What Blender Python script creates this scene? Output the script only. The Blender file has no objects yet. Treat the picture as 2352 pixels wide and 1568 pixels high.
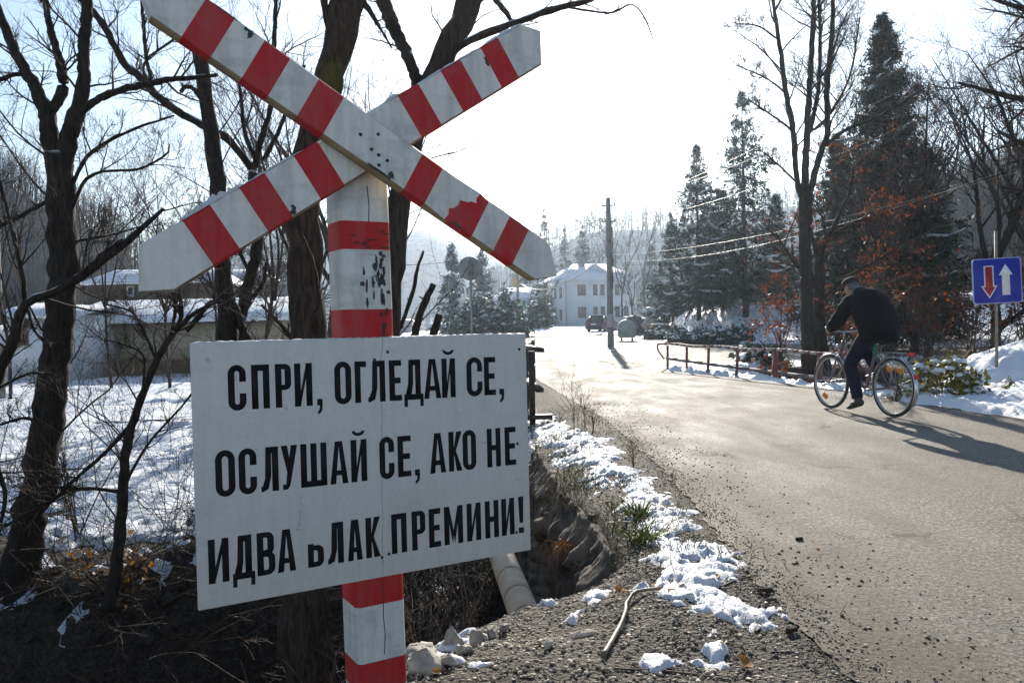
import bpy, math, random
import numpy as np
from mathutils import Vector, Matrix, noise as mnoise
from math import radians as rad, sin, cos, pi, sqrt
S = bpy.context.scene
COL = S.collection
# ------------------------------------------------------------------ camera, sky, sun, exposure
FPX = 1907.0; EYE = 1.2
PIT = math.atan(44 / FPX); ROL = math.atan(.021)
F0 = np.array([0, cos(PIT), -sin(PIT)]); U0 = np.array([0, sin(PIT), cos(PIT)]); R0 = np.array([1., 0, 0])
CR = R0 * cos(ROL) - U0 * sin(ROL); CU = U0 * cos(ROL) + R0 * sin(ROL); CF = F0
CAMP = np.array([0, 0, EYE])
cam = bpy.data.cameras.new('camera'); camo = bpy.data.objects.new('camera', cam); COL.objects.link(camo)
cam.sensor_width = 36; cam.lens = 36 * FPX / 2352; cam.clip_end = 6000; cam.clip_start = .05
camo.matrix_world = Matrix(((CR[0], CU[0], -CF[0], 0), (CR[1], CU[1], -CF[1], 0), (CR[2], CU[2], -CF[2], EYE), (0, 0, 0, 1)))
S.camera = camo
SUN_AZ, SUN_EL = rad(5.5), rad(21.5)
W = bpy.data.worlds.new("World"); S.world = W; W.use_nodes = True
wn = W.node_tree; bg = wn.nodes['Background']
sky = wn.nodes.new('ShaderNodeTexSky'); sky.sky_type = 'NISHITA'; sky.sun_disc = False
sky.sun_elevation = SUN_EL; sky.sun_rotation = SUN_AZ; sky.air_density = 1.0; sky.dust_density = .35; sky.ozone_density = 1.4
# thin cirrus veil in the sky
tc = wn.nodes.new('ShaderNodeTexCoord'); mp = wn.nodes.new('ShaderNodeMapping'); mp.inputs['Scale'].default_value = (1.3, 1.3, 6)
nz = wn.nodes.new('ShaderNodeTexNoise'); nz.inputs['Scale'].default_value = 2.2; nz.inputs['Detail'].default_value = 8; nz.inputs['Roughness'].default_value = .6
rp = wn.nodes.new('ShaderNodeValToRGB'); rp.color_ramp.elements[0].position = .46; rp.color_ramp.elements[1].position = .78
rp.color_ramp.elements[1].color = (.28, .28, .28, 1)
mx = wn.nodes.new('ShaderNodeMixRGB'); mx.inputs[2].default_value = (6.0, 6.2, 6.6, 1)
wn.links.new(tc.outputs['Generated'], mp.inputs[0]); wn.links.new(mp.outputs[0], nz.inputs[0]); wn.links.new(nz.outputs[0], rp.inputs[0])
wn.links.new(rp.outputs[0], mx.inputs[0]); wn.links.new(sky.outputs[0], mx.inputs[1]); wn.links.new(mx.outputs[0], bg.inputs[0])
bg.inputs[1].default_value = .075
sl = bpy.data.lights.new('sun', 'SUN'); sl.energy = 4.6; sl.angle = rad(.5); sl.color = (1, .93, .82)
so = bpy.data.objects.new('sun', sl); COL.objects.link(so)
sdir = Vector((sin(SUN_AZ) * cos(SUN_EL), cos(SUN_AZ) * cos(SUN_EL), sin(SUN_EL)))
so.rotation_euler = sdir.to_track_quat('Z', 'Y').to_euler(); so.location = sdir * 50
S.view_settings.view_transform = 'Standard'; S.view_settings.look = 'None'; S.view_settings.gamma = 1
S.view_settings.exposure = 1.06
S.cycles.volume_bounces = 0; S.cycles.max_bounces = 6; S.cycles.transparent_max_bounces = 8
S.cycles.use_denoising = True

def ray(u, v): return CF + CR * (u - 1176) / FPX + CU * (784 - v) / FPX
def P(u, v, Y):
    d = ray(u, v); return CAMP + d * (Y / d[1])
def gp(u, v, z=0.):
    d = ray(u, v); return CAMP + d * ((z - EYE) / d[2])

# ------------------------------------------------------------------ helpers
def obj(name, me, parent=None, **kw):
    o = bpy.data.objects.new(name, me); COL.objects.link(o)
    if parent: o.parent = parent
    for k, v in kw.items(): o[k] = v
    return o
def thing(name, label, cat, loc=(0, 0, 0), rz=0, group=None):
    o = obj(name, None); o.location = loc; o.rotation_euler = (0, 0, rz); o.empty_display_size = .2
    o['label'] = label; o['category'] = cat
    if group: o['group'] = group
    return o
def tag(o, label=None, cat=None, group=None, kind=None):
    if label: o['label'] = label
    if cat: o['category'] = cat
    if group: o['group'] = group
    if kind: o['kind'] = kind
    return o
class MB:
    """collects raw geometry and links it as ONE mesh object"""
    def __init__(s): s.v = []; s.f = []; s.m = []; s.n = 0
    def add(s, verts, faces, mi=0):
        verts = np.asarray(verts, float).reshape(-1, 3); b = s.n
        s.v.append(verts); s.n += len(verts)
        if isinstance(faces, np.ndarray):
            s.f.extend((faces + b).tolist()); s.m.extend([mi] * len(faces))
        else:
            for q in faces: s.f.append([i + b for i in q]); s.m.append(mi)
        return s
    def box(s, c, d, mi=0, rot=None, taper=1.):
        x, y, z = [k / 2 for k in d]
        v = np.array([[-x, -y, -z], [x, -y, -z], [x, y, -z], [-x, y, -z], [-x * taper, -y * taper, z], [x * taper, -y * taper, z], [x * taper, y * taper, z], [-x * taper, y * taper, z]])
        if rot is not None: v = v @ np.array(rot.to_3x3()).T
        return s.add(v + np.array(c), [[3, 2, 1, 0], [4, 5, 6, 7], [0, 1, 5, 4], [1, 2, 6, 5], [2, 3, 7, 6], [3, 0, 4, 7]], mi)
    def bar(s, a, b, w, h, mi=0):
        a = Vector(a); b = Vector(b); d = b - a
        q = d.to_track_quat('Z', 'Y').to_matrix()
        return s.box((a + b) / 2, (w, h, d.length), mi, q)
    def tube(s, pts, rad_, sides=8, mi=0, caps=True):
        pts = np.asarray(pts, float); K = len(pts)
        r = np.full(K, rad_, float) if np.isscalar(rad_) else np.asarray(rad_, float)
        v = tube_rings(pts[None], r[None], sides)[0]
        i = np.arange(K - 1)[:, None] * sides; j = np.arange(sides)[None]; j2 = (j + 1) % sides
        f = np.stack([i + j, i + j2, i + sides + j2, i + sides + j], -1).reshape(-1, 4)
        s.add(v.reshape(-1, 3), f, mi)
        if caps:
            b = s.n - K * sides
            s.f.append([b + k for k in range(sides)][::-1]); s.m.append(mi)
            s.f.append([b + (K - 1) * sides + k for k in range(sides)]); s.m.append(mi)
        return s
    def tubes(s, Pp, Rr, sides=3, mi=0):
        if len(Pp) == 0: return s
        M, K = Rr.shape; v = tube_rings(Pp, Rr, sides).reshape(-1, 3)
        m = np.arange(M)[:, None, None] * K * sides; i = np.arange(K - 1)[None, :, None] * sides; j = np.arange(sides)[None, None]; j2 = (j + 1) % sides
        f = np.stack([m + i + j, m + i + j2, m + i + sides + j2, m + i + sides + j], -1).reshape(-1, 4)
        return s.add(v, f, mi)
    def lathe(s, prof, n=24, c=(0, 0, 0), axis='z', mi=0, closed=False):
        prof = np.asarray(prof, float); K = len(prof); t = np.arange(n) * 2 * pi / n
        x = prof[:, 0][:, None] * np.cos(t); y = prof[:, 0][:, None] * np.sin(t); z = np.repeat(prof[:, 1][:, None], n, 1)
        v = np.stack([x, y, z], -1).reshape(-1, 3)
        if axis == 'y': v = v[:, [0, 2, 1]] * np.array([1, 1, -1])
        if axis == 'x': v = v[:, [2, 0, 1]]
        KK = K if closed else K - 1
        i = (np.arange(KK)[:, None]) * n; i2 = ((np.arange(KK)[:, None] + 1) % K) * n; j = np.arange(n)[None]; j2 = (j + 1) % n
        f = np.stack([i + j, i + j2, i2 + j2, i2 + j], -1).reshape(-1, 4)
        return s.add(v + np.array(c), f, mi)
    def prism(s, poly, o, a, b, n, t, mi=0):
        """poly of 2D points in the frame (o,a,b), thickness t along -n, front at n*0"""
        o, a, b, n = [np.asarray(k, float) for k in (o, a, b, n)]
        K = len(poly); fr = np.array([o + a * x + b * y for x, y in poly]); bk = fr - n * t
        f = [list(range(K)), [K + i for i in range(K)][::-1]] + [[(i + 1) % K, i, K + i, K + (i + 1) % K] for i in range(K)]
        return s.add(np.vstack([fr, bk]), f, mi)
    def quads(s, C, A, B, mi=0):
        """leaf quads: centres C, half axes A,B"""
        if len(C) == 0: return s
        v = np.stack([C - A - B * .2, C - B, C + A * 1.0, C + B], 1).reshape(-1, 3)
        return s.add(v, np.arange(len(v)).reshape(-1, 4), mi)
    def build(s, name, mats, parent=None, smooth=False, bevel=0, **kw):
        me = bpy.data.meshes.new(name)
        V = np.vstack(s.v) if s.v else np.zeros((0, 3))
        me.vertices.add(len(V)); me.vertices.foreach_set('co', V.ravel())
        ln = np.array([len(q) for q in s.f]); idx = np.concatenate([np.asarray(q) for q in s.f]) if len(s.f) < 5 else np.fromiter((i for q in s.f for i in q), dtype=np.int32, count=int(ln.sum()))
        me.loops.add(int(ln.sum())); me.loops.foreach_set('vertex_index', idx.astype(np.int32))
        me.polygons.add(len(ln)); me.polygons.foreach_set('loop_start', (np.cumsum(ln) - ln).astype(np.int32)); me.polygons.foreach_set('loop_total', ln.astype(np.int32))
        me.polygons.foreach_set('material_index', np.array(s.m, np.int32))
        if smooth: me.polygons.foreach_set('use_smooth', np.ones(len(ln), bool))
        me.update(calc_edges=True); me.validate()
        for m in (mats if isinstance(mats, (list, tuple)) else [mats]): me.materials.append(m)
        o = obj(name, me, parent, **kw)
        if bevel:
            b = o.modifiers.new('bevel', 'BEVEL'); b.width = bevel; b.segments = 2; b.limit_method = 'ANGLE'
        return o
def tube_rings(Pp, Rr, sides):
    M, K, _ = Pp.shape
    T = np.gradient(Pp, axis=1); T /= np.linalg.norm(T, axis=2, keepdims=True) + 1e-9
    ref = np.where(np.abs(T[:, :1, 2:3]) > .8, np.array([1., .13, 0]), np.array([.05, .1, 1.]))
    ref = np.repeat(ref, K, 1)
    A = np.cross(T, ref); A /= np.linalg.norm(A, axis=2, keepdims=True) + 1e-9
    B = np.cross(T, A)
    t = np.arange(sides) * 2 * pi / sides
    return Pp[:, :, None] + Rr[:, :, None, None] * (A[:, :, None] * np.cos(t)[None, None, :, None] + B[:, :, None] * np.sin(t)[None, None, :, None])
def resample(pts, K):
    """Catmull-Rom through rows of pts (xyz + radius), K samples"""
    p = np.asarray(pts, float); n = len(p)
    d = np.r_[0, np.cumsum(np.linalg.norm(np.diff(p[:, :3], axis=0), axis=1))]
    q = np.vstack([2 * p[0] - p[1], p, 2 * p[-1] - p[-2]])
    out = []
    for s in np.linspace(0, d[-1], K):
        i = min(np.searchsorted(d, s, 'right') - 1, n - 2); t = (s - d[i]) / (d[i + 1] - d[i] + 1e-9)
        a, b, c, e = q[i:i + 4]
        out.append(.5 * (2 * b + (c - a) * t + (2 * a - 5 * b + 4 * c - e) * t * t + (3 * b - a - 3 * c + e) * t ** 3))
    out = np.array(out)
    if out.shape[1] > 3: out[:, 3] = np.clip(out[:, 3], 1e-4, None)
    return out
def sst(a, b, x):
    t = np.clip((x - a) / (b - a), 0, 1); return t * t * (3 - 2 * t)
def vnoise(x, y, seed=0):
    xi = np.floor(x).astype(np.int64); yi = np.floor(y).astype(np.int64); fx = x - xi; fy = y - yi
    fx = fx * fx * (3 - 2 * fx); fy = fy * fy * (3 - 2 * fy)
    def h(a, b):
        n = (a * 374761393 + b * 668265263 + seed * 974634677) & 0x7fffffff
        n = ((n ^ (n >> 13)) * 1274126177) & 0x7fffffff
        return ((n ^ (n >> 16)) & 0xffff) / 65535.
    return (h(xi, yi) * (1 - fx) + h(xi + 1, yi) * fx) * (1 - fy) + (h(xi, yi + 1) * (1 - fx) + h(xi + 1, yi + 1) * fx) * fy
def fbm(x, y, sc=1., oc=4, seed=0, g=.5):
    r = 0; a = 1.; t = 0
    for k in range(oc):
        r = r + a * vnoise(x * sc, y * sc, seed + k * 17); t += a; a *= g; sc *= 2.03
    return r / t
def seg_dist(x, y, pl, closed=False):
    d = np.full(np.shape(x), 1e9); n = len(pl)
    for i in range(n if closed else n - 1):
        ax, ay = pl[i]; bx, by = pl[(i + 1) % n]; dx, dy = bx - ax, by - ay
        t = np.clip(((x - ax) * dx + (y - ay) * dy) / (dx * dx + dy * dy + 1e-12), 0, 1)
        d = np.minimum(d, np.hypot(x - ax - t * dx, y - ay - t * dy))
    return d
def inside(x, y, pl):
    c = np.zeros(np.shape(x), bool); n = len(pl)
    for i in range(n):
        ax, ay = pl[i]; bx, by = pl[(i + 1) % n]
        if ay == by: continue
        c ^= ((ay > y) != (by > y)) & (x < (bx - ax) * (y - ay) / (by - ay) + ax)
    return c
def sdf(x, y, pl): return seg_dist(x, y, pl, True) * np.where(inside(x, y, pl), -1, 1)

# ------------------------------------------------------------------ materials
def nodes(name):
    m = bpy.data.materials.new(name); m.use_nodes = True
    nt = m.node_tree; b = nt.nodes['Principled BSDF']; return m, nt, b
def N(nt, t, **kw):
    n = nt.nodes.new('ShaderNode' + t)
    for k, v in kw.items():
        if k in n.inputs: n.inputs[k].default_value = v
        else: setattr(n, k, v)
    return n
def ramp(nt, fac, stops):
    r = nt.nodes.new('ShaderNodeValToRGB'); e = r.color_ramp.elements
    while len(e) < len(stops): e.new(.5)
    for i, (p, c) in enumerate(stops):
        e[i].position = p; e[i].color = (*c, 1) if not np.isscalar(c) else (c, c, c, 1)
    nt.links.new(fac, r.inputs[0]); return r.outputs[0]
def mixc(nt, f, a, b, mode='MIX'):
    m = nt.nodes.new('ShaderNodeMixRGB'); m.blend_type = mode
    for i, k in enumerate((f, a, b)):
        if hasattr(k, 'links'): nt.links.new(k, m.inputs[i])
        elif np.isscalar(k): m.inputs[i].default_value = k if i == 0 else (k, k, k, 1)
        else: m.inputs[i].default_value = (*k, 1)
    return m.outputs[0]
def coords(nt, sc=(1, 1, 1), kind='Object'):
    t = N(nt, 'TexCoord'); m = N(nt, 'Mapping'); m.inputs['Scale'].default_value = sc
    nt.links.new(t.outputs[kind], m.inputs[0]); return m.outputs[0]
def noise(nt, co, scale, detail=5, rough=.55):
    n = N(nt, 'TexNoise', Scale=scale, Detail=detail, Roughness=rough); nt.links.new(co, n.inputs['Vector']); return n.outputs['Fac']
def bump(nt, b, h, dist, strength=1.):
    n = N(nt, 'Bump', Distance=dist, Strength=strength); nt.links.new(h, n.inputs['Height']); nt.links.new(n.outputs[0], b.inputs['Normal'])
def simple(name, c1, c2=None, sc=6, rough=.7, bmp=0, metal=0, spec=.5, stretch=(1, 1, 1), lo=.35, hi=.65, trans=0):
    m, nt, b = nodes(name); b.inputs['Roughness'].default_value = rough; b.inputs['Metallic'].default_value = metal
    b.inputs['Specular IOR Level'].default_value = spec
    if c2 is None: b.inputs['Base Color'].default_value = (*c1, 1)
    else:
        f = noise(nt, coords(nt, stretch), sc); nt.links.new(ramp(nt, f, [(lo, c1), (hi, c2)]), b.inputs['Base Color'])
        if bmp: bump(nt, b, f, bmp)
    if trans:
        t = N(nt, 'BsdfTranslucent'); mxs = N(nt, 'MixShader', Fac=trans)
        src = b.inputs['Base Color']
        if src.links: nt.links.new(src.links[0].from_socket, t.inputs[0])
        else: t.inputs[0].default_value = src.default_value
        nt.links.new(b.outputs[0], mxs.inputs[1]); nt.links.new(t.outputs[0], mxs.inputs[2]); nt.links.new(mxs.outputs[0], nt.nodes['Material Output'].inputs[0])
    return m
def snow_mask(nt, lo=.55, hi=.9, sc=8, amount=.45):
    g = N(nt, 'NewGeometry'); s = N(nt, 'SeparateXYZ'); nt.links.new(g.outputs['Normal'], s.inputs[0])
    up = ramp(nt, s.outputs[2], [(lo, 0), (hi, 1)])
    t = N(nt, 'TexCoord'); n = noise(nt, t.outputs['Object'], sc, 3)
    k = ramp(nt, n, [(amount, 0), (amount + .06, 1)])
    return mixc(nt, 1, up, k, 'MULTIPLY')
def bark(name, c1, c2, snow=None, moss=False):
    m, nt, b = nodes(name); b.inputs['Roughness'].default_value = .9; b.inputs['Specular IOR Level'].default_value = .25
    co = coords(nt, (9, 9, 1.6)); f = noise(nt, co, 5, 8, .65)
    c = ramp(nt, f, [(.35, c1), (.66, c2)])
    if moss:
        mk = ramp(nt, noise(nt, coords(nt), 2.3, 4), [(.62, 0), (.7, .7)]); c = mixc(nt, mk, c, (.10, .09, .012))
    if snow:
        c = mixc(nt, snow_mask(nt, *snow), c, (.85, .88, .93))
    nt.links.new(c, b.inputs['Base Color']); bump(nt, b, f, .018); return m
BARK = bark('dark_bark', (.012, .009, .007), (.055, .04, .032), None, True)
BARKS = bark('snowy_bark', (.012, .009, .007), (.05, .038, .03), (.5, .8, 5, .5))
TWIG = simple('twig_bark', (.02, .014, .011), (.07, .05, .04), 4, .85, spec=.3)
TWIGP = simple('pale_twig', (.09, .065, .045), (.2, .15, .11), 4, .6, spec=.5)
TWIGB = simple('brown_twig', (.035, .022, .015), (.1, .062, .04), 4, .7, spec=.4)
NEEDLE = simple('spruce_needles', (.006, .014, .009), (.024, .042, .02), 1.2, .65, spec=.2, trans=.12)
NEEDLEB = simple('blue_spruce_needles', (.03, .06, .06), (.07, .12, .12), 1.2, .6, spec=.3, trans=.25)
LEAFO = simple('beech_leaves', (.09, .022, .008), (.30, .075, .022), 2.5, .55, spec=.3, trans=.4)
LEAFG = simple('bramble_leaves', (.03, .042, .01), (.26, .22, .04), 7, .5, spec=.4, trans=.45)
LEAFY = simple('dead_leaves', (.25, .09, .015), (.45, .24, .05), 9, .6, trans=.35)
GRASSM = simple('grass_blades', (.06, .09, .015), (.26, .22, .07), 7, .6, trans=.4)
DRYG = simple('dry_stalks', (.16, .10, .05), (.34, .24, .12), 7, .7, trans=.3)
CONC = simple('weathered_concrete', (.16, .15, .135), (.3, .285, .26), 7, .85, .004, stretch=(1, 1, .4))
STEEL = simple('galvanised_steel', (.22, .23, .24), (.36, .37, .38), 14, .45, metal=.7)
DARKST = simple('rusty_dark_steel', (.018, .015, .013), (.05, .035, .026), 18, .65, .001, spec=.4)
BLACKM = simple('black_plastic', (.012, .012, .013), rough=.5)
RUBBER = simple('tyre_rubber', (.018, .017, .016), (.05, .046, .042), 30, .7)
GLASS = simple('dark_glass', (.012, .014, .016), rough=.08, spec=.7)
def snow_mat(name='snow_surface', sc=1., tint=(.86, .89, .94), spk=.02):
    m, nt, b = nodes(name); b.inputs['Roughness'].default_value = .55; b.inputs['Specular IOR Level'].default_value = .35
    co = coords(nt, (1, 1, 1)); f = noise(nt, co, 26 * sc, 8, .7); g = noise(nt, co, 4 * sc, 3)
    c = ramp(nt, g, [(.3, tuple(k * .9 for k in tint)), (.6, tint)])
    nt.links.new(c, b.inputs['Base Color']); bump(nt, b, f, spk); return m
SNOW = snow_mat()
SNOWN = snow_mat('granular_snow', 2.2, (.84, .86, .90), .02)
SNOWF = snow_mat('field_snow', .3, (.82, .86, .93), .06)
# ------------------------------------------------------------------ terrain
GULLY = [(.25, 16.5), (.12, 12), (.16, 9.5), (.2, 8.0), (.3, 6.9), (.38, 6.0), (.5, 5.0), (.56, 4.2), (.3, 3.95), (.02, 3.75), (-.25, 3.5), (-.5, 3.25), (-.62, 2.7), (-.9, 2.0), (-1.4, 1.0), (-2.4, -.6), (-6, -3), (-14, -3), (-16, 3.2), (-9, 5.2), (-6, 5.9), (-4.2, 6.0), (-3.2, 6.2), (-2.5, 7.2), (-1.9, 9.2), (-1.75, 12), (-1.9, 16.5)]
DITCH = [(5.5, 13.7), (4.8, 16.6), (4.6, 17.6), (6.3, 18.6), (8.4, 18.2), (9.2, 16.8), (8.0, 14.9), (6.7, 13.7)]
ROAD = [(1.12, -3), (1.12, 1), (1.08, 3.8), (1.16, 5.4), (1.17, 7.5), (1.1, 10.2), (.8, 13.5), (.52, 17), (.2, 20.5), (-.5, 25), (-2, 31), (-6, 40), (-14, 50), (-40, 58), (-40, 66), (-5, 63), (4, 65), (16, 68), (13, 58), (10, 53), (8.7, 46), (8.8, 38.5), (13, 35), (17, 30), (14, 23), (8, 20.4), (4.2, 20.6), (3.5, 19.5), (4.5, 16.4), (5.15, 14), (5.33, 11), (5.6, 9.1), (6.1, 6.5), (7, 3.5), (8, 0), (8.6, -3)]
def ground_z(x, y):
    x = np.asarray(x, float); y = np.asarray(y, float)
    n = fbm(x, y, .35, 4, 3) - .5; n2 = fbm(x, y, 2.1, 4, 9) - .5
    z = -.66 * sst(-1.6, -3.0, x) * (1 - .55 * sst(36, 60, y)) * sst(-1, 3, y)
    z = z + sst(-2.5, -5, x) * (n * .35 + .12 * n2)
    far = sst(58, 90, y); z = z + .55 * far * sst(-30, -5, x)
    # right bank
    z = z + (2.3 * sst(13.5, 34, y + (x - 8) * .5) * sst(6.6, 13, x) * sst(7, 11, x + y * .02)) * sst(19, 15, y - x * .25 + 3.2)
    z = z + 1.75 * sst(39.3, 47, y) * sst(8.2, 12, x) * sst(70, 58, y)
    z = z + 1.2 * sst(14, 40, x) * sst(3, 20, y)
    z = z + (.12 + .25 * n) * sst(5.9, 7.5, x) * sst(20.5, 18.5, y)
    z = z + .62 * np.exp(-((x - 8.9) / 1.35) ** 2 - ((y - 13.1) / 1.25) ** 2) + .22 * np.exp(-((x - 7.4) / .5) ** 2 - ((y - 12.4) / .5) ** 2)
    # near bank heap
    z = z + .05 * np.exp(-((x - .1) / .7) ** 2 - ((y - 3.2) / .6) ** 2) * (1 + 3 * n2) + .03 * n2 * sst(1.15, .8, x) * sst(-2.2, -1, x)
    z = z - .13 * sst(.8, .15, x) * sst(2.5, 3.5, y) * sst(-1.2, -.6, x)
    g = sdf(x + .10 * (fbm(x, y, 3.1, 3, 21) - .5), y + .12 * (fbm(x, y, 2.7, 3, 33) - .5), GULLY)
    wall = sst(-.9, .1, x)     # steep on the road side, sloping on the field side
    dep = wall * sst(.02, -.22, g) + (1 - wall) * sst(.2, -.85, g)
    z = z * (1 - dep) + dep * (-2.05 - .5 * np.exp(-((x + .5) / .9) ** 2 - ((y - 6.5) / 2.2) ** 2) + .5 * n + .16 * n2)  # bed deepened locally so that it lies in shade
    g2 = sdf(x, y, DITCH); dep2 = sst(.2, -1.1, g2); z = z * (1 - dep2) + dep2 * (-1.5 + .35 * n)
    r = sdf(x, y, ROAD); k = sst(-.05, .25, r)
    return z * k - .010 * sst(.03, -.06, r)
def axis(lo, hi, c, fine, n_f, g):
    a = [c]; s = fine
    while a[-1] < hi:
        a.append(a[-1] + s)
        if len(a) > n_f: s *= g
    b = [c]; s = fine; k = 0
    while b[-1] > lo:
        b.append(b[-1] - s); k += 1
        if k > n_f: s *= g
    return np.array(b[:0:-1] + a)
def sheet(name, X, Y, Z, mats, keep=None, smooth=True, **kw):
    ny, nx = X.shape; idx = np.arange(nx * ny).reshape(ny, nx)
    f = np.stack([idx[:-1, :-1], idx[:-1, 1:], idx[1:, 1:], idx[1:, :-1]], -1).reshape(-1, 4)
    V = np.stack([X, Y, Z], -1).reshape(-1, 3)
    if keep is not None:
        kk = keep.reshape(-1); f = f[kk[f].any(1)]
        used = np.unique(f); rm = np.full(len(V), -1); rm[used] = np.arange(len(used)); V = V[used]; f = rm[f]
    b = MB(); b.add(V, f); return b.build(name, mats, smooth=smooth, **kw)
def ground_mat():
    m, nt, b = nodes('stony_soil'); b.inputs['Roughness'].default_value = .85; b.inputs['Specular IOR Level'].default_value = .3
    co = coords(nt); n1 = noise(nt, co, 1.1, 6); n2 = noise(nt, co, 38, 6, .7); n3 = noise(nt, co, 9, 5)
    v = N(nt, 'TexVoronoi', Scale=55.0); nt.links.new(co, v.inputs['Vector'])
    c = ramp(nt, n2, [(.3, (.024, .018, .013)), (.55, (.068, .053, .039)), (.75, (.16, .133, .102))])
    c = mixc(nt, ramp(nt, n3, [(.45, 0), (.65, .6)]), c, (.028, .02, .014))
    st = ramp(nt, v.outputs['Color'], [(.2, .55), (.8, 1.35)])
    c = mixc(nt, .5, c, st, 'MULTIPLY')
    nt.links.new(c, b.inputs['Base Color'])
    h = mixc(nt, .5, n2, v.outputs['Distance']); bump(nt, b, h, .03); return m
gx = axis(-70, 70, .2, .07, 70, 1.06); gy = axis(-4, 170, 4.2, .07, 75, 1.05)
GX, GY = np.meshgrid(gx, gy)
sheet('ground', GX, GY, ground_z(GX, GY), ground_mat(), kind='structure')
# plain beyond the modelled ground, one wide sheet to the horizon
b = MB(); b.add([(-900, -300, -2.7), (900, -300, -2.7), (900, 900, -2.7), (-900, 900, -2.7)], [[0, 1, 2, 3]])
b.build('valley_floor', SNOWF, kind='structure')
def asphalt():
    m, nt, b = nodes('worn_asphalt'); co = coords(nt)
    big = noise(nt, co, .35, 4); mid = noise(nt, coords(nt, (1, .35, 1)), 2.2, 6, .6); fine = noise(nt, co, 55, 7, .85); spk = noise(nt, co, 28, 4, .7)
    c = ramp(nt, fine, [(.36, (.07, .062, .052)), (.5, (.20, .18, .15)), (.62, (.39, .35, .295))])
    c = mixc(nt, ramp(nt, mid, [(.42, 0), (.66, .8)]), c, (.26, .225, .18))
    c = mixc(nt, ramp(nt, big, [(.45, 0), (.65, .4)]), c, (.16, .148, .13))
    wv = N(nt, 'TexVoronoi', feature='DISTANCE_TO_EDGE', Scale=.55); wp = N(nt, 'TexNoise', Scale=1.7, Detail=6.0); nt.links.new(co, wp.inputs['Vector']); wa = N(nt, 'VectorMath', operation='MULTIPLY_ADD'); wa.inputs[1].default_value = (.9, .9, .9); nt.links.new(wp.outputs['Color'], wa.inputs[0]); nt.links.new(co, wa.inputs[2]); nt.links.new(wa.outputs[0], wv.inputs['Vector'])
    crk = mixc(nt, 1, ramp(nt, wv.outputs['Distance'], [(.0, .8), (.012, 0)]), ramp(nt, noise(nt, co, .6, 2), [(.5, 0), (.58, 1)]), 'MULTIPLY')
    # lighter patches farther along the road and on the square
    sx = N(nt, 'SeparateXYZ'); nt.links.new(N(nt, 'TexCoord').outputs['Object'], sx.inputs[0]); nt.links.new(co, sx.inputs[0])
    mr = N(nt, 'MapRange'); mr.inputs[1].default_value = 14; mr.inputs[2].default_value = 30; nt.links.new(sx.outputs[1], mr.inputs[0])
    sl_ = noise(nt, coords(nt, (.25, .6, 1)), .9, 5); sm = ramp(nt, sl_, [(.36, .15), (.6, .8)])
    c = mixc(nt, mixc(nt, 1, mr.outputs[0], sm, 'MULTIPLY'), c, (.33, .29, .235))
    c = mixc(nt, .6, c, ramp(nt, fine, [(.36, .5), (.5, 1.0), (.64, 1.7)]), 'MULTIPLY')
    c = mixc(nt, ramp(nt, noise(nt, coords(nt, (1.2, .22, 1)), 1.6, 5, .6), [(.52, 0), (.7, .35)]), c, (.085, .078, .068))
    c = mixc(nt, crk, c, (.03, .027, .023))
    me_ = N(nt, 'MapRange'); me_.inputs[1].default_value = 1.05; me_.inputs[2].default_value = 2.3; me_.inputs[3].default_value = 1; me_.inputs[4].default_value = 0; nt.links.new(sx.outputs[0], me_.inputs[0])
    c = mixc(nt, ramp(nt, mixc(nt, .5, me_.outputs[0], noise(nt, co, 2.6, 6, .65)), [(.48, 0), (.72, .85)]), c, mixc(nt, fine, (.05, .038, .026), (.19, .155, .115)))
    nt.links.new(c, b.inputs['Base Color'])
    nt.links.new(ramp(nt, mid, [(.35, .68), (.7, .88)]), b.inputs['Roughness'])
    b.inputs['Specular IOR Level'].default_value = .16
    bump(nt, b, mixc(nt, .5, fine, spk), .02); return m
rng = np.random.default_rng(5)
def dense(pl, step, jit):
    out = []
    for i in range(len(pl)):
        a = np.array(pl[i]); c = np.array(pl[(i + 1) % len(pl)]); L = np.linalg.norm(c - a); st = step * (1 if min(a[1], c[1]) < 22 else 6)
        k = max(1, int(L / st))
        for t in range(k): out.append(a + (c - a) * t / k + rng.normal(0, jit, 2))
    return out
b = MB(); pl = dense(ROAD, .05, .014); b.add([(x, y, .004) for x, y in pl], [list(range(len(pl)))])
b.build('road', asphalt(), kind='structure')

# ---- snow cover: sheets with real thickness, dropped where thickness is nothing
def snow_sheet(name, x0, x1, y0, y1, dx, dy, thick, m=SNOW, **kw):
    X, Y = np.meshgrid(np.arange(x0, x1, dx), np.arange(y0, y1, dy)); t = thick(X, Y)
    Z = np.maximum(ground_z(X, Y), np.where(sdf(X, Y, ROAD) < 0, .004, -9)) + np.clip(t, -.02, None)
    return sheet(name, X, Y, Z, m, keep=t > 0, kind='stuff', **kw)
VERGE = [(.22, 10.6), (.4, 9.2), (.62, 8.2), (.72, 6.8), (.86, 5.6), (.84, 4.9), (.9, 4.35), (.84, 3.8), (.8, 3.3)]
def t_verge(x, y):
    d = seg_dist(x, y, VERGE); wd = .15 + .12 * sst(6, 9, y) + .06 * sst(5, 4.2, y) * sst(3.6, 4.2, y)
    n = fbm(x, y, 5.5, 5, 41, .6); g = fbm(x, y, 34, 3, 77, .6); c = fbm(x, y, 13, 3, 177)
    return .050 * sst(wd + .13, wd - .13, d + (n - .5) * .55) * (.22 + .75 * g + .45 * c) - .016 - .034 * sst(.56, .68, fbm(x, y, 5.2, 5, 5, .6))
snow_sheet('snow', -.3, 1.5, 2.9, 11, .0135, .019, t_verge, SNOWN)
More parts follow.
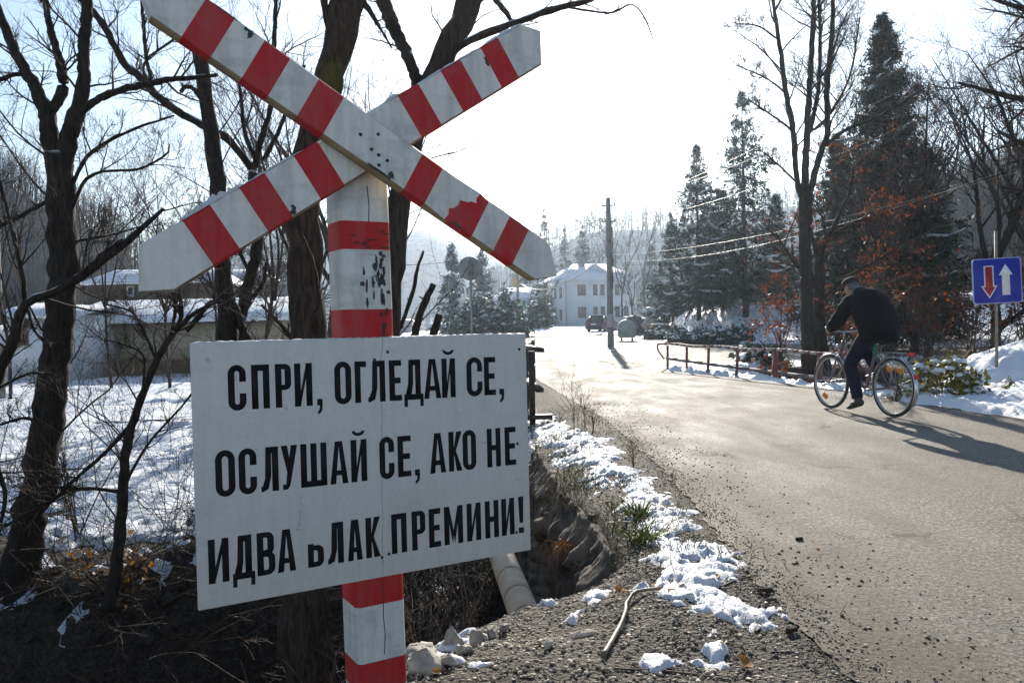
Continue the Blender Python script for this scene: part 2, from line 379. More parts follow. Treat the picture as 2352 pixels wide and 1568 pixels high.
def t_right(x, y):
    r = sdf(x, y, ROAD); n = fbm(x, y, 1.9, 4, 51); g = fbm(x, y, 9, 3, 7)
    e = sst(.0, .22, r + (n - .5) * .3); w = .55 + 2.6 * sst(12.6, 10.8, y) + .6 * sst(16, 18, y)
    t = .16 * e * sst(w + .3, w - .35, r + (n - .5) * .7) * (.4 + .75 * g)
    mound = np.maximum(np.exp(-((x - 8.9) / 1.5) ** 2 - ((y - 13.1) / 1.3) ** 2), np.exp(-((x - 7.5) / .75) ** 2 - ((y - 12.45) / .75) ** 2))
    t = np.maximum(t, .2 * sst(.18, .5, mound + (n - .5) * .5) * (.5 + .6 * g))
    return np.where((x > 3) & (r > -.1), t, 0) - .03
snow_sheet('snow', 3.0, 13, 5, 21.5, .05, .06, t_right, SNOW)
def t_field(x, y):
    g = sdf(x, y, GULLY); n = fbm(x, y, 1.3, 5, 61); s = fbm(x, y, 5.2, 5, 71, .62)
    e = sst(-.42, .95, g + (n - .5) * 1.5 + (s - .5) * .5)
    hole = sst(.50, .62, n * .45 + s * .55) * (.45 + .75 * sst(11, 6.5, y))
    t = .12 * e * (.25 + 1.1 * s) - .12 * hole - .02
    return np.where(x < -1.7, t, 0)
snow_sheet('snow', -9.5, -1.5, 5.0, 17, .04, .045, t_field, SNOWF)
snow_sheet('snow', -22, -9.4, 4.4, 17, .09, .09, t_field, SNOWF)
def t_bank(x, y):
    g = sdf(x, y, GULLY); n = fbm(x, y, 4.5, 4, 161); s = fbm(x, y, 17, 4, 171, .65)
    return .09 * (.7 * sst(-.95, -1.25, g))  * sst(.52, .66, n * .5 + s * .5) * sst(.5, .1, g) * sst(-2.4, -.5, g) * (.25 + 1.1 * s) - .02
snow_sheet('snow', -6.5, -1.6, 4.8, 8.6, .022, .028, t_bank, SNOWN)
def t_fieldfar(x, y):
    n = fbm(x, y, .8, 5, 61); s = fbm(x, y, 3.2, 4, 71)
    hole = sst(.56, .64, n * .5 + s * .5) * .6
    return np.where((x < -1.7 - .25 * (y - 17)) & (sdf(x, y, ROAD) > .3), .1 * (.5 + .7 * s) - .11 * hole - .02, 0)
snow_sheet('snow', -60, -1.5, 16.9, 100, .25, .25, t_fieldfar, SNOWF)
def t_square(x, y):
    r = sdf(x, y, ROAD); n = fbm(x, y, .5, 5, 81); s = fbm(x, y, 2.6, 4, 91)
    a = sst(.1, .7, r + (n - .5)) * .14 * (.5 + s) - .05 * sst(.55, .66, s)
    slush = .05 * sst(.60, .70, n * .6 + s * .4 + .10 * sst(-1.6, -.2, r))
    return np.where(y > 20.2, np.maximum(a, slush) - .025, 0)
snow_sheet('snow', -12, 30, 20.2, 100, .2, .22, t_square, SNOW)
def t_heap(x, y):
    n = fbm(x, y, 4.2, 4, 15); g = fbm(x, y, 30, 3, 16); c = fbm(x, y, 12, 3, 18)
    return np.where((sdf(x, y, GULLY) > .02) & (x < .75), .035 * sst(.665, .74, n) * (.1 + g + .4 * c) - .010, 0)
snow_sheet('snow', -.9, .8, 2.2, 4.3, .013, .015, t_heap, SNOWN)
def t_bed(x, y):
    n = fbm(x, y, .9, 4, 115); g = fbm(x, y, 4, 4, 116)
    return np.where(sdf(x, y, GULLY) < -.7, .07 * sst(.52, .66, n * .5 + g * .5) * (.4 + g) - .02, 0)
snow_sheet('snow', -9, 0, 3, 13, .07, .07, t_bed, SNOWF)
# stream in the gully
def water():
    m, nt, b = nodes('stream_water'); b.inputs['Base Color'].default_value = (.012, .014, .015, 1); b.inputs['Roughness'].default_value = .12
    bump(nt, b, noise(nt, coords(nt, (1, 2.2, 1)), 5, 4), .03); return m
X, Y = np.meshgrid(np.linspace(-15, .2, 90), np.linspace(-2, 16, 100))
sheet('stream', X, Y, X * 0 - 2.13, water(), keep=sdf(X, Y, GULLY) < -.2, kind='structure')

# ---- loose stones on the heap and shoulder
def pebble_mb(C, R, rng, mb=None):
    mb = mb or MB()
    base = np.array([[1, 0, 0], [-1, 0, 0], [0, 1, 0], [0, -1, 0], [0, 0, 1], [0, 0, -1.]])
    f = np.array([[0, 2, 4], [2, 1, 4], [1, 3, 4], [3, 0, 4], [2, 0, 5], [1, 2, 5], [3, 1, 5], [0, 3, 5]])
    M = len(C); s = rng.uniform(.55, 1.25, (M, 6, 1)) * R[:, None, None] * np.array([1, 1, .6])
    a = rng.uniform(0, 2 * pi, M); ca, sa = np.cos(a), np.sin(a)
    v = base[None] * s; v = v + rng.normal(0, .18, (M, 6, 3)) * R[:, None, None]
    x = v[..., 0] * ca[:, None] - v[..., 1] * sa[:, None]; y = v[..., 0] * sa[:, None] + v[..., 1] * ca[:, None]
    v = np.stack([x, y, v[..., 2]], -1) + C[:, None]
    mb.add(v.reshape(-1, 3), (f[None] + np.arange(M)[:, None, None] * 6).reshape(-1, 3)); return mb
def scatter(n, x0, x1, y0, y1, fn, rlo, rhi, rng, pw=3):
    x = rng.uniform(x0, x1, n); y = rng.uniform(y0, y1, n); k = fn(x, y) > rng.uniform(0, 1, n); x, y = x[k], y[k]
    r = rlo + (rhi - rlo) * rng.uniform(0, 1, len(x)) ** pw
    z = np.maximum(ground_z(x, y), np.where(sdf(x, y, ROAD) < 0, .004, -9)) + r * .2
    return np.stack([x, y, z], -1), r
GRAVEL = simple('grey_gravel', (.13, .108, .083), (.48, .42, .34), 23, .75, spec=.4)
GRAVELD = simple('dark_grit', (.04, .034, .028), (.2, .175, .145), 23, .75, spec=.4)
rng = np.random.default_rng(8)
STONED_ = simple('dark_rubble', (.02, .016, .013), (.09, .074, .06), 9, .9)
C_, R_ = scatter(46000, -.7, 1.35, 1.9, 4.6, lambda x, y: (sdf(x, y, GULLY) > 0) * sst(1.3, .8, x), .002, .013, rng, 6)
pebble_mb(C_, R_, rng).build('gravel', GRAVEL, kind='stuff')
C_, R_ = scatter(15000, .5, 1.9, 2.2, 12, lambda x, y: sst(1.2, .0, sdf(x, y, [(0.3, 2), (1.25, 2), (1.25, 12), (.3, 12)]) + fbm(x, y, 1.5, 3, 3) * 1.1 - .15) * (sdf(x, y, GULLY) > 0), .002, .012, rng, 5)
pebble_mb(C_, R_, rng).build('gravel', GRAVELD, kind='stuff')
C_, R_ = scatter(4200, 1.0, 3.2, 2.2, 4.2, lambda x, y: sst(.46, .62, fbm(x, y, 1.7, 3, 13)) * sst(4.0, 3.0, y) * .8, .0015, .008, rng, 4)
pebble_mb(C_, R_, rng).build('gravel', GRAVELD, kind='stuff')
C_, R_ = scatter(60000, .7, 1.6, 1.8, 9, lambda x, y: sst(.22, .0, np.abs(sdf(x, y, ROAD) + .1 * (fbm(x, y, 2, 3, 66) - .3))), .001, .006, rng, 4)
pebble_mb(C_, R_, rng).build('gravel', GRAVELD, kind='stuff')
# grit and clods lying on the verge snow and on the dark bank
C_, R_ = scatter(2600, -.1, 1.3, 3.1, 9, lambda x, y: sst(.4, .15, seg_dist(x, y, VERGE)), .002, .008, rng, 3); C_[:, 2] += .018
pebble_mb(C_, R_, rng).build('gravel', GRAVELD, kind='stuff')
C_, R_ = scatter(2600, -7, -1.2, 4.6, 9.5, lambda x, y: (sdf(x, y, GULLY) < .35) * (sdf(x, y, GULLY) > -2.2), .01, .11, rng, 5)
pebble_mb(C_, R_, rng).build('rubble', STONED_, kind='stuff')
def rock(name, label, c, d, seed, m, cat='stone', group=None, rz=0):
    r = np.random.default_rng(seed); mb = MB(); n, k = 22, 15
    t = np.arange(n) * 2 * pi / n; ph = np.linspace(-pi / 2, pi / 2, k); dirs = r.normal(0, 1, (16, 3)); dirs /= np.linalg.norm(dirs, axis=1, keepdims=True); off = r.uniform(.42, .85, 16)
    v = np.stack([np.cos(ph)[:, None] * np.cos(t), np.cos(ph)[:, None] * np.sin(t), np.repeat(np.sin(ph)[:, None], n, 1)], -1).reshape(-1, 3)
    for q, o_ in zip(dirs, off):
        h = v @ q; v = v - np.clip(h - o_, 0, None)[:, None] * q
    v = v * np.array(d) / 2; v += r.normal(0, .02, v.shape) * min(d)
    i = np.arange(k - 1)[:, None] * n; j = np.arange(n)[None]; j2 = (j + 1) % n
    mb.add(v, np.stack([i + j, i + j2, i + n + j2, i + n + j], -1).reshape(-1, 4))
    o = mb.build(name, m); o.location = c; o.rotation_euler = (0, 0, rz); return tag(o, label, cat, group)
STONE = simple('pale_stone', (.2, .18, .155), (.42, .385, .33), 14, .85, .006)
STONED = simple('wall_stone', (.03, .023, .017), (.15, .118, .088), 9, .9, .012)
STONES = [(960, 1500, .14, 'pale flat block at the edge of the bank, touching the post', .19, .09), (975, 1545, .15, 'wide pale rock lying below the flat block by the striped post', .22, .10), (1040, 1478, .075, 'upright pale stone at the lip of the bank, right of the post', .10, .12), (1062, 1510, .07, 'rounded grey stone with snow on it near the lip of the bank', .1, .07), (1095, 1470, .07, 'pointed grey stone standing highest on the lip of the bank', .085, .10), (1105, 1440, .05, 'small pale stone on the lip right of the pointed stone', .08, .06), (1130, 1420, .05, 'white edged stone under the end of the pipe', .09, .05), (1030, 1545, .05, 'grey stone among fallen orange leaves', .09, .06), (1155, 1415, .04, 'dark stone leaning on the end of the pipe', .06, .06)]
for i, (u, v, r_, lab, a_, h_) in enumerate(STONES):
    p = gp(u, v, -.02); rock('stone', lab, (p[0], p[1], float(ground_z(p[0], p[1])) + h_ * .3), (a_, a_ * .8, h_), 40 + i, STONE, group='stones along the lip of the bank', rz=i * 1.3)
p = gp(1340, 1452); rock('flat_stone', 'long flat tan stone lying on the gravel beside the stick', (p[0], p[1], float(ground_z(p[0], p[1])) + .012), (.16, .085, .035), 71, simple('tan_stone', (.3, .25, .19), (.5, .43, .34), 18, .85, .004), rz=.1)
p = gp(1262, 1500); rock('flat_stone', 'narrow slanted grey slab half buried in the gravel', (p[0], p[1], float(ground_z(p[0], p[1])) + .015), (.035, .16, .04), 72, STONE, rz=-.3)
# ---- rough stone retaining wall of the gully (road side)
def retaining():
    """uneven rubble face: split blocks of many sizes, each a facet of one continuous wall"""
    r = np.random.default_rng(4); line = np.array([(.2, 12.6), (.17, 9.5), (.2, 8.0), (.3, 6.9), (.38, 6.0), (.49, 5.0), (.53, 4.3)])
    d = np.r_[0, np.cumsum(np.linalg.norm(np.diff(line, axis=0), axis=1))]; s = np.arange(0, d[-1], .022); zz = np.arange(-.10, -2.0, -.022); SS, ZZ = np.meshgrid(s, zz)
    n = 420; cs, cz = r.uniform(0, d[-1], n), r.uniform(-2, -.05, n); off = r.uniform(.04, .17, n); ts, tz = r.normal(0, .14, n), r.normal(.03, .14, n); st = r.uniform(.8, 2.2, n)
    D1 = np.full(SS.shape, 9.); D2 = D1.copy(); ID = np.zeros(SS.shape, int); ws = SS + .05 * (fbm(SS, ZZ, 5, 3, 2) - .5); wz = ZZ + .05 * (fbm(SS, ZZ, 5, 3, 8) - .5)
    for k in range(n):
        q = np.hypot((ws - cs[k]) * (1.5 if st[k] < 1.6 else .8), (wz - cz[k]) * (.7 if st[k] < 1.6 else 1.2)); m = q < D1; D2 = np.where(m, D1, np.minimum(D2, q)); ID = np.where(m, k, ID); D1 = np.where(m, q, D1)
    o = off[ID] + ts[ID] * (SS - cs[ID]) + tz[ID] * (ZZ - cz[ID]) - .07 * sst(.03, 0, D2 - D1) + .13 * (fbm(SS, ZZ, 6.5, 6, 3, .62) - .5) + .05 * (-ZZ)
    o = o * (.25 + .75 * sst(-.08, -.42, ZZ)) - .05 * sst(-.30, -.1, ZZ)
    X = np.interp(SS, d, line[:, 0]); Yv = np.interp(SS, d, line[:, 1]); top = np.array(o[:1]) * 0 - .25
    X = np.vstack([X[:1] + .25, X - o]); Yv = np.vstack([Yv[:1], Yv]); Z = np.vstack([ZZ[:1] - .01, ZZ])
    return tag(sheet('retaining_wall', X, Yv, Z, STONED, smooth=False), 'rough dark rubble wall holding the road edge above the gully', 'wall')
retaining()
# ---- pipe over the gully
def pipe_mat():
    m, nt, b = nodes('wrapped_pipe'); b.inputs['Roughness'].default_value = .55
    co = coords(nt, (1, 1, 1)); w = N(nt, 'TexWave', wave_type='BANDS', bands_direction='Z', Scale=.9, Distortion=2.5); nt.links.new(co, w.inputs['Vector'])
    w.inputs['Detail'].default_value = 2
    n = noise(nt, co, 7, 5)
    c = ramp(nt, n, [(.3, (.46, .34, .22)), (.7, (.66, .52, .37))]); c = mixc(nt, ramp(nt, w.outputs['Fac'], [(.0, .8), (.025, 0)]), c, (.12, .09, .06))
    nt.links.new(c, b.inputs['Base Color']); bump(nt, b, n, .004); return m
a = gp(1205, 1412, -.33); c = gp(1152, 1275, -.33); dd = (c - a) / np.linalg.norm(c - a); a0 = a - dd * .45; L = 8.2
mb = MB(); mb.lathe([(.0, 0), (.068, 0), (.082, .004), (.082, 2.2), (.086, 2.21), (.086, 2.26), (.082, 2.27), (.082, L), (0, L)], 28)
pipe = mb.build('pipe', pipe_mat(), smooth=True); pipe.location = a0; pipe.rotation_euler = Vector(dd).to_track_quat('Z', 'Y').to_euler()
tag(pipe, 'fat beige wrapped pipe spanning the dark gully below the notice board', 'pipe')
# ------------------------------------------------------------------ crossing sign
def paint(name, base, dark=(.05, .045, .04), amount=.62, streak=1., rough=.6, chips=True):
    m, nt, b = nodes(name); b.inputs['Roughness'].default_value = rough; b.inputs['Specular IOR Level'].default_value = .35
    co = coords(nt); n = noise(nt, co, 6, 8, .7); g = noise(nt, coords(nt, (9, 9, 1.2)), 3, 7, .65); f = noise(nt, co, 90, 4, .6)
    c = mixc(nt, ramp(nt, f, [(.3, 0), (.75, .24)]), base, tuple(k * .55 for k in base))
    c = mixc(nt, ramp(nt, g, [(.42, 0), (.75, .5 * streak)]), c, (.22, .2, .17))
    s_ = noise(nt, coords(nt, (2.2, 1, 5)), 2.4, 6, .65); c = mixc(nt, ramp(nt, s_, [(.5, 0), (.72, .42 * streak)]), c, (.16, .155, .145))
    if chips: c = mixc(nt, ramp(nt, n, [(amount, 0), (amount + .09, .75)]), c, dark)
    nt.links.new(c, b.inputs['Base Color']); bump(nt, b, mixc(nt, .6, g, f), .0015); return m
WHITE = paint('worn_white_paint', (.70, .68, .65), amount=.64)
RED = paint('worn_red_paint', (.46, .012, .014), (.10, .02, .015), .68, .5)
POSTW = paint('dirty_white_post_paint', (.67, .66, .63), (.03, .027, .025), .62, 1.3)
POSTR = paint('red_post_paint', (.46, .012, .012), (.12, .02, .015), .66, .5)
PEEL = paint('peeled_black_wood', (.035, .032, .03), (.012, .011, .01), .6, .5)
BAREW = simple('bare_wood_edge', (.2, .15, .09), (.36, .28, .18), 12, .8)
BOARDM = paint('notice_board_paint', (.64, .61, .585), (.3, .28, .26), .72, .3, .5)
INK = simple('black_lettering', (.010, .010, .011), (.018, .018, .018), 20, .75, spec=.15)
CRACK = simple('crack_line', (.06, .055, .05), rough=.9)
SPOS = np.array([-.33854, 2.07068, .86848]); YAW = .529547
root = thing('railway_crossing_sign', 'red and white crossed railway warning sign with lettered notice board on striped square post', 'road sign', (SPOS[0], SPOS[1], 0), YAW)
AX = np.array([1., 0, 0]); AZ = np.array([0, 0, 1.]); NF = np.array([0, -1., 0]); ZB = SPOS[2]
LEAN = .0066   # slight lean
def loc(x, z, y=0): return np.array([x, y + LEAN * z, z + ZB])
# post: square timber with painted bands
mb = MB(); z = -ZB - .12
edges = [-ZB - .15, -.80, -.73, -.585, -.513, -.371, -.30, -.15, -.08, .075, .145, .30, .3715, .5203, .5906, .80]
cols = [0, 1] * 7 + [0]
# bands read upward: ..., red to -.513, white to -.371, red to -.30, (hidden behind the board) ..., red .30-.3715, white to .5203, red to .5906, white
wP, dP, ch = .130, .115, .010
for i in range(len(edges) - 1):
    z0, z1 = edges[i], edges[i + 1]
    ring = []
    for zz in (z0, z1):
        cx = -.0067 - .0131 * (zz - .09)
        x0, x1 = cx - wP / 2, cx + wP / 2; y0, y1 = .012, .012 + dP
        ring.append([loc(x, zz, y) for x, y in ((x0 + ch, y0), (x1 - ch, y0), (x1, y0 + ch), (x1, y1 - ch), (x1 - ch, y1), (x0 + ch, y1), (x0, y1 - ch), (x0, y0 + ch))])
    v = np.array(ring[0] + ring[1]); f = [[k, (k + 1) % 8, 8 + (k + 1) % 8, 8 + k] for k in range(8)]
    if i == len(edges) - 2: f.append(list(range(8, 16)))
    mb.add(v, f, cols[i])
post = mb.build('post', [POSTW, POSTR], root)
# peeling patches of black wood on the post, thin raised flakes of old paint
def flake(seed, cx, cz, w, h, y, n=22, jag=.35):
    r = np.random.default_rng(seed); t = np.linspace(0, 2 * pi, n, endpoint=False); k = r.uniform(1 - jag, 1.05, n)
    return [loc(cx + w / 2 * cos(a) * q, cz + h / 2 * sin(a) * q, y) for a, q in zip(t, k)]
mb = MB(); r = np.random.default_rng(12)
for i in range(30):
    cx = np.clip(r.normal(.012, .018), -.04, .048); cz = np.clip(r.normal(.46, .038), .385, .55)
    p = flake(100 + i, cx, cz, r.uniform(.004, .016), r.uniform(.008, .045), .0112 - .00002 * i, 12, .5); mb.add(p, [list(range(12))])
for i in range(10):
    cx = np.clip(r.normal(.03, .01), -.04, .05); cz = r.uniform(.30, .37)
    p = flake(160 + i, cx, cz, r.uniform(.005, .018), r.uniform(.008, .03), .0107 - .00002 * i, 12, .5); mb.add(p, [list(range(12))])
for i in range(16):
    cx = r.uniform(-.05, .045); cz = r.uniform(.525, .57)
    p = flake(180 + i, cx, cz, r.uniform(.01, .03), r.uniform(.002, .006), .0104 - .00002 * i, 10, .5); mb.add(p, [list(range(10))])
mb.build('peeled_patch', PEEL, root)
mb = MB()
for pts in ([(-.006, .59), (-.004, .63), (-.008, .68)], [(.004, -.31), (.007, -.345), (.004, -.40), (.008, -.45), (.004, -.50)]):
    mb = MB(); mb.tube([loc(x, z_, .0118) for x, z_ in pts], .0012, 5); mb.build('wood_crack', CRACK, root)
# arms
def arm(name, c, ang, w, marks, ends, yf, thick, chip=None):
    """marks: (s, colour right of it); a plank cut across at each mark, front face, edges and back"""
    d = np.array([cos(ang), sin(ang)]); q = np.array([-sin(ang), cos(ang)]); h = w / 2
    def pt(s, t, y): p = np.array(c) + d * s + q * t; return loc(p[0], p[1], y)
    (sl, tipl, tl), (sr, tipr, tr) = ends; mb = MB(); bv = .006
    def line(i, s, y):
        if i == chip: return [pt(s + o_, t * h, y) for t, o_ in ((-1, -.012), (-.72, -.008), (-.45, -.014), (-.3, -.002), (-.05, .004), (.18, .002), (.3, .024), (.42, .03), (.5, .046), (.7, .040), (1, .044))]
        return [pt(s, -h + bv, y), pt(s, h - bv, y)] if y == yf else [pt(s, -h, y), pt(s, h, y)]
    n = len(marks)
    for i, (s0, col) in enumerate(marks):
        L = line(i, s0, yf)
        R = line(i + 1, marks[i + 1][0], yf) if i + 1 < n else None
        s1 = marks[i + 1][0] if R else None
        if i == 0: L = [pt(sl, -h + bv, yf), pt(tipl, tl * h, yf), pt(sl, h - bv, yf)]; s0 = sl
        if R is None: R = [pt(sr, -h + bv, yf), pt(tipr, tr * h, yf), pt(sr, h - bv, yf)]; s1 = sr
        poly = L[::-1] + R if False else L + R[::-1]
        K = len(poly); mb.add(poly, [list(range(K))[::-1]], col)
        e0, e1 = s0, s1
        for sg in (-1, 1):
            a0, a1 = pt(e0, sg * (h - bv), yf), pt(e1, sg * (h - bv), yf)
            b0, b1 = pt(e0, sg * h, yf + bv), pt(e1, sg * h, yf + bv); c0, c1 = pt(e0, sg * h, yf + thick), pt(e1, sg * h, yf + thick)
            mb.add([a0, a1, b1, b0, c1, c0], [[0, 1, 2, 3], [3, 2, 4, 5]] if sg < 0 else [[3, 2, 1, 0], [5, 4, 2, 3]], 2 if sg < 0 and col == 0 else col)
    out = [pt(sl, -h, yf + thick), pt(sr, -h, yf + thick), pt(tipr, tr * h, yf + thick), pt(sr, h, yf + thick), pt(sl, h, yf + thick), pt(tipl, tl * h, yf + thick)]
    mb.add(out, [list(range(6))], 2)
    for (s, tip, t) in ((sl, tipl, tl), (sr, tipr, tr)):
        for sg in (-1, 1):
            mb.add([pt(s, sg * (h - bv), yf), pt(tip, t * h, yf), pt(tip, t * h, yf + thick), pt(s, sg * h, yf + thick), pt(s, sg * h, yf + bv)], [[0, 1, 2, 3, 4]], 0)
    o = mb.build(name, [WHITE, RED, BAREW], root); return o, pt
A1 = [(-.6, 0), (-.484, 1), (-.415, 0), (-.340, 1), (-.274, 0), (-.198, 1), (-.128, 0), (.104, 1), (.168, 0), (.245, 1), (.320, 0), (.392, 1), (.459, 0)]
arm1, pt1 = arm('cross_arm', (0, .7635), rad(-30.2), .115, A1, ((-.553, -.60, -.2), (.538, .597, -.15)), -.052, .03, 9)
A2 = [(-.66, 0), (-.497, 1), (-.427, 0), (-.350, 1), (-.281, 0), (-.199, 1), (-.129, 0), (.1185, 1), (.1865, 0), (.2624, 1), (.331, 0), (.4036, 1), (.4677, 0)]
arm2, pt2 = arm('cross_arm', (0, .790), rad(32.9), .122, A2, ((-.597, -.657, -.35), (.557, .603, .3)), -.020, .03)
# bolts in the crossing of the arms
for x, z_ in [(-.045, .79), (.0, .795), (-.018, .757), (.0, .745), (.022, .733), (.0, .72)]:
    mb = MB(); mb.lathe([(0, -.0035), (.0035, -.003), (.0045, 0), (.0045, .002)], 10, loc(x, z_, -.052), 'y'); mb.build('bolt', DARKST, root)
# dark marks of wear on the arms
mb = MB(); r = np.random.default_rng(3)
def wear(pt, s, t, w, h, y, seed):
    mb = MB(); n = 14; a = np.linspace(0, 2 * pi, n, endpoint=False); k = np.random.default_rng(seed).uniform(.45, 1, n)
    mb.add([pt(s + w * cos(q) * u, t + h * sin(q) * u, y) for q, u in zip(a, k)], [list(range(n))[::-1]]); mb.build('worn_patch', PEEL, root)
wear(pt1, -.372, .045, .008, .014, -.0523, 1); wear(pt1, -.382, .05, .014, .006, -.0524, 2); wear(pt2, -.275, -.048, .012, .010, -.0203, 3); wear(pt2, -.268, -.04, .006, .012, -.0204, 4)
wear(pt1, .02, -.05, .05, .006, -.0523, 5); wear(pt1, .06, -.042, .012, .012, -.0524, 6); wear(pt2, .40, .02, .006, .022, -.0203, 7); wear(pt1, .27, -.052, .03, .005, -.0523, 8)
wear(pt2, -.02, -.055, .035, .006, -.0203, 9)
# melting snow lying along the top edges of the arms
def arm_snow(pt, h, ranges, seed, yf, th):
    r = np.random.default_rng(seed)
    for (s0, s1, amp) in ranges:
        mb = MB()
        n = max(8, int((s1 - s0) / .006)); s = np.linspace(s0, s1, n); prof = amp * np.sin(np.linspace(0, pi, n)) ** .5 * r.uniform(.35, 1.1, n)
        rows = []
        for y, k in ((yf + .003, .0), (yf + .005, .7), (yf + th * .5, 1.), (yf + th - .004, .7), (yf + th - .002, 0)):
            rows.append([pt(a, h - .001 + b_ * k, y + r.normal(0, .0008)) for a, b_ in zip(s, prof)])
        v = np.array(rows).reshape(-1, 3); i = np.arange(4)[:, None] * n; j = np.arange(n - 1)[None]
        mb.add(v, np.stack([i + j, i + j + 1, i + n + j + 1, i + n + j], -1).reshape(-1, 4)); mb.build('snow', SNOWN, root, smooth=True)
arm_snow(pt2, .061, [(-.50, -.33, .016), (-.33, -.17, .005), (.08, .13, .012), (.2, .42, .005), (.42, .56, .011)], 3, -.02, .03)
arm_snow(pt1, .0575, [(-.47, -.40, .004), (.33, .53, .003)], 4, -.052, .03)
# notice board
mb = MB(); bw, bh, th = .8758, .600, .010
mb.box(loc(0, 0, th / 2), (bw, th, bh)); mb.v[-1][:, 1] += LEAN * (mb.v[-1][:, 2] - ZB); board = mb.build('notice_board', BOARDM, root, bevel=.0015)
for x, z_ in [(.0303, .2635), (.4158, .2574), (.4028, -.0019), (.3933, -.2446), (.0196, -.2445), (.0006, -.2503), (-.005, .2455)]:
    mb = MB(); mb.lathe([(0, -.0022), (.003, -.002), (.0042, 0), (.0042, .002)], 10, loc(x, z_, 0), 'y'); mb.build('screw', DARKST, board)
mb = MB()
for pts in ([(.018, .299), (.016, .27), (.010, .24), (.013, .2), (.009, .16), (.011, .1), (.007, .04), (.008, -.02), (.004, -.1), (.006, -.16), (.002, -.21), (.003, -.26), (.001, -.299)],):
    mb.tube([loc(x, z_, .0002) for x, z_ in pts], .0006, 4)
mb.build('crack', CRACK, board)
STAINM = simple('faint_stain', (.40, .39, .37), (.52, .51, .5), 20, .7)
def stain(cx, cz, w, h, seed): mb = MB(); mb.add(flake(seed, cx, cz, w, h, -.0003, 16, .5), [list(range(16))]); mb.build('stain', STAINM, board)
for k, (x, z_, w, h) in enumerate([(-.402, .262, .012, .014), (-.205, -.135, .014, .02), (-.202, -.115, .006, .03), (-.20, -.09, .006, .012), (-.21, -.15, .02, .006), (.0, -.262, .006, .03), (-.345, .215, .02, .018), (-.23, .14, .01, .012), (.40, -.10, .03, .004), (.30, .01, .02, .006), (-.07, -.02, .03, .006), (-.2, -.075, .012, .01), (-.4, .24, .004, .004), (.22, .1, .006, .01), (-.3, .05, .012, .006)]): stain(x, z_, w, h, 300 + k)
mb = MB(); sn = np.linspace(-.436, .437, 90); r = np.random.default_rng(9)
v = np.array([[loc(x, .2995 + (h_ * r.uniform(.2, 1) if 0 < i < 89 else 0), y) for i, x in enumerate(sn)] for y, h_ in ((.0005, 0), (.003, .003), (.006, .004), (.0095, 0))]).reshape(-1, 3)
i = np.arange(3)[:, None] * 90; j = np.arange(89)[None]; mb.add(v, np.stack([i + j, i + j + 1, i + 91 + j, i + 90 + j], -1).reshape(-1, 4))
mb.build('snow', SNOWN, board, smooth=True)
# ---- lettering: heavy condensed capitals cut as thin solids
T = .0003
class Glyphs:
    def __init__(s): s.mb = MB(); s.k = 0
    def poly(s, pts, f):
        s.k += 1; y = -.0003 - .00002 * (s.k % 7)
        v = [loc(*f(x, z), y) for x, z in pts]; a = sum(v[i][0] * v[(i + 1) % len(v)][2] - v[(i + 1) % len(v)][0] * v[i][2] for i in range(len(v)))
        if a < 0: v = v[::-1]
        K = len(v); vb = [p + np.array([0, T, 0]) for p in v]
        s.mb.add(v + vb, [list(range(K))] + [[(i + 1) % K, i, K + i, K + (i + 1) % K] for i in range(K)])
    def strip(s, A, B, f, closed=False):
        s.k += 1; y = -.0003 - .00002 * (s.k % 7); n = len(A)
        v = [loc(*f(*p), y) for p in A] + [loc(*f(*p), y) for p in B]; v += [p + np.array([0, T, 0]) for p in v]
        m = n if closed else n - 1; fc = []
        for i in range(m):
            j = (i + 1) % n; fc += [[i, j, n + j, n + i], [i, 2 * n + i, 2 * n + j, j], [n + j, 3 * n + j, 3 * n + i, n + i]]
        if not closed: fc += [[0, n, 3 * n, 2 * n], [n - 1, 3 * n - 1, 4 * n - 1, 2 * n - 1]]
        s.mb.add(v, fc)
def stad(w, h, cx, cz, rr, n=9, a0=0, a1=360):
    """rounded rectangle outline sampled by angle of corner arcs"""
    out = []
    for k, (sx, sz) in enumerate(((1, 1), (-1, 1), (-1, -1), (1, -1))):
        for t in np.linspace(0, pi / 2, n):
            a = t + k * pi / 2; out.append((cx + sx * (w / 2 - rr[0]) + rr[0] * cos(a), cz + sz * (h / 2 - rr[1]) + rr[1] * sin(a)))
    return out
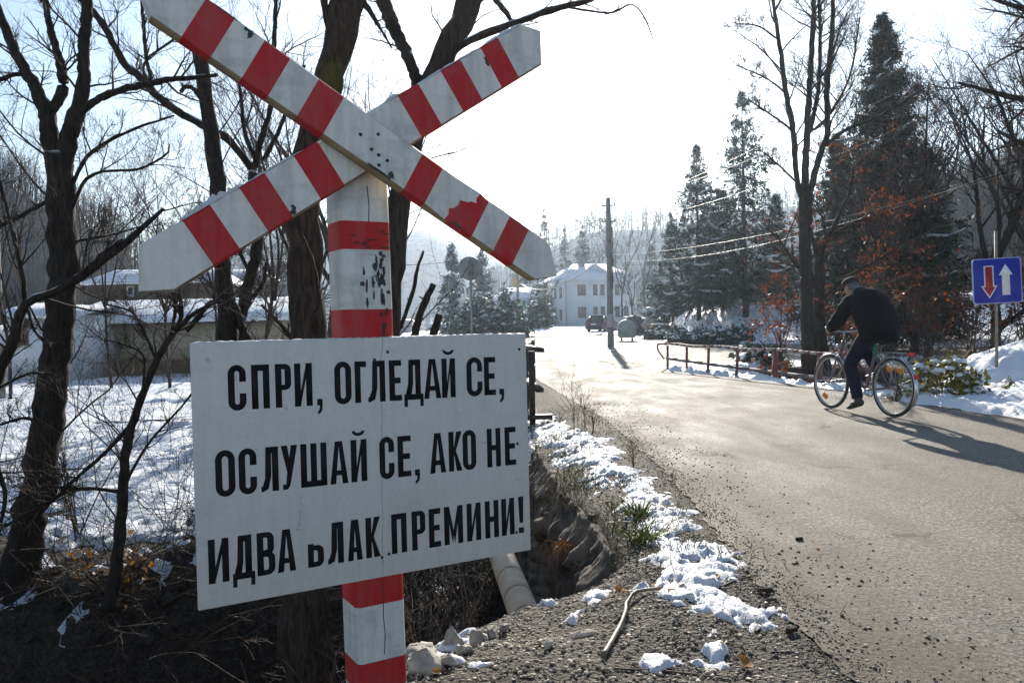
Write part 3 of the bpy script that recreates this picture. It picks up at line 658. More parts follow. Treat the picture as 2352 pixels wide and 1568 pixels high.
def glyph(G, ch, w, h, f, sw=.0150, sh=.0145):
    R = lambda x0, x1, z0, z1: G.poly([(x0, z0), (x1, z0), (x1, z1), (x0, z1)], f)
    Q = lambda *p: G.poly(p, f)
    def ring(x0, x1, z0, z1, part=None):
        ww, hh = x1 - x0, z1 - z0; cx, cz = (x0 + x1) / 2, (z0 + z1) / 2
        A = stad(ww, hh, cx, cz, (ww * .5, min(hh * .5, ww * .52))); iw = ww - 2 * sw; ih = hh - 2 * sh * .95; B = stad(iw, ih, cx, cz, (iw * .5, min(ih * .5, iw * .6)))
        if part is None: G.strip(A, B, f, True)
        else: G.strip([A[i] for i in part], [B[i] for i in part], f)
    def bowl(z0, z1, xr, xl=None):   # right bowl from the stem
        xl = sw * .9 if xl is None else xl; hh = z1 - z0; rr = min(hh / 2, (xr - xl) * .62); n = 7
        A = [(xl, z0), (xr - rr, z0)] + [(xr - rr + rr * sin(t), z0 + rr - rr * cos(t)) for t in np.linspace(0, pi / 2, n)] + [(xr - rr + rr * cos(t), z1 - rr + rr * sin(t)) for t in np.linspace(0, pi / 2, n)] + [(xl, z1)]
        ri = max(rr - sw * .8, .002); xi = xr - sw; a0, a1 = z0 + sh * .85, z1 - sh * .85; rv = min(ri, (a1 - a0) / 2)
        B = [(xl, a0), (xi - ri, a0)] + [(xi - ri + ri * sin(t), a0 + rv - rv * cos(t)) for t in np.linspace(0, pi / 2, n)] + [(xi - ri + ri * cos(t), a1 - rv + rv * sin(t)) for t in np.linspace(0, pi / 2, n)] + [(xl, a1)]
        G.strip(A, B, f)
    if ch == 'О': ring(0, w, -.001, h + .001)
    elif ch == 'С':
        A = stad(w, h + .002, w / 2, h / 2, (w / 2, w * .52)); B = stad(w - 2 * sw, h - 1.9 * sh + .002, w / 2, h / 2, ((w - 2 * sw) / 2, (w - 2 * sw) * .6))
        G.strip([(w, h * .63)] + A + [(w, h * .37)], [(w - sw, h * .63)] + B + [(w - sw, h * .37)], f)
    elif ch == 'П': R(0, sw, 0, h); R(w - sw, w, 0, h); R(sw, w - sw, h - sh, h)
    elif ch == 'Р': R(0, sw, 0, h); bowl(h * .40, h, w)
    elif ch in 'ИЙ':
        R(0, sw, 0, h); R(w - sw, w, 0, h); Q((sw, h * .06), (sw, h * .36), (w - sw, h * .94), (w - sw, h * .64)) 
        if ch == 'Й':
            n = 9; t = np.linspace(pi, 2 * pi, n); cx = w / 2; G.strip([(cx + .0165 * cos(a), h + .022 + .013 * sin(a)) for a in t], [(cx + .0095 * cos(a), h + .022 + .005 * sin(a)) for a in t], f)
    elif ch == 'Г': R(0, sw, 0, h); R(sw, w, h - sh, h)
    elif ch == 'Л':
        R(w - sw, w, 0, h); R(w * .28, w - sw, h - sh, h)
        Q((w * .28, h), (w * .28 + sw * .85, h - sh), (w * .28 + sw * .8, h * .35), (w * .28 + sw * .35, h * .06), (w * .10, 0), (0, 0), (0, sh * .8), (w * .09, sh), (w * .22, h * .3))
    elif ch == 'Е': R(0, sw, 0, h); R(sw, w, 0, sh); R(sw, w * .92, h * .5 - sh * .5, h * .5 + sh * .5); R(sw, w, h - sh, h)
    elif ch == 'Д':
        R(0, w, 0, sh); R(w * .87 - sw, w * .87, sh, h); R(w * .26, w * .87 - sw, h - sh, h); R(0, sw * .62, -h * .17, 0); R(w - sw * .62, w, -h * .17, 0)
        Q((w * .26, h), (w * .26 + sw * .8, h - sh), (w * .26 + sw * .75, h * .4), (w * .10 + sw, sh), (w * .08, sh), (w * .21, h * .4))
    elif ch == 'А':
        Q((0, 0), (sw * .95, 0), (w * .5 + sw * .08, h), (w * .5 - sw * .6, h)); Q((w, 0), (w - sw * .95, 0), (w * .5 - sw * .08, h), (w * .5 + sw * .6, h)); R(w * .26, w * .74, h * .2, h * .2 + sh * .85)
    elif ch == 'У':
        Q((0, h), (sw, h), (w * .5 + sw * .35, h * .34), (w * .5 - sw * .25, h * .30)); Q((w, h), (w - sw, h), (w * .5 - sw * .5, h * .26), (w * .28, h * .12), (w * .08, h * .12), (w * .08, 0), (w * .36, 0), (w * .52, h * .08), (w * .62, h * .26))
    elif ch == 'Ш':
        R(0, sw, 0, h); R(w - sw, w, 0, h); R(w / 2 - sw / 2, w / 2 + sw / 2, sh, h); R(sw, w - sw, 0, sh)
    elif ch == 'К': R(0, sw, 0, h); Q((sw, h * .36), (sw, h * .58), (w - sw * 1.05, h), (w, h)); Q((sw * 1.25, h * .58), (w, 0), (w - sw * 1.1, 0), (sw, h * .46))
    elif ch == 'Н': R(0, sw, 0, h); R(w - sw, w, 0, h); R(sw, w - sw, h * .5 - sh * .5, h * .5 + sh * .5)
    elif ch == 'В': R(0, sw, 0, h); bowl(0, h * .55, w); bowl(h * .55 - sh * .6, h, w * .95)
    elif ch == 'М': R(0, sw, 0, h); R(w - sw, w, 0, h); Q((sw, h), (sw, h * .55), (w / 2 - .003, 0), (w / 2 + .001, h * .32)); Q((w - sw, h), (w - sw, h * .55), (w / 2 + .003, 0), (w / 2 - .001, h * .32))
    elif ch == 'ь': R(0, sw * .95, 0, h * .56); bowl(0, h * .52, w)
    elif ch == ',': R(0, w, 0, .0155); Q((w * .45, 0), (w, 0), (w * .92, -.012), (w * .45, -.020), (w * .1, -.021), (w * .1, -.014), (w * .42, -.010))
    elif ch == '!': Q((0, h), (w, h), (w * .85, h * .28), (w * .2, h * .28)); R(w * .02, w * .98, 0, .015)
L1 = [('С', -.3599, -.3193), ('П', -.3072, -.266), ('Р', -.2525, -.2151), ('И', -.2073, -.1645), (',', -.1536, -.1404), ('О', -.1096, -.067), ('Г', -.058, -.0278), ('Л', -.0241, .0216), ('Е', .0323, .0658), ('Д', .0722, .1253), ('А', .1273, .1758), ('Й', .1785, .2179), ('С', .2511, .2982), ('Е', .3039, .3391), (',', .35, .3646)]
L2 = [('О', -.393, -.3494), ('С', -.3416, -.301), ('Л', -.2914, -.2508), ('У', -.2442, -.2054), ('Ш', -.1981, -.1342), ('А', -.1266, -.0813), ('Й', -.0735, -.0324), ('С', .0008, .0403), ('Е', .0498, .0863), (',', .096, .1097), ('А', .1387, .1842), ('К', .1931, .2321), ('О', .2342, .2741), ('Н', .3075, .3494), ('Е', .3626, .3974)]
L3 = [('И', -.4139, -.369), ('Д', -.3612, -.3114), ('В', -.306, -.2645), ('А', -.2591, -.2159), ('ь', -.1867, -.1477), ('Л', -.1378, -.0979), ('А', -.0878, -.0499), ('К', -.0407, -.0026), ('П', .0275, .0689), ('Р', .0831, .121), ('Е', .1309, .1643), ('М', .1745, .2292), ('И', .2411, .2833), ('Н', .2961, .338), ('И', .3468, .3874), ('!', .4001, .4174)]
for line, zc, slope, hh in ((L1, .1402, -.0103, .1025), (L2, -.0541, -.0103, .1040), (L3, -.2464, -.0045, .1002)):
    G = Glyphs()
    for ch, x0, x1 in line: glyph(G, ch, x1 - x0, hh, lambda x, z, x0=x0: (x0 + x, zc + slope * (x0 + x) + z))
    G.mb.build('lettering', INK, board)
# ------------------------------------------------------------------ trees
def offshoots(Pp, Rr, n, rng, tlo=.25, thi=1., lmin=.3, lmax=.6, ang=(.5, 1.1), up=.25, wob=.12, K=5, rk=.55, tip=.0015, plen=None, rmin=.002, rmax=9.):
    """n side shoots on each polyline of Pp (M,K,3); lengths as a share of the parent length (or plen)"""
    M, KK, _ = Pp.shape
    pi_ = np.repeat(np.arange(M), n); t = rng.uniform(tlo, thi, M * n) * (KK - 1); i = np.minimum(t.astype(int), KK - 2); fr = (t - i)[:, None]
    o = Pp[pi_, i] * (1 - fr) + Pp[pi_, i + 1] * fr; r0 = Rr[pi_, i] * (1 - fr[:, 0]) + Rr[pi_, i + 1] * fr[:, 0]
    T = Pp[pi_, i + 1] - Pp[pi_, i]; T /= np.linalg.norm(T, axis=1, keepdims=True) + 1e-9
    rv = rng.normal(0, 1, T.shape); pr = rv - T * (rv * T).sum(1, keepdims=True); pr /= np.linalg.norm(pr, axis=1, keepdims=True) + 1e-9
    a = rng.uniform(*ang, M * n)[:, None]; d = T * np.cos(a) + pr * np.sin(a); d[:, 2] += up; d /= np.linalg.norm(d, axis=1, keepdims=True)
    PL = np.linalg.norm(np.diff(Pp, axis=1), axis=2).sum(1)[pi_] if plen is None else np.full(M * n, plen)
    L = PL * rng.uniform(lmin, lmax, M * n) * (1.15 - .55 * t / (KK - 1))
    out = np.zeros((M * n, K, 3)); out[:, 0] = o; st = (L / (K - 1))[:, None]
    for k in range(1, K):
        d = d + rng.normal(0, wob, d.shape); d[:, 2] += up * .18; d /= np.linalg.norm(d, axis=1, keepdims=True)
        out[:, k] = out[:, k - 1] + d * st
    rb = np.clip(r0 * rk, rmin, rmax); R = rb[:, None] * np.linspace(1, .3, K)[None]; R = np.clip(R, tip, None)
    return out, R
def limbs_from(limbs, K=14):
    """limbs: lists of (x, y, z, radius) rows -> arrays"""
    q = np.array([resample(l, K) for l in limbs]); return q[..., :3], q[..., 3]
def pxl(rows, Y, dY=0., kr=1.):
    """limb rows in the photo's measure (u, v, radius) at distance Y (running to Y+dY at the tip)"""
    n = len(rows); out = []
    for i, (u, v, r) in enumerate(rows):
        y = Y + dY * i / max(1, n - 1); out.append([*P(u, v, y), r * y / FPX * kr])
    return out
def rough_tubes(mb, LP, LR, seed, sides=12, K=40):
    r = np.random.default_rng(seed)
    for p, q in zip(LP, LR):
        l = resample(np.c_[p, q], K if q.max() > .03 else 18); s = sides if q.max() > .03 else 7
        l[:, :3] += r.normal(0, .10, (len(l), 3)) * l[:, 3:4]; l[:, 3] *= r.uniform(.93, 1.08, len(l)); b = mb.n; mb.tube(l[:, :3], l[:, 3], s)
        v = mb.v[-1]; v += r.normal(0, .05, v.shape) * np.repeat(l[:, 3], s)[:, None]
def to_local(o, base):
    return o
def bare_tree(name, label, limbs, spec, seed, mat=None, tmat=None, group=None, cat='tree', leaves=None, parts=('trunk', 'crown')):
    """limbs -> trunk part; spec = list of dicts for successive orders of shoots -> crown part"""
    rng = np.random.default_rng(seed); base = np.array(limbs[0][0][:3])
    root = thing(name, label, cat, base, 0, group)
    LP, LR = limbs_from(limbs); LP = LP - base
    mb = MB(); rough_tubes(mb, LP, LR, seed); mb.build(parts[0], mat or BARK, root, smooth=True)
    mb = MB(); cp, cr = LP[spec[0].get('skip', 0):], LR[spec[0].get('skip', 0):]; last = None
    for k, sp in enumerate(spec):
        sp = {a: b for a, b in sp.items() if a != 'skip'}
        p, r = offshoots(cp, cr, rng=rng, **sp); mb.tubes(p, r, 5 if r.max() > .012 else 3); cp, cr = p, r
    mb.build(parts[1], tmat or TWIG, root, smooth=True)
    if leaves:
        n, m, size = leaves; i = rng.integers(0, len(cp), n); t = rng.integers(1, cp.shape[1], n)
        c = cp[i, t] + rng.normal(0, size * .8, (n, 3)); leaf_mb(c, size, rng).build('leaves', m, root)
    return root
def leaf_mb(c, size, rng, mb=None, flat=0.):
    mb = mb or MB(); n = len(c); a = rng.normal(0, 1, (n, 3)); a /= np.linalg.norm(a, axis=1, keepdims=True); b = np.cross(a, rng.normal(0, 1, (n, 3)) + np.array([0, 0, flat])); b /= np.linalg.norm(b, axis=1, keepdims=True)
    s = size * rng.uniform(.5, 1.3, (n, 1)); mb.quads(c, a * s, b * s * .5); return mb

# ---- the forked tree at the left
Y1 = 6.25
T1 = [pxl(r, Y1) for r in (
    [(38, 1380, 48), (52, 1280, 42), (75, 1180, 37), (105, 1000, 34), (130, 800, 33), (143, 640, 31), (141, 500, 30), (136, 400, 30), (133, 350, 27)],
    [(134, 380, 24), (118, 320, 20), (105, 260, 18), (88, 215, 15), (60, 165, 12), (30, 110, 11), (8, 55, 10), (-8, 10, 9), (-20, -60, 7)],
    [(136, 400, 24), (162, 300, 19), (184, 240, 17), (193, 175, 14), (193, 100, 13), (200, 25, 12), (205, -60, 11)],
    [(106, 268, 12), (122, 248, 12), (141, 216, 12), (146, 185, 11), (133, 125, 9), (118, 75, 8), (108, 30, 7), (98, -40, 6)],
    [(182, 262, 10), (195, 250, 9), (220, 231, 8.5), (271, 208, 8), (316, 198, 8), (361, 188, 7), (406, 181, 6), (446, 178, 5), (500, 172, 4)],
    [(60, 168, 5), (20, 175, 5), (-10, 190, 5), (-40, 200, 4)], [(150, 470, 5), (200, 360, 4.5), (300, 300, 3.5), (400, 265, 2)], [(150, 520, 4.5), (205, 405, 4), (320, 388, 3), (388, 350, 2.2), (390, 330, 1.5)],
    [(118, 455, 5), (60, 490, 5), (0, 520, 4)], [(140, 560, 4), (250, 540, 2.5), (340, 515, 1.5)], [(75, 1180, 8), (150, 1130, 4), (230, 1120, 2)], [(110, 980, 6), (60, 960, 4), (0, 975, 3)])]
bare_tree('deciduous_tree', 'tall dark tree forking into two stems at the left, lichen on its trunk', T1, [dict(n=9, lmin=.15, lmax=.5, K=8, ang=(.6, 1.3), wob=.13, rmin=.003, rmax=.011), dict(n=7, lmin=.3, lmax=.9, K=6, wob=.2, rmin=.0018), dict(n=5, lmin=.3, lmax=.8, K=4, wob=.22, rmin=.0013, tip=.0009)], 1, BARKS)
# ---- diagonal limb and thin forked tree behind the lower left arm
Y3 = 7.6
T3 = [pxl(r, Y3) for r in (
    [(535, 1010, 15), (545, 800, 14), (556, 720, 13), (575, 640, 13), (592, 560, 12), (588, 480, 11), (580, 420, 11), (578, 392, 10)],
    [(579, 388, 9), (547, 346, 8), (512, 311, 9), (466, 288, 9), (426, 266, 9), (386, 241, 9), (346, 206, 9), (316, 170, 9), (281, 140, 8), (251, 80, 8), (216, 30, 7), (188, 0, 7), (160, -50, 6)],
    [(579, 392, 8), (590, 365, 7), (599, 321, 7), (621, 251, 6), (626, 165, 6), (631, 65, 5), (634, -20, 4)],
    [(590, 365, 6), (570, 330, 5), (560, 290, 4.5), (552, 210, 4), (535, 130, 3)], [(605, 370, 6), (640, 300, 5), (670, 230, 4), (700, 150, 3)],
    [(345, 205, 3), (350, 190, 4), (335, 130, 4), (330, 60, 4), (326, 0, 3.5), (330, -40, 3)], [(355, 215, 4), (330, 150, 3), (400, 90, 3), (440, 60, 2)], [(570, 620, 4), (540, 560, 4), (520, 520, 3)], [(560, 700, 5), (590, 672, 5), (607, 640, 4), (612, 600, 3)])]
bare_tree('deciduous_tree', 'slim dark tree with a long limb slanting up to the left behind the crossed arms', T3, [dict(n=9, lmin=.12, lmax=.5, K=8, ang=(.6, 1.3), wob=.13, rmin=.003, rmax=.011), dict(n=7, lmin=.3, lmax=.9, K=6, wob=.2, rmin=.0018), dict(n=5, lmin=.3, lmax=.8, K=4, wob=.22, rmin=.0013, tip=.001)], 2, BARKS)
# ---- straight trunk with a second mossy leg
Y4 = 6.8
T4 = [pxl(r, Y4) for r in (
    [(532, 1180, 30), (528, 900, 27), (524, 750, 24), (518, 673, 20), (513, 616, 18), (500, 426, 18), (486, 311, 17), (476, 240, 16), (462, 150, 15), (448, 40, 14), (438, -70, 13)],
    [(640, 980, 13), (600, 860, 12), (565, 779, 11), (548, 730, 10), (530, 680, 8)], [(500, 690, 7), (478, 700, 6), (450, 735, 6), (430, 760, 4)], [(470, 240, 5), (445, 205, 5), (425, 200, 5), (415, 212, 4)])]
bare_tree('deciduous_tree', 'straight bare trunk with a mossy second stem, left of the thickest trunk', T4, [dict(n=9, lmin=.08, lmax=.3, K=7, wob=.14, rmin=.003, rmax=.008), dict(n=5, lmin=.3, lmax=.9, K=5, wob=.2, rmin=.0018), dict(n=3, lmin=.3, lmax=.8, K=4, wob=.22, rmin=.0012, tip=.001)], 3)
# ---- thick trunk behind the post
Y5 = 4.6
T5 = [pxl(r, Y5) for r in (
    [(722, 1760, 66), (712, 1600, 58), (697, 1380, 52), (703, 1100, 46), (708, 780, 39), (700, 560, 37), (700, 420, 36), (720, 310, 33), (762, 150, 32), (788, 60, 36), (806, -30, 39), (816, -120, 37)],
    [(752, 300, 6), (784, 190, 6), (768, 115, 7), (752, 50, 8), (745, 0, 9), (740, -60, 8)], [(690, 800, 8), (640, 740, 4), (600, 700, 3)], [(820, -20, 10), (870, 60, 4), (900, 110, 2)])]
bare_tree('deciduous_tree', 'thickest furrowed brown trunk, rising from the gully behind the striped post', T5, [dict(n=9, lmin=.06, lmax=.25, K=7, wob=.15, rmin=.0022, rmax=.007), dict(n=5, lmin=.3, lmax=.9, K=5, wob=.22, rmin=.0014), dict(n=3, lmin=.3, lmax=.8, K=4, wob=.22, rmin=.001, tip=.0008)], 4, bark('furrowed_bark', (.016, .011, .008), (.085, .058, .042), None, True))
# ---- trunk right of the post, forked, with the snowy bough
Y6 = 5.6
T6 = [pxl(r, Y6) for r in (
    [(885, 1300, 30), (888, 900, 27), (900, 640, 25), (917, 470, 24), (945, 330, 24), (985, 215, 25), (1018, 135, 27), (1043, 75, 28), (1073, 0, 30), (1100, -90, 28)],
    [(975, 235, 16), (958, 190, 14), (950, 165, 13), (936, 130, 14), (907, 70, 15), (880, 0, 16), (860, -70, 15)],
    [(1040, 118, 9), (1062, 103, 9), (1105, 82, 9), (1160, 62, 8.5), (1210, 45, 8), (1270, 22, 8), (1330, 8, 7), (1372, -8, 6), (1420, -40, 5)],
    [(1126, -30, 8), (1138, 0, 7), (1152, 16, 7), (1168, 38, 6), (1173, 48, 4)], [(1290, 15, 3), (1400, 30, 2.4), (1450, 10, 2), (1480, 40, 1.6), (1500, 90, 1.2)], [(1060, 20, 6), (1130, -10, 5), (1200, -40, 4)])]
bare_tree('deciduous_tree', 'leaning forked trunk to the right of the striped post with a snowy bough reaching right', T6, [dict(n=9, lmin=.08, lmax=.35, K=7, wob=.15, rmin=.0025, rmax=.008, up=.1), dict(n=4, lmin=.3, lmax=.9, K=5, wob=.22, rmin=.0016, up=.1), dict(n=3, lmin=.3, lmax=.8, K=4, wob=.22, rmin=.001, tip=.0008)], 5, bark('snowy_bough_bark', (.016, .011, .008), (.07, .05, .038), (.35, .8, 4, .42)))
# ---- leaning broken tree at the left edge
Y7 = 5.2
T7 = [pxl(r, Y7) for r in (
    [(-95, 1290, 20), (-60, 1080, 17), (-28, 925, 15), (0, 852, 13), (16, 819, 12), (35, 770, 12), (49, 721, 11), (62, 696, 10), (90, 688, 10), (140, 662, 10), (200, 625, 9), (270, 572, 8), (330, 522, 6), (360, 494, 5), (376, 478, 4)],
    [(62, 698, 6), (57, 690, 6), (53, 640, 5), (45, 600, 5), (36, 558, 5), (22, 500, 4), (8, 450, 3.5), (-10, 400, 3)],
    [(165, 650, 8), (200, 622, 8), (232, 592, 8), (262, 565, 7), (280, 548, 3)], [(-20, 900, 4), (60, 860, 3), (120, 858, 2)], [(60, 700, 4), (80, 760, 3), (105, 780, 2)], [(-40, 1000, 7), (0, 1090, 6), (12, 1140, 5), (2, 1200, 4)])]
bare_tree('broken_tree', 'leaning broken tree with a splintered limb crossing in front of the forked trunk', T7, [dict(n=9, lmin=.12, lmax=.5, K=8, ang=(.6, 1.3), wob=.13, rmin=.003, rmax=.009, up=.1), dict(n=6, lmin=.3, lmax=.9, K=6, wob=.2, rmin=.0016), dict(n=4, lmin=.3, lmax=.8, K=4, wob=.2, rmin=.001, tip=.0008)], 6, BARKS)
# ---- sapling leaning right in front of the snow field
Y8 = 5.7
T8 = [pxl(r, Y8) for r in (
    [(248, 1400, 17), (262, 1340, 15), (275, 1240, 13), (284, 1120, 11), (290, 1030, 10), (312, 950, 9), (345, 862, 8), (380, 790, 7), (405, 757, 6), (440, 725, 5), (478, 700, 4), (510, 690, 3)],
    [(300, 975, 5), (262, 1018, 5), (231, 1048, 4.5), (177, 1097, 4), (118, 1150, 3.5), (54, 1182, 3), (0, 1215, 2)],
    [(360, 830, 3.5), (330, 760, 3), (300, 715, 2.5), (245, 700, 2)], [(392, 775, 4), (402, 720, 4), (400, 690, 3.5), (396, 670, 3), (360, 660, 2)], [(408, 752, 5), (417, 720, 5), (416, 690, 4), (412, 672, 3)],
    [(282, 1130, 5), (220, 1122, 4), (150, 1120, 3.5), (100, 1118, 3), (20, 1150, 2)], [(283, 1120, 4), (340, 1020, 3), (420, 930, 2.5), (470, 860, 2)], [(325, 915, 3), (330, 820, 2.5), (280, 790, 2), (240, 780, 1.5)])]
bare_tree('young_tree', 'thin young tree leaning right in front of the snowy field', T8, [dict(n=11, lmin=.15, lmax=.55, K=8, ang=(.6, 1.3), wob=.14, rmin=.0025, rmax=.007), dict(n=6, lmin=.3, lmax=.9, K=6, wob=.2, rmin=.0016), dict(n=4, lmin=.3, lmax=.8, K=4, wob=.2, rmin=.001, tip=.0008)], 7)
# ---- broken snags showing above the notice board
for rows, y, lab in (([(900, 830, 7), (914, 768, 5.5), (931, 720, 5), (948, 672, 4.5), (959, 616, 4), (973, 576, 2.5)], 5.9, 'tallest and thinnest of the three broken snags above the notice board'), ([(935, 840, 9), (953, 768, 8.5), (965, 720, 8), (979, 686, 8), (996, 653, 7)], 5.7, 'middle leaning snag with a splintered top above the notice board'), ([(990, 840, 10), (998, 770, 9), (1002, 748, 9), (1010, 722, 8)], 5.5, 'short thick stump of a stem above the notice board')):
    rows = [(rows[0][0] - 25, rows[0][1] + 330, rows[0][2] + 3)] + rows
    bare_tree('snag', lab, [pxl(rows, y)], [dict(n=5, lmin=.02, lmax=.06, K=4, wob=.2, rmin=.0025, tlo=.5)], int(y * 10), group='broken snags', cat='dead tree', parts=('trunk', 'twigs'))
# ---- thin whippy shrubs in front of and beside the gully
def twig_shrub(name, label, base, h, n, seed, mat=TWIG, spread=.5, leaves=None, cat='shrub', group=None, spec=None, lean=(0, 0), r0=.008):
    rng = np.random.default_rng(seed); root = thing(name, label, cat, base, 0, group); limbs = []
    for k in range(n):
        a = rng.uniform(0, 2 * pi); s = rng.uniform(.2, 1) * spread; hh = h * rng.uniform(.6, 1.05); d = np.array([cos(a) * s + lean[0], sin(a) * s + lean[1]])
        limbs.append([[rng.normal(0, .03 * h), rng.normal(0, .03 * h), -.1, r0], [d[0] * hh * .3, d[1] * hh * .3, hh * .4, r0 * .8], [d[0] * hh * .65 + rng.normal(0, .05 * h), d[1] * hh * .65, hh * .75, r0 * .55], [d[0] * hh, d[1] * hh, hh, r0 * .25]])
    LP, LR = limbs_from(limbs, 8); mb = MB(); mb.tubes(LP, LR, 5); mb.build('stems', mat, root, smooth=True)
    mb = MB(); cp, cr = LP, LR
    for sp in (spec or [dict(n=7, lmin=.2, lmax=.5, K=5, wob=.2, rmin=r0 * .3), dict(n=4, lmin=.3, lmax=.8, K=4, wob=.2, rmin=r0 * .16, tip=r0 * .12)]):
        cp, cr = offshoots(cp, cr, rng=rng, **sp); mb.tubes(cp, cr, 3)
    mb.build('twigs', mat, root)
    if leaves:
        nl, m, size = leaves; i = rng.integers(0, len(cp), nl); t = rng.integers(1, cp.shape[1], nl); c = cp[i, t] + rng.normal(0, size * .7, (nl, 3)); leaf_mb(c, size, rng).build('leaves', m, root)
    return root
def onground(u, v, z=0, it=4):
    for _ in range(it):
        p = gp(u, v, z); z = float(ground_z(p[0], p[1]))
    return np.array([p[0], p[1], z])
def at(x, y): return (x, y, float(ground_z(x, y)))
for i, (x, y, h, n, lab) in enumerate([(-3.9, 7.4, 1.3, 7, 'tangled bare shrub on the bank just right of the forked trunk'), (-2.75, 8.2, 1.5, 8, 'twiggy bare shrub on the snow beside the left edge of the notice board'), (-5.6, 7.0, 1.2, 6, 'thin bare shrub at the far left edge of the bank'), (-4.6, 9.8, 1.3, 6, 'sparse bare shrub standing in the snow field behind the forked trunk'), (-2.4, 11.5, 1.6, 7, 'bare shrub on the bank behind the notice board'), (-6.8, 10.8, 1.1, 6, 'low bare shrub in the snow field left of the forked trunk')]):
    twig_shrub('bare_shrub', lab, at(x, y), h, n, 200 + i, TWIGB, .55, group='bare shrubs on the left bank')
twig_shrub('leafy_bramble', 'low bramble with yellow and orange leaves at the foot of the forked tree', at(-3.0, 6.3), .45, 9, 220, TWIGB, .9, (130, LEAFY, .028), cat='bramble', r0=.005)
twig_shrub('leafy_bramble', 'small bramble with red leaves in the bottom left corner', at(-3.6, 4.9), .9, 7, 221, TWIGB, .8, (60, LEAFY, .03), cat='bramble', r0=.005)
twig_shrub('bare_shrub', 'leafless pale twigs hanging over the gully right of the striped post', (-.42, 4.6, -1.35), 1.15, 6, 222, TWIGP, .5, r0=.004, group='bare shrubs in the gully')
twig_shrub('bare_shrub', 'thin pale twigs in front of the thickest trunk below the board', (-.75, 3.6, -1.4), 1.2, 5, 223, TWIGP, .35, r0=.004, group='bare shrubs in the gully')
# roots and dead stalks hanging on the bank under the left trees
rng = np.random.default_rng(31); n = 420; x = rng.uniform(-6.5, -1.7, n); y = np.interp(x, [-6.5, -4.2, -3.2, -2.5, -1.9, -1.7], [5.9, 5.9, 6.1, 7.1, 9, 11]) - rng.uniform(-.3, 1.0, n); z = ground_z(x, y)
p0 = np.stack([x, y, z], -1); k = np.linspace(0, 1, 5)[None, :, None]; d = np.stack([rng.normal(0, .25, n), -rng.uniform(0, .35, n), rng.uniform(-.1, .5, n)], -1)
q = p0[:, None] + d[:, None] * k + np.array([0, 0, -.25]) * k * k; q[:, 1:] += rng.normal(0, .02, (n, 4, 3))
mb = MB(); mb.tubes(q, np.repeat(np.linspace(.005, .0015, 5)[None], n, 0), 3); mb.build('undergrowth', TWIGB, kind='stuff')
# ---- multi-stemmed tree by the right railing
Y9 = 16.8
T9 = [pxl(r, Y9, 0, .95 if r[0][2] > 15 else .8) for r in (
    [(1862, 850, 21), (1856, 760, 17), (1852, 640, 15), (1850, 540, 15), (1848, 444, 16)],
    [(1848, 460, 10), (1831, 417, 8), (1822, 301, 8), (1804, 208, 7), (1792, 116, 6), (1781, 37, 5), (1771, -20, 4)],
    [(1850, 450, 11), (1850, 393, 10), (1855, 278, 9), (1862, 162, 8), (1868, 46, 7), (1871, -40, 6)],
    [(1852, 455, 10), (1864, 426, 9), (1882, 361, 9), (1901, 301, 8), (1899, 208, 8), (1910, 93, 7), (1915, -30, 5)],
    [(1894, 335, 5), (1910, 322, 5), (1938, 301, 5), (2007, 273, 4), (2063, 241, 3.5), (2123, 204, 2.5)], [(1862, 300, 6), (1880, 200, 6), (1884, 90, 5), (1880, 0, 4)], [(1855, 300, 4), (1890, 283, 4), (1950, 180, 3), (1975, 40, 2)], [(1822, 301, 3.5), (1780, 270, 3), (1720, 230, 2)], [(1806, 215, 3), (1760, 180, 2.5), (1690, 150, 1.8)], [(1840, 430, 3.5), (1800, 390, 3), (1755, 350, 2)], [(1786, 90, 3), (1740, 60, 2.5), (1690, 55, 1.5)])]
bare_tree('deciduous_tree', 'tall bare tree splitting into several straight stems behind the red and white railing', T9, [dict(n=13, lmin=.15, lmax=.55, K=7, wob=.12, rmin=.006, rmax=.018, skip=1, up=.15), dict(n=9, lmin=.25, lmax=.6, K=6, wob=.16, rmin=.004, up=.12), dict(n=7, lmin=.35, lmax=1.0, K=4, wob=.2, rmin=.003, tip=.0022)], 9)
T9b = [pxl(r, 17.6) for r in ([(1895, 850, 15), (1882, 726, 12), (1882, 602, 10), (1890, 560, 8), (1915, 523, 6), (1952, 440, 4), (1960, 380, 2.5)], [(1884, 620, 7), (1870, 560, 5), (1845, 500, 4)], [(1884, 690, 5), (1940, 640, 4), (2010, 600, 3), (2080, 560, 2)], [(1900, 545, 4), (1990, 500, 3), (2100, 470, 2)])]
bare_tree('beech_tree', 'small beech with dry orange leaves leaning beside the several stemmed tree', T9b, [dict(n=10, lmin=.2, lmax=.5, K=6, wob=.14, rmin=.007, up=.1), dict(n=6, lmin=.3, lmax=.7, K=5, wob=.18, rmin=.005, up=.05), dict(n=3, lmin=.3, lmax=.8, K=4, wob=.2, rmin=.004, tip=.003)], 10, leaves=(1000, LEAFO, .042))
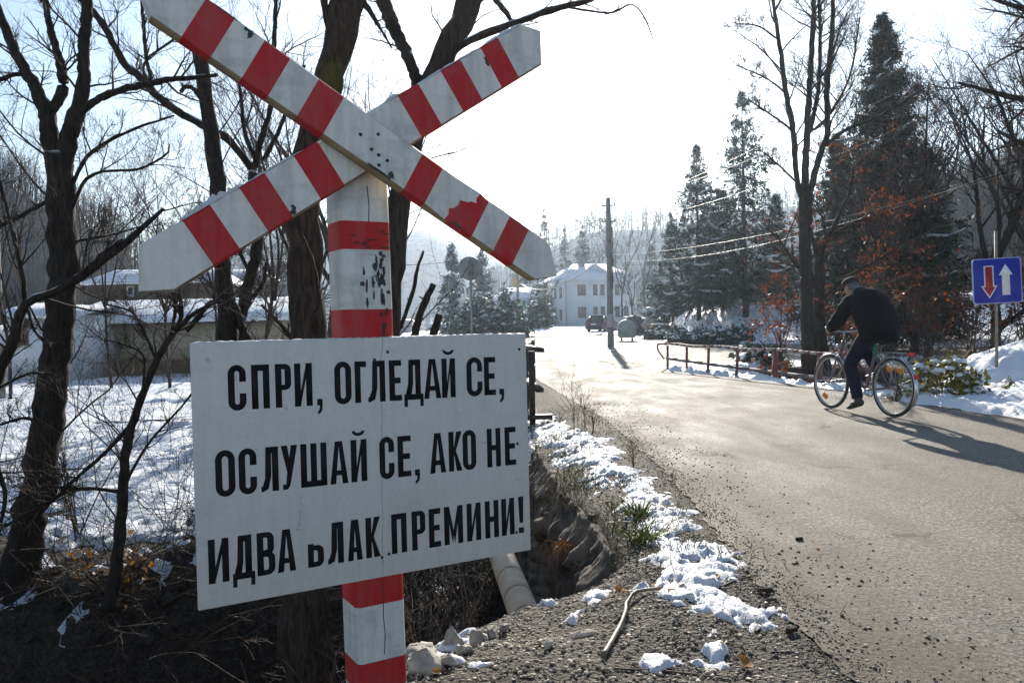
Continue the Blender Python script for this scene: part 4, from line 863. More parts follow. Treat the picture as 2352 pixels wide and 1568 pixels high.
# beech saplings with dry leaves along the ditch and the right bank
rngB = np.random.default_rng(77)
BS = [(5.5, 17.2, 1.8, 5, 520, 'beech sapling thick with orange leaves left of the several stemmed tree'), (6.1, 18.9, 2.3, 5, 520, 'orange leaved beech sapling behind the several stemmed tree'), (7.2, 18.0, 2.2, 6, 320, 'orange leaved beech sapling behind the cyclist'), (8.4, 19.2, 2.3, 6, 280, 'tall beech sapling with rusty leaves right of the cyclist'), (10.0, 20.0, 2.1, 6, 260, 'beech sapling with rusty leaves between the cyclist and the blue sign'), (11.2, 18.2, 2.4, 6, 300, 'low rusty leaved beech sapling left of the blue sign'), (12.6, 19.0, 2.8, 6, 300, 'rusty leaved beech sapling behind the blue sign'), (9.3, 16.8, 1.9, 6, 260, 'low rusty leaved sapling behind the bramble'), (13.2, 16.8, 2.6, 6, 450, 'rusty leaved sapling at the right edge'), (5.95, 16.2, 1.2, 5, 320, 'lowest orange leaved sapling beside the railing'), (11.4, 22.5, 2.7, 6, 260, 'tall half bare beech sapling high on the right bank')]
for i, (x, y, h, n, nl, lab) in enumerate(BS):
    twig_shrub('beech_sapling', lab, at(x, y), h, n, 300 + i, TWIGB, .42, (nl, LEAFO, .052), cat='sapling', group='beech saplings with dry leaves', r0=.016, spec=[dict(n=7, lmin=.25, lmax=.55, K=5, wob=.15, rmin=.006, up=.05), dict(n=5, lmin=.3, lmax=.8, K=4, wob=.2, rmin=.004, tip=.003, up=0)])
# bare trees of the right bank
def wild_tree(name, label, x, y, h, seed, group=None, r=.11, stems=3, mat=None, tmat=None, dens=1., tip=.005, leaves=None, lean=(0, 0)):
    rng = np.random.default_rng(seed); b = np.array(at(x, y)); limbs = [[[*(b + [0, 0, -.2]), r], [*(b + [rng.normal(0, .1) + lean[0] * .15, 0, h * .2]), r * .85], [*(b + [rng.normal(0, .2) + lean[0] * .3, rng.normal(0, .2), h * .38]), r * .7]]]
    top = np.array(limbs[0][-1][:3])
    for k in range(stems):
        a = rng.uniform(0, 2 * pi); s = rng.uniform(.1, .34) * h; e = np.array([cos(a) * s + lean[0], sin(a) * s + lean[1], h * rng.uniform(.5, .62)])
        limbs.append([[*(top - [0, 0, .05 * h]), r * .6], [*(top + e * .3 + rng.normal(0, .02 * h, 3)), r * .45], [*(top + e * .65 + rng.normal(0, .02 * h, 3)), r * .28], [*(top + e), r * .08]])
    k = lambda n: max(2, int(n * dens))
    return bare_tree(name, label, limbs, [dict(n=k(9), lmin=.25, lmax=.6, K=6, wob=.13, rmin=tip * 2, up=.2), dict(n=k(7), lmin=.25, lmax=.7, K=5, wob=.17, rmin=tip * 1.4, up=.15), dict(n=k(4), lmin=.3, lmax=.8, K=4, wob=.2, rmin=tip, tip=tip * .8)], seed, mat, tmat, group, leaves=leaves)
for i, (x, y, h, st, lab) in enumerate([(14.6, 22, 9.5, 4, 'dark bare tree at the right edge behind the blue sign'), (16.5, 25.5, 10.5, 4, 'tall dark bare tree at the far right edge'), (12.6, 26, 8.5, 4, 'bare tree to the right of the largest spruce'), (17.5, 19.5, 8.5, 4, 'bushy bare tree half cut by the right edge'), (13.8, 30, 9, 3, 'slender bare tree on the bank behind the blue sign'), (9.6, 22.5, 6.0, 4, 'short bare tree in front of the largest spruce'), (18.8, 30, 10, 4, 'bare tree deep on the right bank'), (12.2, 21.0, 6.5, 4, 'low dense bare tree directly left of the blue sign'), (15.4, 19.5, 6.0, 4, 'low dense bare tree directly behind the blue sign'), (20.5, 27, 11, 4, 'tall bare tree beyond the right edge'), (17.5, 35, 11, 4, 'tall bare tree farther up the right bank'), (14.8, 33, 9, 4, 'bare tree in the gap between the largest spruce and the blue sign'), (11.2, 24.5, 6, 4, 'small dense bare tree at the foot of the largest spruce')]):
    wild_tree('deciduous_tree', lab, x, y, h, 400 + i, 'bare trees on the right bank', .13, st, leaves=(350, LEAFO, .05) if i in (2, 5) else None)
TR = [pxl(r, 12.5) for r in ([(2700, 1000, 60), (2690, 600, 50), (2660, 300, 44), (2640, 60, 36), (2630, -150, 26)], [(2670, 330, 16), (2560, 265, 12), (2450, 240, 9), (2352, 228, 7), (2280, 212, 5), (2200, 190, 3)], [(2655, 250, 16), (2520, 120, 12), (2420, 50, 8), (2330, 15, 5), (2240, -15, 3)], [(2660, 420, 14), (2540, 380, 10), (2440, 340, 8), (2352, 330, 6), (2290, 300, 3)], [(2640, 60, 14), (2520, -30, 10), (2400, -80, 6)], [(2680, 560, 14), (2560, 500, 10), (2450, 470, 8), (2360, 440, 5), (2300, 430, 3)])]
bare_tree('beech_tree', 'beech beyond the right edge whose bare branches reach into the upper right corner', TR, [dict(n=10, lmin=.2, lmax=.42, K=6, wob=.12, rmin=.006, skip=1, up=.02), dict(n=7, lmin=.25, lmax=.6, K=5, wob=.15, rmin=.0035, up=.02), dict(n=4, lmin=.3, lmax=.8, K=4, wob=.2, rmin=.0022, tip=.0018)], 11, leaves=(350, LEAFO, .02))
# ---- conifers
def conifer(name, label, base, h, rad_, seed, mat=NEEDLE, group=None, dens=1., snow=.2, leaf=.10, sparse=1., clear=.06, inst=None):
    rng = np.random.default_rng(seed); root = thing(name, label, 'conifer', base, rng.uniform(0, 6), group)
    if inst:
        for c in inst.children:
            k = c.copy(); COL.objects.link(k); k.parent = root
        root.scale = (rad_ / inst['crown_radius'], rad_ / inst['crown_radius'], h / inst['crown_height']); return root
    root['crown_radius'] = rad_; root['crown_height'] = h
    mb = MB(); zz = np.linspace(-.3, h, 14); mb.tube(np.c_[rng.normal(0, .015, 14), rng.normal(0, .015, 14), zz], np.linspace(.012 * h + .03, .012, 14), 8); mb.build('trunk', BARK, root, smooth=True)
    nb = int(150 * dens); z = np.sort(h * (clear + (.985 - clear) * rng.uniform(0, 1, nb))); t = z / h
    Lb = rad_ * (1 - t) ** .82 * rng.uniform(.55, 1.15, nb) * (1 - .35 * np.exp(-((t - clear) / .06) ** 2)) + .05 * rad_ * (1 - t); a = np.cumsum(rng.uniform(1.7, 3.0, nb)); K = 6
    s = np.linspace(0, 1, K)[None]; dr = -.22 * Lb * (.55 + .75 * t * (1 - t) * 2); B = np.zeros((nb, K, 3)); rr = Lb[:, None] * s
    B[..., 0] = np.cos(a)[:, None] * rr; B[..., 1] = np.sin(a)[:, None] * rr; B[..., 2] = z[:, None] + dr[:, None] * np.sin(s * pi * .62) + (Lb * .10 * (.4 + t))[:, None] * s ** 2; B[:, 1:] += rng.normal(0, .02 * rad_, (nb, K - 1, 3))
    R = np.clip(.012 * Lb[:, None] * (1 - .8 * s) + .004, .004, None); mb = MB(); mb.tubes(B, R, 3)
    T, TRr = offshoots(B, R, max(4, int(10 * sparse)), rng, tlo=.12, thi=1, lmin=.18, lmax=.42, ang=(.6, 1.1), up=-.32, wob=.1, K=4, rmin=.004, tip=.003); mb.tubes(T, TRr, 3); mb.build('branches', TWIGB, root)
    leaf = leaf * .72; n = max(4, int(8 * sparse)); M = len(T); i = np.repeat(np.arange(M), n); u = rng.uniform(0, 3, M * n); j = np.minimum(u.astype(int), 2); f = (u - j)[:, None]
    c = T[i, j] * (1 - f) + T[i, j + 1] * f + rng.normal(0, leaf * .45, (M * n, 3)); c[:, 2] -= leaf * .3; d = T[i, j + 1] - T[i, j]; d /= np.linalg.norm(d, axis=1, keepdims=True) + 1e-9; d = d + rng.normal(0, .45, d.shape) + np.array([0, 0, -.25]); d /= np.linalg.norm(d, axis=1, keepdims=True)
    w = np.cross(d, rng.normal(0, 1, d.shape)); w /= np.linalg.norm(w, axis=1, keepdims=True) + 1e-9; sz = leaf * rng.uniform(.5, 1.3, (M * n, 1)) * np.clip(1.15 - .6 * (c[:, 2:3] / h), .4, 1.1); mb = MB(); mb.quads(c, d * sz, w * sz * .27); mb.build('foliage', mat, root)
    if snow:
        k = np.where(rng.uniform(0, 1, nb) < snow)[0]; mb = MB()
        for q in k:
            l = B[q, 2:]; m = resample(l, 7) + np.array([0, 0, .03 + leaf * .25]); sl_ = rng.uniform(.5, 1, 7) * leaf * .6 * np.sin(np.linspace(.2, pi - .1, 7)); mb.tube(m + rng.normal(0, leaf * .12, m.shape), sl_, 6)
        mb.build('snow', SNOW, root, smooth=True)
    return root
def spruce(u, v, Y, vt, label, hw, seed, **kw):
    p = P(u, v, Y); q = P(u, vt, Y); z = float(ground_z(p[0], p[1])); return conifer(kw.pop('name', 'spruce_tree'), label, (p[0], p[1], z - .1), q[2] - z, hw * Y / FPX, seed, **kw)
big = spruce(2035, 780, 27, 18, 'largest dark spruce, standing behind the several stemmed tree', 225, 21, dens=2.5, snow=.10, leaf=.16, sparse=1.25, clear=.08)
sp2 = spruce(1712, 725, 44, 200, 'tall open spruce with its trunk showing, left of the several stemmed tree', 170, 22, dens=1.35, snow=.16, leaf=.2, sparse=.9, clear=.11)
spruce(1606, 728, 46, 325, 'slimmer spruce with snow on its lower boughs, left of the tall open spruce', 130, 23, dens=1.35, snow=.2, leaf=.19, sparse=.9, clear=.10)
sp4 = spruce(1546, 735, 58, 480, 'small snow covered spruce at the left end of the row', 66, 24, dens=.8, snow=.8, leaf=.2, clear=.02)
spruce(1660, 728, 52, 420, 'shorter spruce squeezed between the two taller ones', 95, 25, dens=1.0, clear=.1, snow=.4, leaf=.2)
spruce(1785, 725, 50, 440, 'dim spruce behind the several stemmed tree on its left', 80, 26, dens=.9, clear=.1, snow=.2, leaf=.2)
spruce(2130, 800, 33, 330, 'second dark spruce tucked behind the largest one on its right', 150, 27, dens=1.4, clear=.08, snow=.1, leaf=.18)
spruce(1925, 780, 34, 300, 'dark spruce tucked behind the largest one on its left', 110, 28, dens=1.3, clear=.08, snow=.1, leaf=.18)
for i, (u, v, Y, vt, hw, lab, mt) in enumerate([(1255, 755, 130, 475, 46, 'tall hazy conifer rising behind the roof of the white house', NEEDLE), (1342, 755, 118, 515, 50, 'snowy hazy conifer to the right of the chimney', NEEDLE), (1041, 762, 78, 556, 50, 'hazy blue spruce behind the round sign on its left', NEEDLEB), (1112, 762, 90, 560, 52, 'hazy blue spruce behind the right of the round sign', NEEDLEB), (1205, 755, 140, 540, 50, 'hazy conifer left of the one behind the roof', NEEDLE), (1300, 755, 150, 520, 40, 'thin hazy conifer between the two behind the house', NEEDLE), (1500, 750, 110, 560, 44, 'hazy conifer behind the black covered pile', NEEDLE)]):
    spruce(u, v, Y, vt, lab, hw, 500 + i, mat=mt, dens=.55, snow=.35, leaf=.42, sparse=.7, name='distant_conifer', group='distant conifers')
# hazy bare trees of the middle distance
for i, (u, v, Y, vt, lab) in enumerate([(1430, 745, 88, 520, 'bare tree behind the utility pole on its right'), (1480, 745, 92, 515, 'bare tree beside the right end of the white house'), (1452, 748, 76, 610, 'small bare tree in front of the white house on its right'), (1258, 756, 80, 640, 'bare tree at the left corner of the white house'), (1395, 745, 120, 500, 'faint bare tree behind the white house'), (330, 715, 52, 440, 'hazy bare tree behind the long snowy roof'), (250, 715, 56, 450, 'hazy bare tree behind the snowy roof, next to the forked trunk'), (425, 715, 58, 470, 'hazy bare tree behind the brown house'), (620, 720, 60, 560, 'bare tree between the slim and the thickest trunks'), (640, 760, 40, 600, 'bushy bare tree in front of the small far house'), (190, 715, 60, 430, 'hazy bare tree at the foot of the left hill'), (480, 715, 50, 500, 'bare tree behind the lower end of the lower left arm'), (385, 715, 46, 540, 'low bushy bare tree behind the barn'), (560, 715, 54, 520, 'bare tree behind the pale house between the slim trunks'), (610, 715, 48, 540, 'dense bare tree beside the thickest trunk')]):
    p = P(u, v, Y); q = P(u, vt, Y); wild_tree('deciduous_tree', lab, p[0], p[1], q[2] - float(ground_z(p[0], p[1])), 600 + i, 'bare trees in the distance', .0013 * Y if u > 700 else .0016 * Y, 4, dens=.62 if u > 700 else .85, tip=.00022 * Y, tmat=TWIGB)
for i, (u, Y, vt, lab) in enumerate([(600, 18, 150, 'thin bare tree added to shade the snow field, behind the slim dark tree'), (690, 22, 180, 'thin bare tree added to shade the snow field, left of the thickest trunk'), (770, 19, 120, 'bare tree added for shade, hidden behind the crossing of the arms'), (860, 24, 200, 'bare tree added for shade behind the striped post'), (255, 27, 330, 'bare tree in the snow field right of the forked trunk'), (390, 24, 360, 'thin bare tree in front of the shed, behind the lower left arm'), (20, 22, 300, 'thin bare tree added for shade at the left edge behind the forked trunk'), (-150, 24, 200, 'unseen bare tree added for shade beyond the left edge of the picture'), (500, 29, 300, 'bare tree close to the shed, between the slim trunks')]):  # most of these trees are added to cast dappled shade on the snow field
    p = P(u, 800, Y); q = P(u, vt, Y); wild_tree('deciduous_tree', lab, p[0], p[1], q[2] - float(ground_z(p[0], p[1])), 650 + i, 'bare trees in the snow field', .05 if 0 < u < 620 else .09, 4, dens=1.0, tip=.0026, tmat=TWIG)
# snow dusted evergreen bushes left of the white house
def bush(name, label, base, rx, ry, h, seed, mat, nleaf, leaf, snow=.25, group=None, cat='bush', smat=SNOW, stem=TWIGB):
    rng = np.random.default_rng(seed); root = thing(name, label, cat, base, 0, group); n = int(nleaf / 22)
    a = rng.uniform(0, 2 * pi, n); ph = np.arccos(rng.uniform(-.1, 1, n)); k = rng.uniform(.45, 1, n) ** .6; bump_ = 1 + .3 * np.sin(a * 3 + seed) * np.sin(ph * 4)
    c = np.stack([rx * np.cos(a) * np.sin(ph), ry * np.sin(a) * np.sin(ph), h * np.cos(ph)], -1) * (k * bump_)[:, None]; c[:, 2] = np.clip(c[:, 2], .03, None)
    p = np.zeros((n, 4, 3)); p[:, 1] = c * .4 + rng.normal(0, .03 * h, (n, 3)); p[:, 2] = c * .75; p[:, 3] = c; mb = MB(); mb.tubes(p, np.repeat(np.array([[.02, .014, .009, .003]]) * h * .6, n, 0), 3); mb.build('stems', stem, root)
    L = np.repeat(c, 22, 0) + rng.normal(0, leaf * 1.5, (n * 22, 3)); L[:, 2] = np.clip(L[:, 2], .01, None); leaf_mb(L, leaf, rng).build('leaves', mat, root)
    if snow:
        up = c[(np.cos(ph) > .25) & (rng.uniform(0, 1, n) < snow)]; mb = MB()
        for q in up:
            s = leaf * rng.uniform(.9, 2.2); mb.lathe([(0, -.25 * s), (.8 * s, -.12 * s), (s, .1 * s), (.6 * s, .42 * s), (0, .5 * s)], 7, q + np.array([0, 0, leaf * .6])); mb.v[-1] += rng.normal(0, .12 * s, mb.v[-1].shape)
        mb.build('snow', smat, root, smooth=True)
    return root
EVG = simple('evergreen_leaves', (.008, .016, .008), (.03, .045, .02), 2, .55, trans=.2)
for i, (u, v, Y, w, h, lab) in enumerate([(1105, 768, 62, 40, 105, 'tall snow dusted evergreen bush right of the round sign'), (1150, 768, 60, 42, 95, 'snow dusted evergreen bush left of the map board'), (1185, 768, 64, 28, 60, 'low dark evergreen bush behind the map board'), (1235, 760, 82, 30, 80, 'ivy covered bush beside the left wing of the white house'), (1060, 768, 70, 30, 60, 'dim bush to the left of the round sign post')]):
    p = P(u, v, Y); bush('evergreen_bush', lab, at(p[0], p[1]), w * Y / FPX, 2.0, h * Y / FPX, 700 + i, EVG, 2600, .17, .5, 'evergreen bushes by the square')
# junipers with snow on the low mound of the square
for i, (u, v, w, h, lab) in enumerate([(1512, 780, 26, 26, 'snowy juniper next to the grey boulder'), (1560, 787, 24, 26, 'second snowy juniper of the low row behind the railing'), (1602, 789, 28, 32, 'dense dark juniper in the middle of the low row'), (1650, 791, 30, 34, 'dark juniper at the right of the middle of the row'), (1694, 787, 26, 34, 'juniper rising highest in the row behind the railing'), (1745, 782, 26, 30, 'snowy juniper next to the orange beech leaves')]):
    p = onground(u, v); Y = p[1]; bush('juniper_bush', lab, p, w * Y / FPX * 1.1, 1.0, h * Y / FPX, 720 + i, EVG, 1500, .09, .75, 'low junipers on the square')
# grassy stems poking out of the snow on the mound behind the junipers
rng = np.random.default_rng(55); n = 1500; x = rng.uniform(9, 17, n); y = rng.uniform(40, 50, n); k = ground_z(x, y) > .25; x, y = x[k], y[k]; n = len(x); z = ground_z(x, y)
q = np.stack([x, y, z], -1)[:, None] + np.linspace(0, 1, 4)[None, :, None] * np.stack([rng.normal(0, .25, n), rng.normal(0, .2, n), rng.uniform(.15, .5, n)], -1)[:, None]; q[:, 2:, 2] -= .05
mb = MB(); mb.tubes(q, np.repeat(np.linspace(.012, .006, 4)[None], n, 0), 3); mb.build('dry_grass', DRYG, kind='stuff')
# dry reeds before the long shed
rng = np.random.default_rng(56); n = 2600; x = rng.uniform(-24, -6, n); y = 33.2 + rng.normal(0, .8, n); z = ground_z(x, y)
q = np.stack([x, y, z], -1)[:, None] + np.linspace(0, 1, 4)[None, :, None] * np.stack([rng.normal(0, .3, n), rng.normal(0, .2, n), rng.uniform(.25, 1.0, n) * (.5 + fbm(x, y, .5, 2, 4))], -1)[:, None]
mb = MB(); mb.tubes(q, np.repeat(np.linspace(.012, .005, 4)[None], n, 0), 3); mb.build('dry_reeds', DRYG, kind='stuff')
# bramble with snow by the blue sign
p = onground(2182, 893); bush('bramble_bush', 'green and yellow bramble capped with snow, between the rear wheel and the blue sign', p + np.array([.1, .35, 0]), .75, .5, .60, 740, LEAFG, 1500, .045, .8, cat='bramble')
# weeds of the left verge
def blades(n, x0, x1, y0, y1, fn, h, seed, m, name='grass', r=.0016):
    rng = np.random.default_rng(seed); x = rng.uniform(x0, x1, n); y = rng.uniform(y0, y1, n); k = fn(x, y) > rng.uniform(0, 1, n); x, y = x[k], y[k]; n = len(x); z = ground_z(x, y)
    hh = h * rng.uniform(.3, 1, n); q = np.stack([x, y, z], -1)[:, None] + np.array([0, .4, .75, 1])[None, :, None] * np.stack([rng.normal(0, .6, n) * hh, rng.normal(0, .6, n) * hh, hh], -1)[:, None]; q[:, 3, 2] -= hh * .25
    mb = MB(); mb.tubes(q, np.repeat(np.array([[1, .9, .6, .2]]) * r, n, 0), 3); return mb.build(name, m, kind='stuff')
blades(5200, -.1, 1.1, 3.6, 11, lambda x, y: sst(.5, .1, seg_dist(x, y, [(.25, 11), (.35, 8), (.5, 6.5), (.62, 5.2), (.72, 4.3)])) * sst(.42, .62, fbm(x, y, 2.3, 3, 19)) * (sdf(x, y, GULLY) > -.05), .13, 91, GRASSM, 'grass', .0022)
blades(1500, .4, 1.3, 3, 12, lambda x, y: sst(.4, .7, fbm(x, y, 3.1, 3, 29)) * .8, .09, 92, DRYG, 'dry_grass', .0018)
GRASSB = simple('bright_grass', (.10, .16, .02), (.34, .34, .07), 9, .5, trans=.5)
def tuft(name, label, base, n, h, m, seed, cat, droop=.5, r=.003, group=None, dirv=(0, 0)):
    rng = np.random.default_rng(seed); root = thing(name, label, cat, base, 0, group); hh = h * rng.uniform(.5, 1.1, n); t = np.linspace(0, 1, 6)[None, :, None]
    d = np.stack([rng.normal(dirv[0], .45, n) * hh, rng.normal(dirv[1], .45, n) * hh, hh], -1)[:, None]; q = rng.normal(0, .02, (n, 1, 3)) * np.array([1.5, 1.5, 0]) + d * t - np.array([0, 0, 1]) * (hh[:, None, None] * droop) * t ** 2.4
    mb = MB(); mb.tubes(q, np.repeat(np.array([[1, 1, .9, .7, .5, .15]]) * r, n, 0), 3); mb.build('blades', m, root); return root
p = gp(1478, 1300, -.15); tuft('grass_tuft', 'green and yellow grass tuft hanging on the edge of the gully wall', (p[0], p[1], -.08), 90, .30, GRASSB, 11, 'grass tuft', .5, .0042)
p = gp(1465, 1200, -.05); tuft('grass_tuft', 'bright green grass tuft above the gully wall, beside the snow', (p[0], p[1], -.05), 80, .20, GRASSB, 12, 'grass tuft', .35, .004)
p = gp(1316, 1270, -.3); tuft('fern_tuft', 'rust coloured dead fern hanging on the gully wall', (p[0] - .05, p[1], -.25), 26, .16, LEAFY, 13, 'fern', 1.7, .003, dirv=(-.5, -.4))
for i, (u, v, h, lab) in enumerate([(1322, 985, .62, 'tall dry weed stalk on the snowy verge'), (1345, 978, .45, 'shorter dry weed beside the tall stalk on the verge'), (1362, 985, .28, 'small brown weed at the road edge by the tall stalk'), (1455, 1070, .22, 'low brown weed alone beside the shoulder')]):
    p = gp(u, v, 0); twig_shrub('dry_weed', lab, (p[0], p[1], 0), h, 4, 750 + i, DRYG, .3, cat='weed', group='dry weeds on the verge', r0=.0035)

def tangle(n, x0, x1, y0, y1, h, seed, m, fn=None, r=.007, name='undergrowth', lean=.55):
    rng = np.random.default_rng(seed); x = rng.uniform(x0, x1, n); y = rng.uniform(y0, y1, n)
    if fn is not None: k = fn(x, y) > rng.uniform(0, 1, n); x, y = x[k], y[k]
    n = len(x); hh = h * rng.uniform(.3, 1.1, n); d = np.stack([rng.normal(0, lean, n) * hh, rng.normal(0, lean, n) * hh, hh], -1)[:, None]; t = np.linspace(0, 1, 6)[None, :, None]
    q = np.stack([x, y, ground_z(x, y) - .05], -1)[:, None] + d * t; q[:, 1:] += np.cumsum(rng.normal(0, .035 * h, (n, 5, 3)), 1); q[..., 2] -= (.3 * hh)[:, None] * t[..., 0] ** 2.5; R = np.repeat(np.linspace(r, r * .35, 6)[None], n, 0)
    b_ = MB(); b_.tubes(q, R, 3); p, rr = offshoots(q, R, 5, rng, tlo=.2, lmin=.2, lmax=.6, ang=(.4, 1.1), up=.1, wob=.2, K=4, rmin=r * .4, tip=r * .3); b_.tubes(p, rr, 3); return b_.build(name, m, kind='stuff')
tangle(700, 5.6, 16, 13.4, 20, 1.1, 61, TWIGB, lambda x, y: (sdf(x, y, ROAD) > .7) * sst(.3, .6, fbm(x, y, .8, 3, 6)))
tangle(900, 8, 22, 17, 32, 2.2, 62, TWIG, lambda x, y: (sdf(x, y, ROAD) > .7) * 1., .011)
tangle(500, 6.4, 13, 12.6, 16, .7, 63, DRYG, lambda x, y: sst(.4, .6, fbm(x, y, 1.1, 3, 16)) * (np.hypot(x - 8.9, y - 13.1) > 1.5), .005)
tangle(800, -7, -1.8, 5.0, 9, .6, 64, TWIGB, lambda x, y: sst(1.2, .0, np.abs(sdf(x, y, GULLY) - .1)), .004, lean=.9)
tangle(700, -10, -2, 7, 17, .9, 65, TWIGB, lambda x, y: sst(.42, .6, fbm(x, y, .6, 3, 26)) * (sdf(x, y, GULLY) > .2), .0035)

tangle(260, -5.2, -2.0, 5.9, 8.0, 1.5, 66, TWIG, lambda x, y: sst(1.0, .2, np.abs(sdf(x, y, GULLY) - .3)), .004, lean=.6)

tangle(900, -1.7, -.1, 5.2, 11.5, 1.25, 67, TWIG, lambda x, y: (sdf(x, y, GULLY) < -.25) * 1., .007, lean=.5)  # dense undergrowth added here to cast shade on the gully bed
tangle(600, -17, -4, 18, 32, 1.7, 68, TWIGB, lambda x, y: sst(.45, .62, fbm(x, y, .35, 3, 36)), .006, lean=.4)
tangle(1900, -6.5, -1.8, 4.9, 7.8, .42, 69, TWIGB, lambda x, y: (sdf(x, y, GULLY) < .1) * 1., .005, lean=1.2)

tangle(500, .1, .7, 3.9, 9.5, .22, 70, DRYG, lambda x, y: sst(.16, .02, np.abs(sdf(x, y, GULLY))), .0016, name='dry_grass', lean=1.1)
# ------------------------------------------------------------------ hills
def hill_mat(name, c1, c2, snow):
    m, nt, b = nodes(name); b.inputs['Roughness'].default_value = .95; b.inputs['Specular IOR Level'].default_value = .1
    co = coords(nt, (1, 1, .35)); n = noise(nt, co, .25, 6, .7); g = noise(nt, co, .03, 4)
    c = ramp(nt, n, [(.35, c1), (.65, c2)]); c = mixc(nt, ramp(nt, mixc(nt, .5, n, g), [(.5, 0), (.62, snow)]), c, (.75, .79, .86)); nt.links.new(c, b.inputs['Base Color']); return m
HILLM = hill_mat('bare_forest_hill', (.03, .028, .026), (.075, .068, .06), .12)
HILLD = hill_mat('dark_forest_hill', (.018, .014, .011), (.05, .04, .032), .05)
FORM = simple('far_forest', (.022, .022, .02), (.06, .055, .048), .2, .9, spec=.1)
def hill(name, ridge, Y, depth, zb, seed, ntree, th, tm=None):
    """a wooded slope whose ridge runs through the given skyline points at distance Y"""
    r = np.random.default_rng(seed); pts = np.array([P(u, v, Y) for u, v in ridge]); n = 90; xs = np.linspace(pts[0, 0], pts[-1, 0], n); zs = np.interp(xs, pts[:, 0], pts[:, 2]) - th * .7
    k = 26; t = np.linspace(0, 1, k)[:, None]; X = xs[None] + 0 * t; Yv = Y - depth * t + 0 * xs[None]; prof = (1 - sst(0, 1, t) * 1.0); Z = zb + (zs[None] - zb) * prof
    Z = Z + (fbm(X, Yv, 8. / Y, 4, seed) - .5) * .10 * (zs.max() - zb) * (t > 0) * np.sin(t * pi)
    Xb = np.vstack([X[:1], X]); Yb = np.vstack([Yv[:1] + depth * .4, Yv]); Zb = np.vstack([np.full((1, n), zb - 10), Z])
    sheet(name, Xb[::-1], Yb[::-1], Zb[::-1], HILLD if Y < 150 else HILLM, kind='structure')
    if ntree:
        i = r.uniform(0, n - 1.001, ntree); j = r.uniform(0, 1, ntree) ** 1.7 * (k - 1.01); ii, jj = i.astype(int), j.astype(int); fi, fj = i - ii, j - jj
        g = lambda A: (A[jj, ii] * (1 - fi) + A[jj, ii + 1] * fi) * (1 - fj) + A[jj + 1, ii] * fj * (1 - fi) + A[jj + 1, ii + 1] * fj * fi
        o = np.stack([g(X), g(Yv), g(Z)], -1); h = th * r.uniform(.6, 1.15, ntree); q = o[:, None] + np.linspace(0, 1, 4)[None, :, None] * np.stack([r.normal(0, .05, ntree) * h, 0 * h, h], -1)[:, None]
        mb = MB(); w = th * .012; R = np.repeat(np.array([[1, .8, .5, .15]]) * w, ntree, 0); mb.tubes(q, R, 3)
        p, rr = offshoots(q, R, 9, r, tlo=.3, thi=1, lmin=.18, lmax=.45, ang=(.35, .8), up=.35, wob=.1, K=3, rk=.6, tip=w * .25, rmin=w * .3); mb.tubes(p, rr, 3)
        mb.build('forest', tm or FORM, kind='stuff')
hill('hill', [(-500, 250), (-200, 300), (0, 350), (60, 390), (120, 425), (180, 452), (250, 480), (310, 535), (420, 610), (560, 680), (640, 745)], 190, 90, -1, 1, 2600, 9)
hill('hill', [(300, 700), (420, 560), (520, 500), (640, 480), (760, 520), (900, 545), (945, 512), (975, 505), (1010, 515), (1060, 540), (1130, 575), (1230, 620), (1340, 700)], 620, 200, -1, 2, 700, 11)
hill('hill', [(1050, 720), (1130, 640), (1210, 560), (1280, 520), (1340, 497), (1400, 492), (1470, 490), (1530, 486), (1600, 470), (1700, 450), (1800, 436), (1900, 430), (2050, 425), (2300, 430), (2600, 440)], 360, 140, -1, 3, 2800, 11)
hill('hill', [(2020, 520), (2100, 440), (2170, 402), (2230, 392), (2290, 372), (2352, 335), (2450, 290), (2700, 210), (3100, 150)], 120, 75, 2, 4, 5200, 6.5)

# ------------------------------------------------------------------ buildings
PLASTER = simple('white_plaster', (.60, .62, .65), (.72, .73, .75), .6, .85)
PLASTERG = simple('grey_plaster', (.36, .37, .38), (.48, .48, .48), .5, .9)
OCHRE = simple('stained_ochre_wall', (.30, .25, .17), (.46, .41, .30), .45, .9, stretch=(.6, 1, 1.6))
BROWNW = simple('brown_boards', (.055, .036, .024), (.12, .08, .055), .8, .85)
RUSTM = simple('rusty_strip', (.2, .075, .03), (.36, .17, .09), 1.2, .8)
WFRAME = simple('red_brown_frame', (.16, .05, .03), (.24, .09, .06), 5, .6)
CURT = simple('drawn_curtain', (.16, .13, .11), (.30, .25, .22), 3, .35, stretch=(6, 1, .3), spec=.6)
TILE = simple('roof_tiles', (.09, .05, .04), (.16, .09, .07), 3, .8)
def roof_snow_mat():
    m, nt, b = nodes('roof_snow'); b.inputs['Roughness'].default_value = .6; co = coords(nt)
    n = noise(nt, co, .7, 6, .6); w = N(nt, 'TexWave', wave_type='BANDS', bands_direction='Z', Scale=1.6, Distortion=.6); nt.links.new(co, w.inputs['Vector'])
    c = mixc(nt, ramp(nt, mixc(nt, .35, n, w.outputs['Fac']), [(.58, 0), (.72, .6)]), (.84, .87, .92), (.3, .27, .27)); nt.links.new(c, b.inputs['Base Color']); bump(nt, b, w.outputs['Fac'], .04); return m
ROOFS = roof_snow_mat()
ROOFW = snow_mat('thick_roof_snow', .4, (.86, .88, .92), .05)
